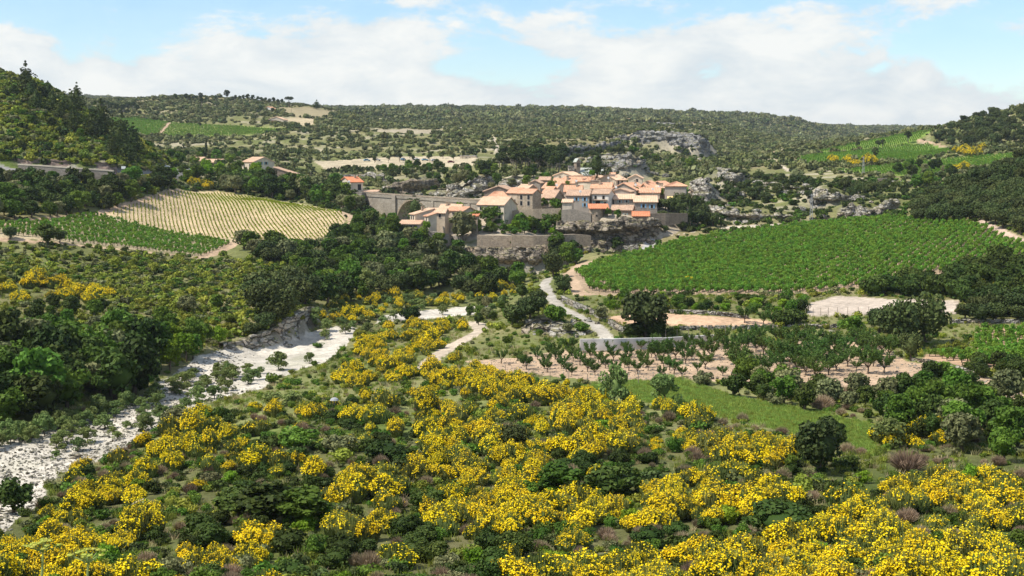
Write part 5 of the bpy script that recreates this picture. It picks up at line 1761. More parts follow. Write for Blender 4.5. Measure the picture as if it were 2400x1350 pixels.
def vine(seed, h=1.25, rad=0.55, n=150, mat='leaf_vine', trunk=True):
    """goblet vine: one mesh with trunk and leaves, too small in the picture for parts"""
    rng = np.random.default_rng(seed)
    f = Fol()
    for k in range(5):
        a = rng.uniform(0, 6.28)
        q = rad * rng.uniform(0.2, 0.55)
        f.clump((math.cos(a) * q, math.sin(a) * q, h * rng.uniform(0.5, 0.72)), (rad * 0.6, rad * 0.6, h * 0.30), n // 5, 0.095, rng, 0.7, 0.4, 0.55)
    V, Q = np.concatenate(f.V), np.concatenate(f.F)
    mi = np.zeros(len(Q), int)
    if trunk:
        b = np.array([(-0.05, -0.05, -0.1), (0.05, -0.05, -0.1), (0.05, 0.05, -0.1), (-0.05, 0.05, -0.1), (-0.04, -0.04, 0.6), (0.04, -0.04, 0.6), (0.04, 0.04, 0.6), (-0.04, 0.04, 0.6)])
        q = np.array([(0, 1, 5, 4), (1, 2, 6, 5), (2, 3, 7, 6), (3, 0, 4, 7)]) + len(V)
        V = np.concatenate([V, b])
        Q = np.concatenate([Q, q])
        mi = np.concatenate([mi, np.ones(4, int)])
    return npmesh('grape_vine', V, Q, [MAT[mat], MAT['bark']], mi)


def tuft(seed, mat, n=26, h=0.4, r=0.3):
    rng = np.random.default_rng(seed)
    b = np.stack([rng.normal(size=n) * r * 0.5, rng.normal(size=n) * r * 0.5, np.zeros(n)], 1)
    d = unit(np.stack([rng.normal(size=n) * 0.4, rng.normal(size=n) * 0.4, np.ones(n)], 1))
    t = b + d * h * rng.uniform(0.5, 1.1, n)[:, None]
    s = unit(np.cross(d, rng.normal(size=(n, 3)))) * 0.022
    V = np.stack([b - s, b + s, t + s * 0.3, t - s * 0.3], 1).reshape(-1, 3)
    return npmesh('grass_tuft', V, np.arange(n * 4).reshape(n, 4), [MAT[mat]])


def lowbush(seed, mat, n=64, leaf=0.20, h=0.75):
    """unit-radius bush for scrub seen from afar"""
    rng = np.random.default_rng(seed)
    f = Fol()
    for k in range(6):
        a = rng.uniform(0, 6.28)
        q = rng.uniform(0.1, 0.62)
        r = rng.uniform(0.36, 0.55)
        f.clump((math.cos(a) * q, math.sin(a) * q, h * rng.uniform(0.35, 0.75)), (r, r, r * 0.75), n // 6 + 1, leaf, rng, 0.5, 0.35)
    f.core((0, 0, h * 0.36), (0.5, 0.5, h * 0.42), rng)
    return f.mesh('scrub_bush', MAT[mat])


PRO['broom'] = [broom(10 + i, 1.9 + 0.2 * (i % 3), 1.3 + 0.12 * i, 1.0) for i in range(5)]
PRO['broom_sparse'] = [broom(30 + i, 1.8, 1.35, 1.0, True) for i in range(3)]
PRO['dry'] = [drybush(50 + i) for i in range(3)]
PRO['shrub'] = [[('green_shrub', crown(60 + i, 1.3, 0.95, 0.85, 15, 0.085, 90, 0.6).mesh('green_shrub', MAT[m]))] for i, m in enumerate(('leaf_green', 'leaf_green', 'leaf_dark', 'leaf_bright'))]
PRO['mastic'] = [[('evergreen_shrub', crown(70 + i, 1.5, 1.05, 0.95, 18, 0.10, 90, 0.66).mesh('evergreen_shrub', MAT['leaf_dark']))] for i in range(3)]
PRO['greyshrub'] = [[('grey_shrub', crown(76 + i, 1.3, 0.9, 0.8, 14, 0.08, 80, 0.5).mesh('grey_shrub', MAT['leaf_grey']))] for i in range(2)]
PRO['garrigue'] = [[('garrigue_shrub', crown(80 + i, 1.2, 0.8, 0.65, 12, 0.12, 60, 0.6).mesh('garrigue_shrub', MAT['leaf_yg']))] for i in range(3)]
PRO['willow'] = [tree('willow_bush', 90 + i, 3, 1.15, 1.45, 1.3, 'leaf_willow', 22, 0.075, 80, tr=0.06, core=0.35, shape=lambda z: 1.05 - 0.25 * z, crad=(0.3, 0.44)) for i in range(3)]
PRO['oak'] = [tree('holm_oak', 100 + i, 6, 2.9, 2.3, 3.0, 'leaf_oak', 26, 0.17, 95, tr=0.22, core=0.62) for i in range(4)]
PRO['wood'] = [tree('woodland_tree', 110 + i, 6, 2.5, 2.5, 3.0, m, 22, 0.20, 70, tr=0.2, core=0.6) for i, m in enumerate(('leaf_green', 'leaf_dark', 'leaf_dark', 'leaf_green', 'leaf_grey'))]
PRO['garden'] = [tree('garden_tree', 120 + i, 6, 2.4, 2.2, 3.3, m, 20, 0.18, 80, tr=0.16, core=0.5) for i, m in enumerate(('leaf_green', 'leaf_bright', 'leaf_green'))]
PRO['pine'] = [pine('pine_tree', 130 + i, 10, wide=0.36 + 0.04 * i, start=0.16, leaf=0.22, tiers=8, flatten=0.6) for i in range(3)]
PRO['grove'] = [tree('aleppo_pine', 140 + i, 10, 2.8, 3.1, 6.4, 'leaf_pine', 22, 0.24, 70, 'bark_grey', 0.22, 0.45, (0.26, 0.42), limbs=5) for i in range(3)]
PRO['umbrella'] = [tree('umbrella_pine', 150, 10, 3.9, 1.5, 8.2, 'leaf_pine', 26, 0.25, 60, 'bark', 0.3, 0.6, (0.26, 0.38), squash=0.7)]
PRO['cedar'] = [pine('cedar_tree', 155, 13, 'leaf_oak', 0.52, 0.26, 0.14, 0.22, 9)]
PRO['cypress'] = [cypress(160), cypress(161)]
PRO['cherry'] = [cherry(170 + i, 3.0 + 0.2 * i, 1.6 + 0.15 * i, 1.2 + 0.25 * i) for i in range(4)]
PRO['poplar'] = [tree('young_poplar', 180, 5, 1.5, 2.6, 2.9, 'leaf_willow', 22, 0.11, 70, tr=0.1, core=0.3, shape=lambda z: 1.0 - 0.2 * z)]
VINES = [vine(200 + i) for i in range(4)]
GN_SETS = {}
BANK = bpy.data.collections.new('plant shapes')


def shapes(key, meshes):
    c = bpy.data.collections.new(key)
    for i, me in enumerate(meshes):
        c.objects.link(bpy.data.objects.new('%s %02d' % (key, i), me))
    GN_SETS[key] = (c, len(meshes))


shapes('far scrub', [lowbush(300 + i, m, 66) for i, m in enumerate(('leaf_far', 'leaf_far', 'leaf_oak', 'leaf_grey'))])
shapes('garrigue scrub', [lowbush(310 + i, m, 110, 0.15) for i, m in enumerate(('leaf_yg', 'leaf_yg', 'leaf_green', 'leaf_yg', 'leaf_dark', 'leaf_grey'))])
shapes('dark scrub', [lowbush(320 + i, m, 100, 0.16) for i, m in enumerate(('leaf_oak', 'leaf_dark', 'leaf_green', 'leaf_oak'))])
shapes('vine', [vine(330 + i, n=100) for i in range(4)])
shapes('young vine', [vine(340 + i, 0.7, 0.24, 40, 'leaf_vine2', False) for i in range(3)])
shapes('grass', [tuft(350, 'grass'), tuft(351, 'grass'), tuft(352, 'grass', 30, 0.5), tuft(353, 'grass_dry')])
shapes('meadow', [tuft(355, 'grass_meadow', 30, 0.25), tuft(356, 'grass_meadow', 30, 0.32), tuft(357, 'grass_meadow', 30, 0.25), tuft(358, 'grass', 20, 0.3)])
shapes('dry grass', [tuft(360, 'grass_dry'), tuft(361, 'grass_dry', 30, 0.5), tuft(362, 'grass')])

shapes('near scrub', [lowbush(370 + i, m, 300, 0.085) for i, m in enumerate(('leaf_yg', 'leaf_green', 'leaf_green', 'leaf_grey', 'leaf_yg'))])
shapes('near dark scrub', [lowbush(380 + i, m, 300, 0.085) for i, m in enumerate(('leaf_oak', 'leaf_dark', 'leaf_green', 'leaf_dark'))])
shapes('stone', [r for r in ROCKS])
shapes('dry twigs', [p[0][1] for p in PRO['dry']])


def stuff(name, label, key, x, y, sc, seed, zoff=0.0, zs=(0.8, 1.25), cat=None):
    """a mass nobody could count: points on the ground, each carrying a plant or stone"""
    coll, nv = GN_SETS[key]
    rng = np.random.default_rng(seed)
    x, y = np.asarray(x, float), np.asarray(y, float)
    n = len(x)
    me = bpy.data.meshes.new(name)
    me.vertices.add(n)
    z = ground(x, y) + zoff * sc
    me.vertices.foreach_set('co', np.stack([x, y, z], 1).astype(np.float32).ravel())
    a = me.attributes.new('size', 'FLOAT_VECTOR', 'POINT')
    s3 = np.stack([sc, sc, sc * rng.uniform(*zs, n)], 1)
    a.data.foreach_set('vector', s3.astype(np.float32).ravel())
    a = me.attributes.new('turn', 'FLOAT_VECTOR', 'POINT')
    r3 = np.stack([rng.normal(size=n) * 0.08, rng.normal(size=n) * 0.08, rng.uniform(0, 6.28, n)], 1)
    a.data.foreach_set('vector', r3.astype(np.float32).ravel())
    a = me.attributes.new('which', 'INT', 'POINT')
    a.data.foreach_set('value', rng.integers(0, nv, n).astype(np.int32))
    o = obj(name, me)
    g = bpy.data.node_groups.new(name + ' plants', 'GeometryNodeTree')
    g.interface.new_socket('Geometry', in_out='INPUT', socket_type='NodeSocketGeometry')
    g.interface.new_socket('Geometry', in_out='OUTPUT', socket_type='NodeSocketGeometry')
    gi, go = g.nodes.new('NodeGroupInput'), g.nodes.new('NodeGroupOutput')
    ip = g.nodes.new('GeometryNodeInstanceOnPoints')
    ci = g.nodes.new('GeometryNodeCollectionInfo')
    ci.inputs['Collection'].default_value = coll
    ci.inputs['Separate Children'].default_value = True
    ci.inputs['Reset Children'].default_value = True
    ip.inputs['Pick Instance'].default_value = True

    def attr(nm, dt):
        k = g.nodes.new('GeometryNodeInputNamedAttribute')
        k.data_type = dt
        k.inputs['Name'].default_value = nm
        return k.outputs['Attribute']
    er = g.nodes.new('FunctionNodeEulerToRotation')
    g.links.new(attr('turn', 'FLOAT_VECTOR'), er.inputs[0])
    g.links.new(gi.outputs[0], ip.inputs['Points'])
    g.links.new(ci.outputs[0], ip.inputs['Instance'])
    g.links.new(attr('which', 'INT'), ip.inputs['Instance Index'])
    g.links.new(er.outputs[0], ip.inputs['Rotation'])
    g.links.new(attr('size', 'FLOAT_VECTOR'), ip.inputs['Scale'])
    g.links.new(ip.outputs[0], go.inputs[0])
    md = o.modifiers.new('plants', 'NODES')
    md.node_group = g
    return tag(o, label, cat, kind='stuff')


def plant(key, p, s, label, cat, group, rng, v=None, rz=None, name=None):
    """one individual: copy of a prototype with its parts"""
    pr = PRO[key]
    q = pr[rng.integers(len(pr)) if v is None else v % len(pr)]
    nm, me = q[0]
    nm = name or nm
    rz = rng.uniform(0, 6.28) if rz is None else rz
    o = bpy.data.objects.new(nm, me)
    o.location = (float(p[0]), float(p[1]), float(p[2]))
    o.rotation_euler = (rng.normal() * 0.03, rng.normal() * 0.03, rz)
    s3 = s if hasattr(s, '__len__') else (s, s, s * rng.uniform(0.88, 1.15))
    o.scale = tuple(float(a) for a in s3)
    COL.objects.link(o)
    for pn, pm in q[1:]:
        c = bpy.data.objects.new(pn, pm)
        c.parent = o
        COL.objects.link(c)
    return tag(o, label, cat, group)


def spots(poly, n, seed, mind=0.0, y0=5, y1=5000, reg='px', tries=30, weight=None):
    """n points spread over a pixel polygon and set down on the ground, at least mind metres apart"""
    rng = np.random.default_rng(seed)
    b = np.array(poly, float)
    px = rng.uniform(b[:, 0].min(), b[:, 0].max(), n * tries)
    py = rng.uniform(b[:, 1].min(), b[:, 1].max(), n * tries)
    k = inpoly(px, py, poly)
    px, py = px[k][:n * 8], py[k][:n * 8]
    h = hit(px, py, y0, y1)
    k = ~np.isnan(h[:, 0])
    h, px, py = h[k], px[k], py[k]
    if weight is not None:
        k = rng.random(len(px)) < weight(px, py, h)
        h, px, py = h[k], px[k], py[k]
    out = []
    md2 = mind * mind
    for i in range(len(h)):
        if len(out) >= n:
            break
        if mind and any((h[i, 0] - q[0]) ** 2 + (h[i, 1] - q[1]) ** 2 < md2 for q in out):
            continue
        out.append(h[i])
    return np.array(out).reshape(-1, 3)


def zone_at(x, y):
    iu = np.clip(np.round(np.interp(np.asarray(x) / np.asarray(y), ucol, np.arange(NU))).astype(int), 0, NU - 1)
    iv = np.clip(np.round(np.interp(np.log(np.asarray(y)), vrow, np.arange(NV))).astype(int), 0, NV - 1)
    return ZN[iv, iu]


def wild(y0, y1, dens, seed, cond=None, umax=0.46):
    """random points of open ground (no field, path or riverbed) by plan density"""
    rng = np.random.default_rng(seed)
    n = int(dens * umax * (y1 ** 2 - y0 ** 2))
    y = np.sqrt(rng.uniform(y0 ** 2, y1 ** 2, n))
    u = rng.uniform(-umax, umax, n)
    x = u * y
    iu = np.round(np.interp(u, ucol, np.arange(NU))).astype(int)
    iv = np.round(np.interp(np.log(y), vrow, np.arange(NV))).astype(int)
    k = (ZN[iv, iu] < 0) & SEEN[iv, iu]
    x, y, iu, iv = x[k], y[k], iu[k], iv[k]
    px, py = gpx[iv, iu], gpy[iv, iu]
    if cond is not None:
        k = cond(px, py, x, y, rng)
        x, y, px, py = x[k], y[k], px[k], py[k]
    return x, y


VIL = [(930, 540), (960, 500), (1120, 462), (1290, 410), (1330, 375), (1480, 395), (1620, 425), (1640, 500), (1560, 560), (1380, 600), (1300, 560), (960, 560)]


def notvil(px, py, y):
    return ~(inpoly(px, py, VIL) & (y > 396) & (y < 515))

# ------------------------------------------------------------------ scrub masses
def cond_far(px, py, x, y, rng):
    d = np.clip(0.62 + 0.9 * fbm(x / 45, y / 45, 71, 4), 0.05, 1)
    bare = inpoly(px, py, [(720, 350), (1180, 340), (1180, 400), (900, 410), (730, 400)]) | inpoly(px, py, [(330, 330), (620, 330), (620, 362), (380, 366)])
    d = np.where(bare, d * 0.35, d)
    lush = inpoly(px, py, [(1640, 260), (1900, 300), (1900, 345), (1700, 420), (1600, 420), (1660, 350)]) | (y > 1500)
    d = np.where(lush, 1.0, d)
    return rng.random(len(px)) < d


x, y = wild(560, 1500, 0.060, 1, cond_far)
r = np.random.default_rng(2).gamma(5, 0.30, len(x)) + 0.5
stuff('scrub', 'grey green scrub covering the far hillsides', 'far scrub', x, y, r, 3)
x, y = wild(1500, 4200, 0.017, 4, cond_far)
r = np.random.default_rng(5).gamma(6, 0.50, len(x)) + 1.4
stuff('woodland', 'dense low evergreen woodland on the far plateau', 'far scrub', x, y, r, 6)


def cond_mid(px, py, x, y, rng):
    d = np.clip(0.6 + 0.8 * fbm(x / 20, y / 20, 73, 4), 0.05, 1)
    d = np.where(x / y < -0.27, np.maximum(d, 0.85), d * 0.6)
    return (rng.random(len(px)) < d) & notvil(px, py, y) & ~inpoly(px, py, [(-100, 375), (270, 395), (380, 405), (270, 428), (-100, 405)])


x, y = wild(395, 560, 0.24, 7, cond_mid)
r = np.random.default_rng(8).gamma(4, 0.22, len(x)) + 0.35
lefth = x / y < -0.27
xl, yl = wild(405, 560, 0.40, 207, lambda px, py, x, y, rng: (x / y < -0.262) & cond_mid(px, py, x, y, rng))
stuff('scrub', 'bright yellow green low scrub carpeting the left hill', 'garrigue scrub', xl, yl, np.random.default_rng(208).gamma(4, 0.2, len(xl)) + 0.5, 209)
stuff('scrub', 'yellow green shrubs covering the left hill', 'garrigue scrub', x[lefth], y[lefth], r[lefth] * 1.15, 9)
stuff('scrub', 'dark green shrubs around the village and gorge slopes', 'dark scrub', x[~lefth], y[~lefth], r[~lefth], 10)

LS = [(-100, 560), (300, 590), (470, 615), (620, 600), (740, 660), (720, 760), (560, 800), (350, 830), (-100, 800)]


def cond_scrub(px, py, x, y, rng):
    d = np.clip(0.62 + 0.8 * fbm(x / 9, y / 9, 75, 4), 0.1, 1)
    low = inpoly(px, py, [(60, 690), (200, 700), (420, 760), (520, 800), (330, 830), (0, 780), (-60, 700)])
    return inpoly(px, py, LS) & (rng.random(len(px)) < np.where(low, d * 0.35, d)) & ~inpoly(px, py, [(-60, 670), (60, 660), (130, 665), (230, 690), (265, 702), (200, 716), (110, 706), (40, 714), (-60, 700)])


x, y = wild(195, 345, 0.8, 11, cond_scrub)
r = np.random.default_rng(12).gamma(4, 0.13, len(x)) + 0.28
stuff('scrub', 'low yellow green garrigue on the slope below the left vineyards', 'garrigue scrub', x, y, r, 13)


def cond_rest(px, py, x, y, rng):
    d = np.clip(0.45 + 0.9 * fbm(x / 12, y / 12, 79, 4), 0.02, 1)
    return ~inpoly(px, py, LS) & (rng.random(len(px)) < d) & notvil(px, py, y)


x, y = wild(230, 395, 0.16, 14, cond_rest)
r = np.random.default_rng(15).gamma(4, 0.15, len(x)) + 0.25
stuff('scrub', 'low green undergrowth along the valley floor and terraces', 'garrigue scrub', x, y, r, 16)
x, y = wild(70, 230, 0.30, 17, lambda px, py, x, y, rng: ~inpoly(px, py, LS) & (rng.random(len(px)) < np.clip(0.5 + 0.9 * fbm(x / 6, y / 6, 81, 4), 0.05, 1)))
r = np.random.default_rng(18).gamma(4, 0.10, len(x)) + 0.2
stuff('undergrowth', 'low green undergrowth between the broom bushes', 'near scrub', x, y, r, 19)
x, y = wild(68, 165, 0.30, 171, lambda px, py, x, y, rng: inpoly(px, py, [(480, 975), (860, 940), (1180, 930), (1480, 950), (1870, 1045), (2060, 1105), (2500, 1130), (2500, 1500), (-100, 1500), (-100, 1330), (130, 1120), (390, 1010)]) & (rng.random(len(px)) < np.clip(0.55 + 1.0 * fbm(x / 5, y / 5, 181, 4), 0.05, 1)))
r = np.random.default_rng(172).gamma(4, 0.11, len(x)) + 0.2
stuff('undergrowth', 'dark green low shrubs filling gaps in the foreground broom', 'near dark scrub', x, y, r, 173)
x, y = wild(68, 165, 0.10, 174, lambda px, py, x, y, rng: (py > 960) & (rng.random(len(px)) < np.clip(0.45 + 1.2 * fbm(x / 5, y / 5, 183, 4), 0.02, 1)))
stuff('undergrowth', 'dry brown twigs and dead stems among the foreground broom', 'dry twigs', x, y, np.random.default_rng(175).uniform(0.3, 0.75, len(x)), 176)
x, y = wild(62, 270, 0.9, 20, lambda px, py, x, y, rng: rng.random(len(px)) < np.clip(0.55 + 1.0 * fbm(x / 7, y / 7, 83, 4), 0.03, 1))
stuff('grass', 'green and dry grass tufts across the valley floor', 'grass', x, y, np.random.default_rng(21).uniform(0.6, 1.6, len(x)), 22)
# meadow grass
k = names.index('meadow')
iv, iu = np.nonzero(ZN == k)
rng = np.random.default_rng(23)
t = rng.integers(0, len(iv), 9000)
mxx, myy = GX[iv[t], iu[t]] + rng.normal(size=9000) * 0.3, GY[iv[t], iu[t]] + rng.normal(size=9000) * 0.5
stuff('grass', 'soft green grass of the meadow behind the broom', 'meadow', mxx, myy, rng.uniform(0.6, 1.3, 9000), 24)
# shingle
iv, iu = np.nonzero((ZN == 0) | (ZN == 1))
t = rng.integers(0, len(iv), 9000)
t = t[gpx[iv[t], iu[t]] + rng.normal(size=len(t)) * 40 < 540]
gx_, gy_ = GX[iv[t], iu[t]] + rng.normal(size=len(t)) * 0.3, GY[iv[t], iu[t]] + rng.normal(size=len(t)) * 0.5
stuff('gravel', 'white river stones strewn over the dry bed', 'stone', gx_, gy_, rng.gamma(1.6, 0.040, len(t)) + 0.02, 25, 0.2)
iv, iu = np.nonzero(ZN == 2)
t = rng.integers(0, len(iv), 3000)
stuff('gravel', 'small stones scattered on the orchard soil', 'stone', GX[iv[t], iu[t]] + rng.normal(size=3000) * 0.3, GY[iv[t], iu[t]] + rng.normal(size=3000) * 0.3, rng.gamma(2.0, 0.03, 3000) + 0.02, 26, 0.2)

# ------------------------------------------------------------------ vineyards
def vines(poly, y0, y1, ang, row, step, seed, gap=0.05, jit=0.12):
    rng = np.random.default_rng(seed)
    b = np.array(poly, float)
    hh = hit(b[:, 0], b[:, 1], y0, y1)
    ok = ~np.isnan(hh[:, 0])
    w2 = [tuple(q) for q in hh[ok][:, :2]]
    w = np.array(w2)
    c = w.mean(0)
    ext = np.abs(w - c).max() * 1.5
    d = np.array([math.cos(ang), math.sin(ang)])
    e = np.array([-d[1], d[0]])
    a, bb = np.meshgrid(np.arange(-ext, ext, step), np.arange(-ext, ext, row))
    q = c + a.reshape(-1, 1) * d + bb.reshape(-1, 1) * e
    q = q + rng.normal(size=q.shape) * jit
    k = inpoly(q[:, 0], q[:, 1], w2) & (rng.random(len(q)) > gap)
    return q[k]


VR = [(1350, 641), (1392, 621), (1462, 603), (1562, 573), (1700, 551), (1850, 529), (2000, 516), (2100, 513), (2180, 511), (2250, 514), (2300, 532), (2398, 573), (2420, 604), (2300, 622), (2200, 640), (2060, 662), (1930, 682), (1850, 688), (1600, 688), (1430, 688), (1378, 680)]
VS_ = [(2172, 835), (2282, 832), (2292, 780), (2420, 768), (2420, 868), (2340, 862), (2250, 852)]
vr = vines(VR, 250, 445, R(62), 2.0, 0.95, 1, 0.04)
vs = vines(VS_, 180, 228, R(8), 2.0, 1.1, 2, 0.03, 0.08)
vg = vines([(-60, 548), (100, 524), (225, 503), (330, 532), (545, 568), (520, 583), (472, 601), (300, 581), (100, 559), (-60, 556)], 300, 425, R(20), 2.0, 1.0, 3, 0.05)
vy = vines([(255, 500), (330, 475), (420, 449), (510, 452), (640, 472), (798, 497), (808, 512), (796, 540), (742, 564), (562, 564), (330, 530)], 340, 500, math.atan2(-0.957, 0.29), 1.2, 0.9, 4, 0.05, 0.06)
# the 300 vines that show largest are single plants
rng = np.random.default_rng(40)
vs_n = vs[np.argsort(vs[:, 1])][:215]
vr_o = np.argsort(vr[:, 1])
vr_n = vr[vr_o[:300 - len(vs_n)]]
for q, lb, gp in ((vs_n, 'bushy green grape vine in the small vineyard at the right edge', 'vines of the small right vineyard'), (vr_n, 'grape vine in the front row of the big sloping vineyard', 'front vines of the big vineyard')):
    for x_, y_ in q:
        o = obj('grape_vine', VINES[rng.integers(4)], None, (x_, y_, float(ground(x_, y_))), rng.uniform(0, 6.28))
        s = rng.uniform(0.95, 1.3)
        o.scale = (s, s, s * rng.uniform(0.95, 1.2))
        tag(o, lb, 'vine', gp)
rest = vr[vr_o[300 - len(vs_n):]]
stuff('vine_rows', 'dense green vines of the big sloping vineyard', 'vine', rest[:, 0], rest[:, 1], rng.uniform(0.95, 1.35, len(rest)), 41)
vs_r = vs[np.argsort(vs[:, 1])][215:]
if len(vs_r):
    stuff('vine_rows', 'rear vines of the small vineyard at the right edge', 'vine', vs_r[:, 0], vs_r[:, 1], rng.uniform(1.0, 1.35, len(vs_r)), 42)
stuff('vine_rows', 'green vines in the front left vineyard', 'vine', vg[:, 0], vg[:, 1], rng.uniform(0.85, 1.2, len(vg)), 43)
lush = np.clip(fbm(vy[:, 0] / 20, vy[:, 1] / 20, 4, 3) + (vy[:, 1] - 420) / 120 + (vy[:, 0] + 60) / 160, -0.5, 1)
stuff('vine_rows', 'young vines in pale rows on the tan left slope', 'young vine', vy[:, 0], vy[:, 1], rng.uniform(0.75, 1.0, len(vy)) * (1.0 + 0.3 * lush), 44)
for i, (nm, poly, y0, y1, c) in enumerate(ZONES):
    if nm == 'field' and c[1] > c[0] and i >= 10:
        q = vines([tuple(v) for v in poly], y0, y1, R(25 if i < 14 else 20), 2.4, 1.6, 50 + i, 0.05)
        if len(q):
            stuff('vine_rows', ['green vine rows of the far left field', 'striped vine rows of the far left slope', 'green vines on the upper right field', 'green vines on the middle right field', 'green vines on the lower right field', 'small patch of vines below the dark right hill'][[10, 11, 16, 17, 18, 19].index(i)], 'vine', q[:, 0], q[:, 1], rng.uniform(0.8, 1.1, len(q)), 60 + i)

# ------------------------------------------------------------------ orchard
rng = np.random.default_rng(70)
OR = [(1150, 850), (1215, 838), (1360, 822), (1560, 812), (1760, 803), (2040, 806), (2110, 835), (2100, 868), (2000, 895), (1880, 890), (1700, 882), (1500, 886), (1380, 884), (1250, 872)]
q = vines(OR, 165, 225, R(6), 3.5, 3.0, 71, 0.08, 0.3)
q = q[np.argsort(q[:, 1])]
for x_, y_ in q:
    z_ = float(ground(x_, y_))
    px, py = proj(x_, y_, z_)
    if px > 1640 and rng.random() < 0.36:
        continue
    bigt = px > 1640 or rng.random() < 0.12
    s = rng.uniform(0.8, 1.12) if bigt else rng.uniform(0.5, 0.78)
    if px > 1640 and rng.random() < 0.12:
        s *= 0.5
    lb = 'full crowned cherry tree in the right half of the orchard' if px > 1640 else 'young upright cherry tree in the left half of the orchard'
    plant('cherry', (x_, y_, z_), s, lb, 'fruit tree', 'right orchard trees' if px > 1640 else 'young orchard trees', rng, rng.integers(2, 4) if bigt else rng.integers(0, 2))

# ------------------------------------------------------------------ hand-placed trees and bushes
def at(key, px, py, s, label, cat, y0=5, y1=5000, v=None, group=None, Y=None):
    h = hit(px, py, y0, y1)[0] if Y is None else P(px, py, Y)
    if np.isnan(h[0]):
        h = P(px, py, max(y0, 60))
    return plant(key, h, s, label, cat, group, np.random.default_rng(int(px * 7 + py)), v)


at('oak', 1512, 790, (1.42, 1.42, 1.5), 'big round holm oak standing alone below the vineyard', 'tree', 200, 250, 0)
at('mastic', 1490, 790, (1.6, 1.6, 1.5), 'dark shrub at the left foot of the lone holm oak', 'shrub', 200, 250, 0)
at('mastic', 1532, 790, (1.7, 1.7, 1.6), 'dark shrub at the right foot of the lone holm oak', 'shrub', 200, 250, 1)
at('oak', 1300, 652, (1.05, 1.05, 1.25), 'dark round tree where the lane meets the vineyard', 'tree', 290, 330, 1)
at('oak', 1322, 684, (0.75, 0.75, 0.7), 'grey dark shrubby oak beside the stone lane wall', 'tree', 260, 310, 2)
at('wood', 1305, 762, (0.8, 0.8, 0.75), 'bright green tree on the inside of the lane bend', 'tree', 215, 260, 3)
at('oak', 1240, 755, (1.0, 1.0, 0.95), 'dark tree clump left of the lane bend', 'tree', 220, 290, 3)
at('oak', 1210, 765, (0.85, 0.85, 0.8), 'dark tree at the left foot of the lane knoll', 'tree', 220, 290, 1)
at('oak', 1262, 725, (0.8, 0.8, 0.75), 'dark oak on top of the lane knoll', 'tree', 235, 300, 2)
at('wood', 1365, 782, (0.52, 0.52, 0.42), 'round bush at the lower lane', 'bush', 205, 250, 3)
at('wood', 1330, 780, (0.4, 0.4, 0.34), 'small olive bush left of the lower lane', 'bush', 205, 250, 4)
at('wood', 1405, 752, (0.55, 0.55, 0.55), 'grey green bush on the lane wall', 'bush', 215, 260, 4)
at('garden', 1995, 800, (1.0, 1.0, 0.82), 'small round crowned tree with clear trunk above the orchard', 'tree', 195, 240, 0)
at('oak', 2100, 812, (1.25, 1.25, 1.45), 'tall dark oak left of the oak pair by the small vineyard', 'tree', 190, 240, 0)
at('oak', 2170, 806, (1.35, 1.35, 1.55), 'largest dark oak by the small vineyard', 'tree', 190, 240, 2)
at('oak', 2060, 780, (0.9, 0.9, 0.9), 'dark oak crowding the left of the oak group', 'tree', 200, 250, 3)
at('oak', 2135, 846, (0.62, 0.62, 0.85), 'upright dark oak in front of the oak group', 'tree', 180, 220, 1)
at('mastic', 1840, 765, (1.9, 1.9, 1.7), 'dark rounded shrub between the two terrace fields', 'shrub', 215, 260, 0)
at('mastic', 1865, 758, (1.5, 1.5, 1.4), 'dark shrub at the fallow field corner', 'shrub', 215, 260, 1)
at('cherry', 1745, 757, 0.9, 'small round tree on the tilled field', 'tree', 215, 240, 3)
at('cherry', 1790, 762, 0.8, 'second small tree on the tilled field', 'tree', 215, 240, 2)
at('cherry', 1812, 764, 0.8, 'third small tree on the tilled field', 'tree', 215, 240, 3)
at('willow', 1445, 956, (1.7, 1.7, 2.2), 'grey green poplar bush at the meadow edge', 'bush', 120, 190, 0)
at('willow', 1556, 950, (1.7, 1.7, 1.8), 'rounder green poplar bush at the meadow edge', 'bush', 120, 190, 1)
at('willow', 2080, 1048, (1.5, 1.5, 1.35), 'grey green willow bush at the meadow end', 'bush', 100, 170, 2)
at('oak', 1918, 1112, (0.88, 0.88, 0.95), 'dense dark round oak bush amid yellow broom', 'bush', 80, 150, 2)
at('oak', 1198, 1062, (0.55, 0.55, 0.55), 'small dark oak with reddish leaves amid broom', 'bush', 90, 160, 1)
at('dry', 2125, 1105, (1.6, 1.6, 1.4), 'large brown leafless bush by the hedge', 'bush', 80, 160, 0)
at('wood', 30, 1205, (0.75, 0.75, 0.62), 'dark green bush on the gravel at the left edge', 'bush', 90, 140, 1)
at('wood', 640, 1225, (1.15, 1.15, 0.62), 'wide dark green shrub mass amid lower left broom', 'bush', 70, 130, 1)
at('wood', 715, 1235, (1.0, 1.0, 0.55), 'leafy dark shrub right of the wide shrub mass', 'bush', 70, 130, 0)
at('wood', 560, 1215, (0.85, 0.85, 0.5), 'dark shrub left of the wide shrub mass', 'bush', 70, 130, 2)
at('garden', 1310, 1165, (0.9, 0.9, 0.55), 'rounded blue green shrub in the centre of the broom', 'bush', 75, 140, 0)
at('wood', 500, 1295, (0.55, 0.55, 0.36), 'low dark juniper bush near the bottom left', 'bush', 60, 110, 2)
at('mastic', 1840, 1255, (1.9, 1.9, 1.2), 'dark shrub at the lower right of the broom', 'bush', 70, 120, 1)
at('mastic', 1435, 1165, (1.9, 1.9, 1.3), 'dark green shrub patch in the right centre of the broom', 'bush', 70, 140, 2)
at('mastic', 905, 1080, (1.6, 1.6, 1.1), 'dark green shrub in the centre left of the broom', 'bush', 90, 150, 0)
at('greyshrub', 790, 1065, (1.5, 1.5, 1.2), 'pale grey green shrub in the centre left of the broom', 'bush', 90, 150, 0)
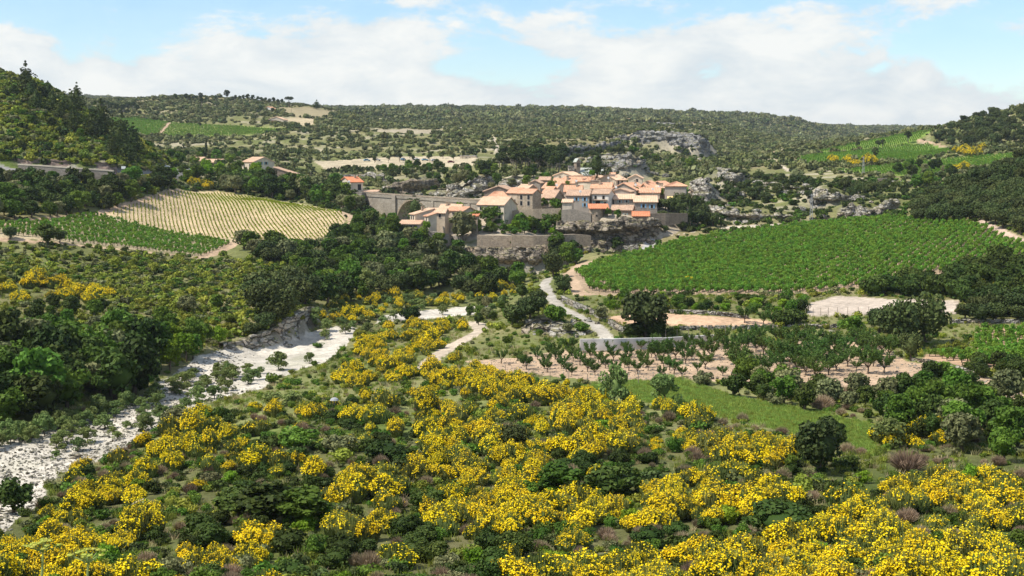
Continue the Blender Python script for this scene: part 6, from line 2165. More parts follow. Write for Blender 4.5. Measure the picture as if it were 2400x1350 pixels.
at('wood', 690, 1060, (0.85, 0.85, 0.5), 'wide green shrub below the grass patch', 'bush', 90, 150, 3)
at('wood', 420, 1005, (0.8, 0.8, 0.5), 'grey green shrub at the riverbed edge', 'bush', 110, 190, 4)
at('willow', 640, 955, (1.4, 1.4, 0.9), 'leafy willow at the inner riverbank', 'bush', 130, 200, 1)
at('willow', 690, 950, (1.2, 1.2, 0.8), 'second willow at the inner riverbank', 'bush', 130, 200, 2)
at('willow', 655, 868, (1.35, 1.35, 1.25), 'dark green willow standing on the pale gravel', 'bush', 180, 230, 0)
at('willow', 725, 852, (0.8, 0.8, 0.85), 'small sparse willow on the pale gravel', 'bush', 180, 240, 1)
at('shrub', 745, 815, (0.9, 0.9, 0.5), 'low green plant on the smooth gravel bar', 'bush', 200, 250, 0)
at('poplar', 862, 700, (1.7, 1.7, 1.6), 'pale silver leaved poplar in the gorge woods', 'tree', 270, 340, 0)
at('poplar', 783, 715, (0.9, 0.9, 0.9), 'slim grey poplar left of the silver poplar', 'tree', 260, 320, 0)
at('poplar', 740, 765, (0.9, 0.9, 0.85), 'grey willow at the cliff end of the riverbed', 'tree', 235, 290, 0)
at('mastic', 962, 752, (1.5, 1.5, 1.6), 'dark bush on the far gravel strip', 'bush', 240, 300, 1)
at('garden', 402, 830, (0.85, 0.85, 0.95), 'upright fresh green tree on the left bank', 'tree', 190, 240, 1)
at('wood', 438, 735, (0.8, 0.8, 0.7), 'grey olive-like bush on the scrub slope', 'bush', 230, 300, 4)
at('wood', 508, 728, (0.65, 0.65, 0.6), 'dark bush on the scrub slope', 'bush', 230, 300, 0)
at('wood', 112, 572, (1.2, 1.2, 0.95), 'round shrub at the near edge of the left vineyard', 'bush', 280, 340, 1)
at('oak', 140, 568, (0.6, 0.6, 0.6), 'small white flecked bush beside the vineyard shrub', 'bush', 280, 340, 1)
at('oak', 24, 560, (0.6, 0.6, 0.6), 'dark bush at the far left vineyard edge', 'bush', 280, 340, 0)
for i, (px, py, s) in enumerate([(704, 722, 1.15), (676, 742, 1.05), (650, 760, 0.9), (622, 778, 0.75), (716, 716, 1.25), (690, 715, 1.2), (585, 792, 0.6), (660, 738, 1.0)]):
    at('oak', px, py, (s, s, s), 'dark oak leaning over the brow of the river cliff', 'tree', 225, 275, None, 'oaks on the brow of the river cliff')
# village and gorge trees
VT = [(1172, 525, 'garden', 1.35, 'broad leafy tree in front of the cream house'), (1145, 530, 'garden', 1.2, 'leafy tree left of the cream house front'), (1198, 515, 'garden', 1.0, 'round tree at the corner of the cream house'),
      (1040, 535, 'wood', 1.35, 'grey green tree before the lower village houses'), (1075, 532, 'garden', 1.5, 'dense dark tree before the rose roofed house'), (1060, 536, 'garden', 1.2, 'green tree beside the dense dark tree'),
      (1110, 545, 'garden', 1.3, 'dark green tree on the garden terrace'), (1085, 570, 'wood', 1.7, 'big grey green tree overhanging the rampart'), (1292, 458, 'garden', 0.95, 'tree standing between the village roofs'),
      (1332, 440, 'garden', 0.45, 'tiny tree among the upper roofs'), (1355, 488, 'garden', 0.9, 'umbrella shaped tree below the blue shutters'), (1325, 494, 'garden', 0.55, 'small bush on the ruined wall'),
      (1305, 496, 'wood', 0.9, 'garden bush below the stone barn'), (1280, 494, 'garden', 0.8, 'bush below the stone house'), (1262, 486, 'garden', 0.7, 'shrub against the grey side wall'), (1509, 500, 'garden', 0.6, 'small tree before the bright blue shutters'),
      (1388, 416, 'garden', 0.5, 'round bright bush beside the church'), (1425, 512, 'garden', 0.55, 'bright vine arbour left above the overhang'), (1448, 514, 'garden', 0.55, 'bright vine arbour right above the overhang'),
      (1488, 462, 'garden', 0.7, 'fig tree among the grey gables'), (1520, 464, 'garden', 0.62, 'bright pergola foliage above the stone house'), (1548, 466, 'garden', 0.6, 'pergola foliage right of the stone house'), (1505, 462, 'garden', 0.6, 'leafy pergola bush in the upper right village'),
      (1330, 640, 'wood', 1.25, 'large willow-like tree at the gorge mouth'), (1310, 622, 'wood', 1.5, 'tall green tree before the undercut rock'), (1345, 610, 'wood', 1.2, 'green tree right of the undercut rock'), (1300, 595, 'wood', 1.2, 'tree rising against the rampart'),
      (1350, 620, 'wood', 0.95, 'olive coloured round tree at the track bend'), (1445, 586, 'wood', 0.85, 'dark tree at the foot of the village cliff'), (1320, 545, 'garden', 1.2, 'bright tree at the left end of the village cliff')]
for px, py, key, s, lb in VT:
    at(key, px, py, s, lb, 'tree', 380 if py > 430 else 440, 520)
for i, (px, py, s) in enumerate([(1230, 548, 1.0), (1250, 546, 1.1), (1205, 546, 0.8), (1270, 548, 1.0), (1218, 536, 1.1), (1285, 545, 1.2), (1180, 548, 0.8), (1240, 532, 1.0), (1300, 540, 1.1), (1262, 530, 1.0), (1150, 545, 0.7), (1120, 548, 0.8), (1000, 540, 0.7), (1280, 528, 1.0), (1210, 524, 0.8)]):
    at('garden', px, py, s * 0.85, 'leafy garden tree on the terrace above the rampart', 'tree', 395, 440, None, 'garden trees above the rampart')
rngv = np.random.default_rng(61)
for px, py in [(rngv.uniform(1125, 1310), rngv.uniform(512, 549)) for _ in range(34)] + [(rngv.uniform(985, 1115), rngv.uniform(522, 543)) for _ in range(16)]:
    h_ = hit(px, py, 398, 440)[0]
    if not np.isnan(h_[0]):
        s = rngv.uniform(0.7, 1.6)
        plant('shrub', h_, (s, s, s * 0.9), 'green garden shrub on the village terrace', 'shrub', 'garden shrubs on the village terrace', rngv, name='garden_shrub')
for i, (px, py, s) in enumerate([(1545, 492, 0.9), (1560, 495, 1.1), (1575, 493, 1.1), (1592, 494, 1.2), (1608, 492, 1.2), (1622, 494, 1.2), (1636, 500, 1.3), (1552, 520, 0.8), (1578, 522, 0.8), (1610, 528, 1.1), (1632, 530, 1.2), (1655, 528, 1.1), (1672, 530, 1.0), (1600, 540, 0.8), (1540, 540, 0.7), (1560, 545, 0.6), (1645, 515, 1.3), (1575, 500, 0.9), (1598, 508, 1.0)]):
    at('oak', px, py, s * 0.82, 'dark evergreen tree in the garden below the hip roofed house', 'tree', 400, 470, None, 'evergreens below the hip roofed house')
for px, py, s, lb, y0 in [(1335, 418, 0.45, 'small cypress beside the cream gabled house', 460), (1618, 535, 1.05, 'tall dark cypress right of the garden wall', 400), (1690, 533, 0.5, 'slim cypress at the gorge mouth', 400), (1678, 533, 0.45, 'second slim cypress at the gorge mouth', 400), (1650, 533, 0.7, 'broad dark cypress among the evergreens', 400), (914, 506, 0.62, 'slim dark cypress against the bridge wall', 400), (765, 373, 0.85, 'dark column cypress at the edge of the upper car park', 600), (622, 325, 0.6, 'lone cypress on the mid left slope', 700), (484, 370, 1.1, 'dark conifer behind the settlement roofs', 600)]:
    at('cypress', px, py, s, lb, 'tree', y0, 1300)
at('cedar', 1398, 416, (0.95, 0.95, 0.85), 'spreading dark cedar beside the church', 'tree', 470, 510, 0)
at('cedar', 972, 512, (0.7, 0.7, 0.62), 'spreading conifer seen in the bridge arch', 'tree', 395, 440, 0, Y=418)
at('garden', 825, 498, (0.55, 0.55, 1.0), 'narrow bright yellow green tree before the bridge house', 'tree', 420, 480, 1)
at('umbrella', 679, 252, (1.25, 1.25, 1.15), 'flat topped umbrella pine on the left skyline', 'tree', 1100, 1500)
at('pine', 742, 256, (1.3, 1.3, 1.0), 'bushy lone pine right of the umbrella pine on the skyline', 'tree', 1200, 1600)
at('grove', 533, 236, (1.35, 1.35, 1.25), 'tallest round pine on the left skyline', 'tree', 1200, 1500)
rng = np.random.default_rng(80)
for px, s in [(436, 0.6), (444, 0.6), (452, 0.5), (462, 0.5), (472, 0.65), (484, 0.4), (505, 0.45), (552, 0.45), (562, 0.5), (570, 0.65), (580, 0.6), (592, 0.65), (604, 0.5), (612, 0.65), (622, 0.5), (632, 0.6), (642, 0.65), (652, 0.55), (660, 0.5)]:
    at('grove', px, 238 + max(0, (px - 560) * 0.09), s * rng.uniform(1.2, 1.6), 'small dark pine in the row along the left skyline', 'tree', 1100, 1500, None, 'pines along the left skyline')
for px, py, s in [(412, 240, 0.9), (472, 248, 0.9), (262, 262, 1.1), (275, 268, 1.1), (288, 270, 1.2), (300, 268, 1.2), (312, 262, 1.1), (322, 268, 0.9), (252, 255, 0.9), (240, 262, 1.0), (612, 268, 0.9), (640, 268, 0.8), (470, 300, 0.5), (2130, 336, 1.1), (2010, 350, 0.7), (2058, 350, 0.8), (2050, 378, 0.8), (2068, 348, 0.7), (1905, 358, 0.6), (2140, 425, 0.9)]:
    at('grove', px, py, s * 0.95, 'dark pine on the far left hillside' if px < 1000 else 'round dark tree among the right fields', 'tree', 450, 1500, None, 'pines on the far left hillside' if px < 1000 else 'trees among the right fields')


# groups of single trees and shrubs over a pixel region
def sow(key, poly, n, mind, s0, s1, label, cat, group, seed, y0=5, y1=5000, weight=None, zf=None, name=None):
    rng = np.random.default_rng(seed)
    pts = spots(poly, n, seed, mind, y0, y1, weight=weight)
    for p in pts:
        s = rng.uniform(s0, s1)
        sz = s * (rng.uniform(0.85, 1.15) if zf is None else zf * rng.uniform(0.85, 1.15))
        plant(key, p, (s, s, sz), label, cat, group, rng, name=name)
    return pts


sow('pine', [(60, 215), (140, 225), (240, 300), (330, 365), (330, 400), (250, 372), (150, 300), (70, 250)], 26, 5.5, 0.75, 1.25, 'dark pine on the flank of the left hill', 'tree', 'pines on the left hill', 81, 440, 560)
sow('wood', [(0, 180), (60, 190), (240, 310), (370, 385), (270, 395), (0, 365)], 46, 4.5, 0.4, 0.75, 'rounded bush on the left hillside', 'tree', 'bushes on the left hillside', 82, 430, 560, name='hillside_bush')
sow('wood', [(-40, 430), (60, 435), (280, 440), (400, 420), (420, 450), (330, 470), (250, 495), (120, 510), (-40, 520)], 85, 3.4, 0.75, 1.35, 'dark leafy tree in the belt between road wall and left vineyard', 'tree', 'tree belt below the road wall', 83, 330, 480, name='belt_tree')
sow('garden', [(370, 415), (480, 410), (560, 415), (680, 415), (640, 425), (420, 430)], 16, 5.0, 0.8, 1.2, 'bright green roadside tree in the settlement', 'tree', 'settlement trees', 84, 470, 600)
sow('wood', [(505, 440), (560, 425), (700, 440), (790, 450), (835, 475), (845, 510), (800, 490), (640, 465), (520, 450)], 72, 3.6, 0.85, 1.45, 'dark leafy tree in the band behind the young vineyard', 'tree', 'tree band before the bridge', 85, 440, 560)
WOODS = [(560, 585), (640, 575), (740, 600), (830, 545), (880, 520), (960, 560), (1040, 600), (1090, 620), (1180, 660), (1240, 660), (1150, 700), (1000, 690), (760, 720), (735, 680), (700, 640), (600, 610)]
sow('wood', WOODS, 150, 3.4, 0.7, 1.25, 'leafy tree in the wooded gorge below the young vineyard', 'tree', 'gorge woodland trees', 86, 250, 415)
sow('oak', WOODS, 60, 3.6, 0.65, 1.05, 'dark holm oak in the wooded gorge below the young vineyard', 'tree', 'gorge holm oaks', 87, 250, 415)
sow('oak', [(600, 700), (690, 650), (725, 690), (700, 720), (620, 760)], 9, 3.0, 0.9, 1.4, 'large dark oak on top of the river cliff', 'tree', 'oaks on the river cliff', 88, 230, 300)
sow('wood', [(-60, 860), (120, 830), (260, 820), (360, 830), (380, 880), (330, 920), (180, 985), (-60, 1010)], 62, 2.3, 0.85, 1.45, 'dark leafy tree on the shaded left riverbank', 'tree', 'trees on the left riverbank', 89, 130, 230, name='riverbank_tree')
sow('garden', [(380, 830), (500, 800), (520, 815), (430, 860), (390, 880)], 9, 2.0, 0.6, 0.95, 'green tree at the bend of the left riverbank', 'tree', 'trees at the left riverbank bend', 90, 170, 250)
sow('wood', [(0, 700), (200, 720), (420, 780), (360, 820), (0, 790)], 26, 2.5, 0.35, 0.7, 'bush on the grassy left bank', 'bush', 'bushes on the grassy left bank', 91, 190, 270, name='bank_bush')
sow('garrigue', LS, 130, 2.2, 0.7, 1.35, 'yellow green shrub on the slope below the left vineyards', 'shrub', 'shrubs on the left slope', 92, 190, 345)
sow('willow', [(150, 1000), (300, 970), (400, 900), (500, 860), (640, 850), (600, 900), (450, 960), (340, 1020), (200, 1060), (100, 1090)], 60, 1.5, 0.45, 1.1, 'leafy willow bush growing on the gravel bed', 'bush', 'willows on the riverbed', 93, 110, 240, zf=0.8)
sow('willow', [(740, 720), (1180, 670), (1190, 740), (1000, 740), (850, 790), (760, 800)], 45, 2.0, 0.5, 1.1, 'willow bush on the far bank flats', 'bush', 'willows on the far bank flats', 94, 220, 340)
sow('wood', [(1050, 760), (1180, 770), (1220, 770), (1240, 700), (1180, 690), (1150, 720)], 14, 2.0, 0.35, 0.7, 'bush between the dirt path and the lane knoll', 'bush', 'bushes by the lane knoll', 95, 220, 320, name='knoll_bush')
sow('wood', [(1480, 340), (1600, 352), (1650, 372), (1650, 400), (1560, 395), (1480, 375)], 46, 3.0, 0.5, 0.95, 'bush at the foot of the grey banded cliff', 'bush', 'bushes below the banded cliff', 111, 640, 950, name='cliff_foot_bush')
sow('oak', [(1310, 360), (1380, 352), (1480, 352), (1480, 364), (1400, 364), (1340, 385)], 30, 3.0, 0.45, 0.85, 'dark bush between the rock bands above the church', 'bush', 'bushes between the rock bands', 112, 640, 900, name='rock_bush')
sow('willow', [(-60, 1045), (60, 1020), (180, 985), (330, 935), (335, 948), (190, 1000), (60, 1040), (-60, 1062)], 26, 1.4, 0.6, 1.1, 'willow bush along the shaded edge of the gravel', 'bush', 'willows along the left gravel edge', 113, 120, 190, name='edge_willow')
HEDGE = [(1600, 905), (1700, 895), (1800, 900), (1900, 925), (2050, 920), (2150, 910), (2250, 905), (2400, 950), (2400, 1090), (2200, 1075), (2080, 1030), (2040, 990), (1900, 975), (1750, 940)]
sow('wood', HEDGE, 74, 1.7, 0.42, 0.8, 'dark leafy shrub in the hedge between meadow and orchard', 'shrub', 'hedge shrubs by the meadow', 96, 110, 190, name='hedge_shrub')
sow('greyshrub', HEDGE, 10, 2.4, 0.8, 1.3, 'grey half bare shrub in the hedge by the meadow', 'shrub', 'grey hedge shrubs', 97, 110, 190)
sow('dry', [(1800, 925), (2250, 920), (2250, 980), (1850, 960)], 5, 3.0, 1.0, 1.7, 'bare grey bush standing in the hedge', 'shrub', 'bare bushes in the hedge', 98, 110, 190)
sow('oak', [(2180, 470), (2300, 425), (2400, 385), (2400, 555), (2290, 520), (2200, 525), (2140, 520), (2150, 490)], 125, 3.0, 0.75, 1.15, 'dark holm oak on the shaded right hill', 'tree', 'holm oaks on the near right hill', 99, 330, 480, name='hill_oak')  # dark oak foliage stands in for cloud shadow over this hill
sow('oak', [(2190, 335), (2240, 290), (2330, 270), (2400, 262), (2400, 340), (2260, 345)], 70, 5.0, 0.8, 1.3, 'dark oak on the far right hill', 'tree', 'oaks on the far right hill', 100, 600, 950)
sow('mastic', [(1980, 690), (2050, 680), (2200, 655), (2400, 610), (2400, 745), (2250, 730), (2250, 700), (2060, 695)], 75, 1.8, 1.1, 2.3, 'dark evergreen shrub between the big vineyard and the fallow field', 'shrub', 'shrubs behind the fallow field', 101, 225, 300)
sow('oak', [(2240, 740), (2400, 720), (2400, 755), (2260, 760)], 9, 2.6, 0.6, 0.95, 'dark oak right of the fallow field', 'tree', 'oaks right of the fallow field', 102, 215, 270)
sow('mastic', [(2250, 865), (2330, 850), (2400, 870), (2400, 900), (2300, 890)], 14, 1.6, 0.7, 1.4, 'dark shrub at the corner of the small vineyard', 'shrub', 'shrubs by the small vineyard', 103, 160, 210)
sow('shrub', [(1400, 720), (1480, 695), (1600, 700), (1900, 700), (1930, 690), (1880, 735), (1730, 738), (1560, 730), (1430, 735)], 42, 2.0, 0.6, 1.3, 'fresh green shrub on the strip below the big vineyard', 'shrub', 'shrubs on the vineyard strip', 104, 225, 275)
sow('grove', [(1165, 400), (1180, 350), (1230, 345), (1330, 365), (1325, 405), (1290, 408), (1230, 400)], 44, 3.6, 0.85, 1.2, 'tall pine of the grove behind the village', 'tree', 'pine grove behind the village', 105, 540, 720)
sow('wood', [(870, 400), (1000, 395), (1160, 400), (1290, 420), (1280, 440), (1150, 450), (1080, 440), (1010, 440), (960, 420)], 60, 4.0, 0.5, 1.0, 'green bush on the rocky slope behind the bridge', 'tree', 'bushes behind the bridge', 106, 480, 720, name='slope_bush')
sow('wood', [(380, 370), (560, 360), (560, 390), (400, 395)], 18, 5.0, 0.8, 1.3, 'dark tree behind the settlement roofs', 'tree', 'trees behind the settlement', 107, 560, 760)
sow('grove', [(850, 378), (1060, 372), (1100, 372), (1050, 384), (870, 384)], 12, 7.0, 0.42, 0.62, 'small dark tree on the upper car park', 'tree', 'trees on the upper car park', 108, 620, 820)
sow('oak', [(1640, 440), (1700, 410), (1850, 420), (1950, 440), (2100, 440), (2150, 450), (2100, 470), (1900, 470), (1750, 480), (1660, 500)], 70, 4.0, 0.4, 0.85, 'dark shrub oak among the rocks of the right hillside', 'tree', 'shrub oaks on the right hillside', 109, 430, 620, name='shrub_oak')
sow('wood', [(2090, 400), (2200, 385), (2240, 420), (2180, 450), (2120, 440)], 22, 4.0, 0.7, 1.1, 'dark tree between right fields and shaded hill', 'tree', 'trees by the right fields', 110, 480, 640, name='field_tree')

# ------------------------------------------------------------------ yellow broom
GREEN = [(640, 1170, 160, 65), (900, 1065, 120, 45), (690, 1050, 110, 40), (1310, 1130, 65, 60), (1430, 1140, 110, 60), (1860, 1240, 100, 45), (1080, 1300, 130, 45), (490, 1280, 70, 40), (1920, 1060, 75, 65), (780, 1030, 60, 40), (1000, 1190, 60, 25), (1500, 1100, 60, 35), (760, 1320, 150, 40), (1580, 1290, 60, 40), (1230, 1310, 80, 40)]
BR = [  # region, acceptance
    ([(480, 975), (560, 950), (700, 955), (860, 940), (1000, 925), (1180, 930), (1300, 950), (1480, 945), (1620, 975), (1870, 1045), (1900, 1110), (2060, 1105), (2230, 1125), (2400, 1140), (2400, 1400), (-60, 1400), (-60, 1330), (60, 1230), (130, 1120), (270, 1070), (390, 1010)], 0.9),
    ([(835, 790), (940, 765), (1090, 765), (1060, 800), (985, 850), (975, 890), (870, 930), (790, 910), (840, 840)], 0.7),
    ([(990, 885), (1020, 850), (1110, 835), (1180, 880), (1290, 905), (1400, 905), (1350, 945), (1150, 940), (1000, 930)], 0.75),
    ([(740, 700), (1000, 690), (1190, 665), (1210, 690), (1150, 715), (960, 725), (830, 760), (760, 760)], 0.5),
    ([(-40, 670), (60, 660), (130, 665), (230, 690), (265, 700), (200, 712), (110, 700), (40, 710), (-40, 690)], 1.0),
    ([(2060, 1030), (2210, 1010), (2230, 1040), (2100, 1060)], 0.4),
    ([(2230, 685), (2400, 665), (2400, 700), (2250, 695)], 0.5),
]


def bw(px, py, h):
    g = np.ones(len(px))
    for cx, cy, ax, ay in GREEN:
        g = np.where(((px - cx) / ax) ** 2 + ((py - cy) / ay) ** 2 < 1, 0.16, g)
    n_ = np.clip(0.62 + 1.9 * fbm(h[:, 0] / 8, h[:, 1] / 11, 97, 3), 0.04, 1)
    g = g * np.where((px < 1150) & (py > 1080), 0.62, 1.0)
    g = g * np.where((px > 1900) & (py > 1150), 0.85, 1.0)
    return g * n_


allb = []
for i, (poly, acc) in enumerate(BR):
    cnt = [520, 70, 62, 60, 40, 10, 14][i]
    p = spots(poly, cnt, 120 + i, 1.0 if i < 3 else 1.6, 60, 340, weight=lambda a, b, h, acc=acc: acc * bw(a, b, h), tries=24)
    z = zone_at(p[:, 0], p[:, 1])
    p = p[z < 0]
    allb += [(q, i) for q in p]
rng = np.random.default_rng(130)
for px, py, s in [(1470, 935, 0), ]:
    pass
sized = []
for q, i in allb:
    s = rng.uniform(0.55, 1.3) * (1.35 if i == 4 else 1.0)
    sized.append((s / q[1], s, q, i))
sized.sort(key=lambda t: -t[0])
NAMESB = [('yellow flowering broom bush in the foreground thicket', 'foreground broom'), ('yellow broom bush left of the dirt path', 'broom left of the dirt path'), ('yellow broom bush right of the dirt path', 'broom right of the dirt path'), ('scattered yellow broom bush on the far bank flats', 'broom on the far bank flats'), ('yellow broom bush in the patch on the left scrub slope', 'broom on the left slope'), ('yellow broom bush by the hedge end', 'broom by the hedge'), ('yellow broom bush at the right edge behind the oaks', 'broom behind the right oaks')]
rest = []
cnt = {}
for sz, s, q, i in sized:
    cap = 300
    if len(cnt) and sum(cnt.values()) >= cap and True:
        rest.append((q, s))
        continue
    # keep the outlying patches as single bushes too, thinning the dense foreground
    if i == 0 and cnt.get(0, 0) >= 175:
        rest.append((q, s))
        continue
    cnt[i] = cnt.get(i, 0) + 1
    key = 'broom_sparse' if (i == 0 and rng.random() < 0.3) else 'broom'
    lb, gp = NAMESB[i]
    if i == 0:
        px, py = proj(*q)
        lb = 'yellow flowering broom bush in the %s of the foreground thicket' % ('left third' if px < 800 else 'middle' if px < 1600 else 'right third')
        gp = 'foreground broom, %s' % ('left' if px < 800 else 'middle' if px < 1600 else 'right')
    plant(key, q, (s, s, s * rng.uniform(0.75, 1.05)), lb, 'broom', gp, rng)


def joined(parts):
    """one mesh from a prototype's parts, for the uncounted rest"""
    V, Q, MI, k = [], [], [], 0
    mats = []
    for j, (nm, me) in enumerate(parts):
        v = np.empty(len(me.vertices) * 3, np.float32)
        me.vertices.foreach_get('co', v)
        l = np.empty(len(me.loops), np.int32)
        me.loops.foreach_get('vertex_index', l)
        V.append(v.reshape(-1, 3))
        Q.append(l.reshape(-1, 4) + k)
        MI.append(np.full(len(l) // 4, j))
        k += len(me.vertices)
        mats.append(me.materials[0])
    return npmesh('broom', np.concatenate(V), np.concatenate(Q), mats, np.concatenate(MI))


shapes('broom', [joined(p) for p in PRO['broom'] + PRO['broom_sparse']])
rq = np.array([q for q, s in rest])
stuff('broom_thicket', 'further yellow broom filling the foreground thicket', 'broom', rq[:, 0], rq[:, 1], np.array([s for q, s in rest]), 131)

# green, grey and dry shrubs between the broom
FG = BR[0][0]
sow('shrub', FG, 190, 1.4, 0.35, 0.85, 'green shrub between the foreground broom bushes', 'shrub', 'green shrubs in the foreground', 140, 60, 190)
gpts = np.concatenate([spots([(cx - ax, cy - ay), (cx + ax, cy - ay), (cx + ax, cy + ay), (cx - ax, cy + ay)], max(3, int(ax * ay / 900)), 150 + i, 1.2, 60, 190) for i, (cx, cy, ax, ay) in enumerate(GREEN)])
for p in gpts:
    s = rng.uniform(0.5, 1.0)
    plant('mastic', p, (s, s, s * rng.uniform(0.7, 1.0)), 'dark evergreen shrub in a green gap of the foreground broom', 'shrub', 'evergreen shrubs in the foreground', rng)
sow('dry', FG, 75, 1.6, 0.4, 0.8, 'dry brown twiggy bush among the foreground broom', 'shrub', 'dry bushes in the foreground', 141, 60, 190)
sow('greyshrub', FG, 26, 2.5, 0.4, 0.85, 'grey green shrub among the foreground broom', 'shrub', 'grey shrubs in the foreground', 142, 60, 190)
sow('shrub', [(700, 900), (840, 790), (1000, 900), (850, 960), (720, 960)], 26, 1.6, 0.35, 0.8, 'green shrub on the grass left of the dirt path', 'shrub', 'green shrubs left of the dirt path', 143, 130, 240)
sow('shrub', [(1200, 880), (1430, 890), (1420, 930), (1240, 950)], 12, 2.0, 0.35, 0.7, 'green shrub before the orchard corner', 'shrub', 'green shrubs before the orchard', 144, 140, 200)
for px, py, s, y0, y1, lb in [(1282, 948, 1.35, 120, 190, 'large round broom bush at the orchard corner'), (1380, 925, 0.75, 130, 190, 'small round broom bush standing alone before the orchard'), (1015, 805, 1.6, 180, 260, 'broad yellow broom beside the dirt path bend'), (1085, 775, 1.2, 200, 270, 'yellow broom at the end of the dirt path'), (2200, 1030, 1.1, 100, 160, 'yellow broom hanging over the hedge end'), (1475, 936, 0.45, 120, 190, 'tiny broom bush on the dry meadow edge'),
                             (985, 815, 1.3, 180, 260, 'yellow broom left of the broad broom by the path'), (50, 712, 1.1, 220, 290, 'yellow broom at the lower left of the slope patch'), (470, 440, 1.9, 440, 520, 'long yellow broom clump at the top of the young vineyard'), (490, 444, 1.7, 440, 520, 'yellow broom right of the long clump above the vineyard'), (452, 436, 1.7, 440, 520, 'yellow broom left of the long clump above the vineyard'), (402, 428, 1.3, 430, 500, 'single yellow broom by the roadside trees'),
                             (1612, 665, 0.9, 240, 300, 'lone broom at the foot of the big vineyard'), (2066, 665, 0.9, 250, 300, 'lone yellow broom at the lower edge of the big vineyard')]:
    at('broom', px, py, s, lb, 'broom', y0, y1, None)
for poly, n_, lb, gp, y0, y1 in [([(1945, 380), (2050, 378), (2050, 392), (1970, 392)], 14, 'yellow broom in the row between the right fields', 'broom row between the right fields', 560, 760), ([(2240, 355), (2310, 352), (2310, 368), (2245, 368)], 12, 'yellow broom below the far right hill', 'broom below the far right hill', 600, 800), ([(2225, 398), (2262, 396), (2262, 404), (2228, 405)], 5, 'yellow broom above the shaded right hill', 'broom above the shaded hill', 500, 700)]:
    sow('broom', poly, n_, 2.0, 1.6, 2.4, lb, 'broom', gp, 160 + n_, y0, y1)

# giant fennel close to the camera at the lower left
for i, (px, py, Y) in enumerate([(100, 1272, 15.0), (206, 1296, 14.0)]):
    top = P(px, py, Y)
    gz = float(ground(top[0] - 0.1, Y))
    root = empty('giant_fennel', (top[0] - 0.12, Y, gz))
    tag(root, ['tall giant fennel with yellow umbel at the lower left corner', 'shorter giant fennel right of the tall one at the bottom edge'][i], 'plant')
    H = top[2] - gz
    mb = MB()
    mb.tube([(0, 0, -0.2), (0.02, 0, H * 0.5), (0.10, 0, H * 0.85), (0.12, 0, H - 0.12)], [0.03, 0.024, 0.016, 0.01], 7)
    rg = np.random.default_rng(i)
    heads = []
    for k in range(16):
        a = rg.uniform(0, 6.28)
        q = 0.20 * math.sqrt(rg.uniform(0.02, 1))
        e = (0.12 + math.cos(a) * q, math.sin(a) * q, H + 0.03 - q * q * 1.4)
        mb.tube([(0.12, 0, H - 0.12), e], [0.006, 0.003], 4)
        heads.append(e)
    mb.build('stem', MAT['fennel_stem'], root)
    for e in heads:
        f = Fol()
        f.core((0, 0, 0), (0.035, 0.035, 0.010), rg)
        f.clump((0, 0, 0), (0.05, 0.05, 0.018), 46, 0.006, rg, 0.6, 0.8, 0.3)
        obj('umbellet', f.mesh('umbellet', MAT['fennel']), root, e)
    mb = MB()
    for k in range(5):
        a = rg.uniform(0, 6.28)
        z0 = H * rg.uniform(0.3, 0.8)
        mb.tube([(0.05, 0, z0), (0.05 + 0.08 * math.cos(a), 0.08 * math.sin(a), z0 + 0.12)], [0.012, 0.004], 5)
    mb.build('leaf_sheath', MAT['fennel_stem'], root)

# ------------------------------------------------------------------ labels: which one of many, by the nearest landmark
MARKS = """1918 1060 the dense dark oak bush|640 1180 the wide dark shrub mass|1310 1130 the rounded blue green shrub|783 940 the grey domed disc|2125 1080 the brown leafless bush|326 1183 the bleached dead branch
150 1290 the giant fennel umbels|1198 1035 the reddish leaved small oak|1282 930 the round broom at the orchard corner|1445 930 the grey green poplar bush|1556 930 the rounder poplar bush|2080 1020 the willow at the meadow end
500 1275 the low juniper bush|790 1045 the pale grey green shrub|1840 1230 the dark lower right shrub|1435 1140 the dark central shrub patch|1000 870 the near end of the dirt path|1120 765 the far end of the dirt path
655 850 the dark willow on gravel|745 810 the low plant on the gravel bar|420 985 the grey green riverbed shrub|30 1170 the dark bush at the gravel edge|680 770 the river cliff|1512 730 the big lone holm oak|1300 620 the dark tree at the lane top
1270 750 the lane knoll|2150 760 the dark oak group|1995 760 the small round crowned tree|1450 800 the pale concrete wall|2290 820 the small right vineyard|1700 755 the tilled field|2000 720 the fallow field|862 660 the silver poplar|783 690 the slim grey poplar
402 790 the upright fresh green tree|112 550 the round vineyard edge shrub|438 715 the grey olive-like bush|150 680 the broom patch on the slope|1215 590 the village rampart|1020 570 the ruined bastion|1430 550 the village cliff|1397 500 the round tower
1351 385 the bell tower|1398 400 the church cedar|1585 450 the hip roofed house|1618 510 the tall garden cypress|1645 450 the white rock pillar|1960 465 the bulky white crag|1840 438 the long white ledge|2035 500 the low white rock row|1710 420 the orange rock step
1900 500 the slim pylon|2023 395 the lattice pylon|2080 425 the stone hut|820 435 the bridge head house|965 490 the first bridge arch|1052 490 the second bridge arch|970 445 the ochre cave cliff|600 390 the cream village hall|665 405 the brown shed
506 385 the utility pole|150 402 the roadside wall|290 390 the white sign board|679 235 the umbrella pine|533 225 the tallest skyline pine|650 283 the cream farmhouse|765 360 the column cypress|1057 380 the dark red car|1550 330 the grey banded cliff
1450 385 the ledged face behind the church|2350 270 the far right hilltop track|1150 430 the jagged crag|1245 350 the dark rock band|300 300 the far left vine field|2390 460 the dark right hill crest"""
MARKS = [(float(m.split()[0]), float(m.split()[1]), ' '.join(m.split()[2:])) for r_ in MARKS.splitlines() for m in r_.split('|')]
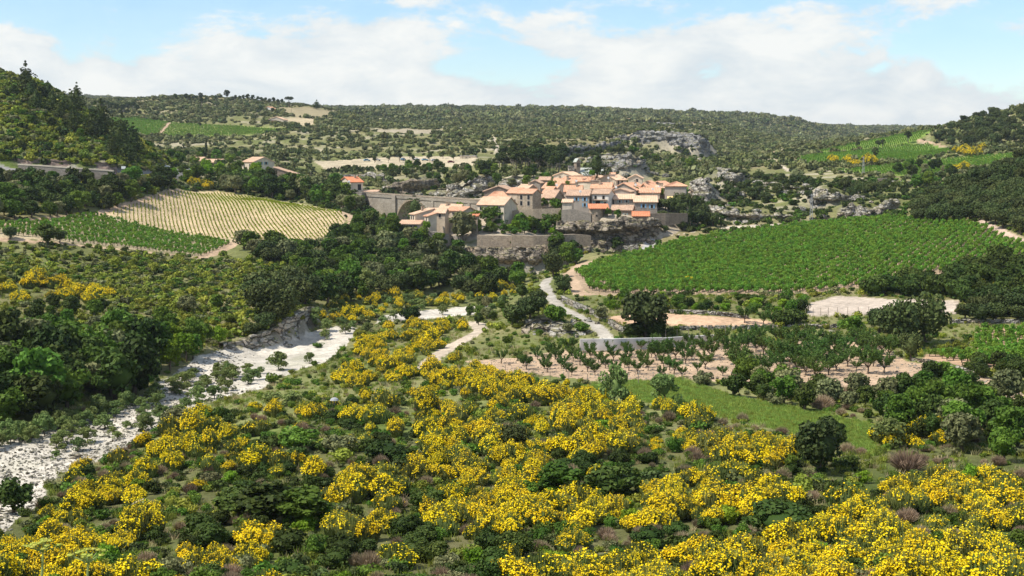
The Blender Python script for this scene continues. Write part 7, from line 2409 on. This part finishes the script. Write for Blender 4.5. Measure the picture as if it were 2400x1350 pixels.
MP = np.array([m[:2] for m in MARKS])
import re as _re
bylab = {}
for o in COL.objects:
    if o.parent is None and o.get('label') and o.get('group') and o.get('kind') is None:
        bylab.setdefault(o['label'], []).append(o)
slot = {}
for lb, os_ in bylab.items():
    if len(os_) < 2:
        continue
    short = _re.split(r' (?:in|on|at|of|by|between|before|behind|below|among|growing|along|right|left|beside|from|above|standing) ', lb)[0]
    for o in os_:
        px, py = proj(o.location.x, o.location.y, o.location.z)
        d = MP - np.array([px, py])
        d[:, 1] *= 1.6
        k = int((d ** 2).sum(1).argmin())
        ddx, ddy = px - MARKS[k][0], (py - MARKS[k][1]) * 1.6
        way = ('left of' if ddx < 0 else 'right of') if abs(ddx) > abs(ddy) else ('above' if ddy < 0 else 'below')
        slot.setdefault((short, way, MARKS[k][2]), []).append((ddx * ddx + ddy * ddy, o))
ORD = ['closest', 'second closest', 'third closest', 'fourth closest', 'fifth closest', 'sixth closest', 'seventh closest', 'eighth closest', 'ninth closest', 'tenth closest']
for (short, way, mark), lst in slot.items():
    lst.sort(key=lambda t: t[0])
    for k, (_, o) in enumerate(lst):
        if k < 10:
            o['label'] = ('%s %s %s %s' % (ORD[k], short, way, mark)) if len(lst) > 1 else '%s %s %s' % (short, way, mark)

# ------------------------------------------------------------------ air
zlo, zhi = float(GZ.min()) - 1.5, float(max(GZ.max(), CZ)) + 30
hz = MB()
hz.box((-7800, -40, zlo), (7800, 6200, zhi))
hm = bpy.data.materials.new('haze')
hm.use_nodes = True
ht = hm.node_tree
ht.nodes.clear()
ho = ht.nodes.new('ShaderNodeOutputMaterial')
pv = ht.nodes.new('ShaderNodeVolumePrincipled')
pv.inputs['Color'].default_value = (0.80, 0.88, 1.0, 1)
pv.inputs['Density'].default_value = HAZE
pv.inputs['Anisotropy'].default_value = 0.2
ht.links.new(pv.outputs[0], ho.inputs['Volume'])
hzo = hz.build('haze', hm)
hzo['kind'] = 'stuff'
hzo['label'] = 'thin pale blue summer haze over the valley'
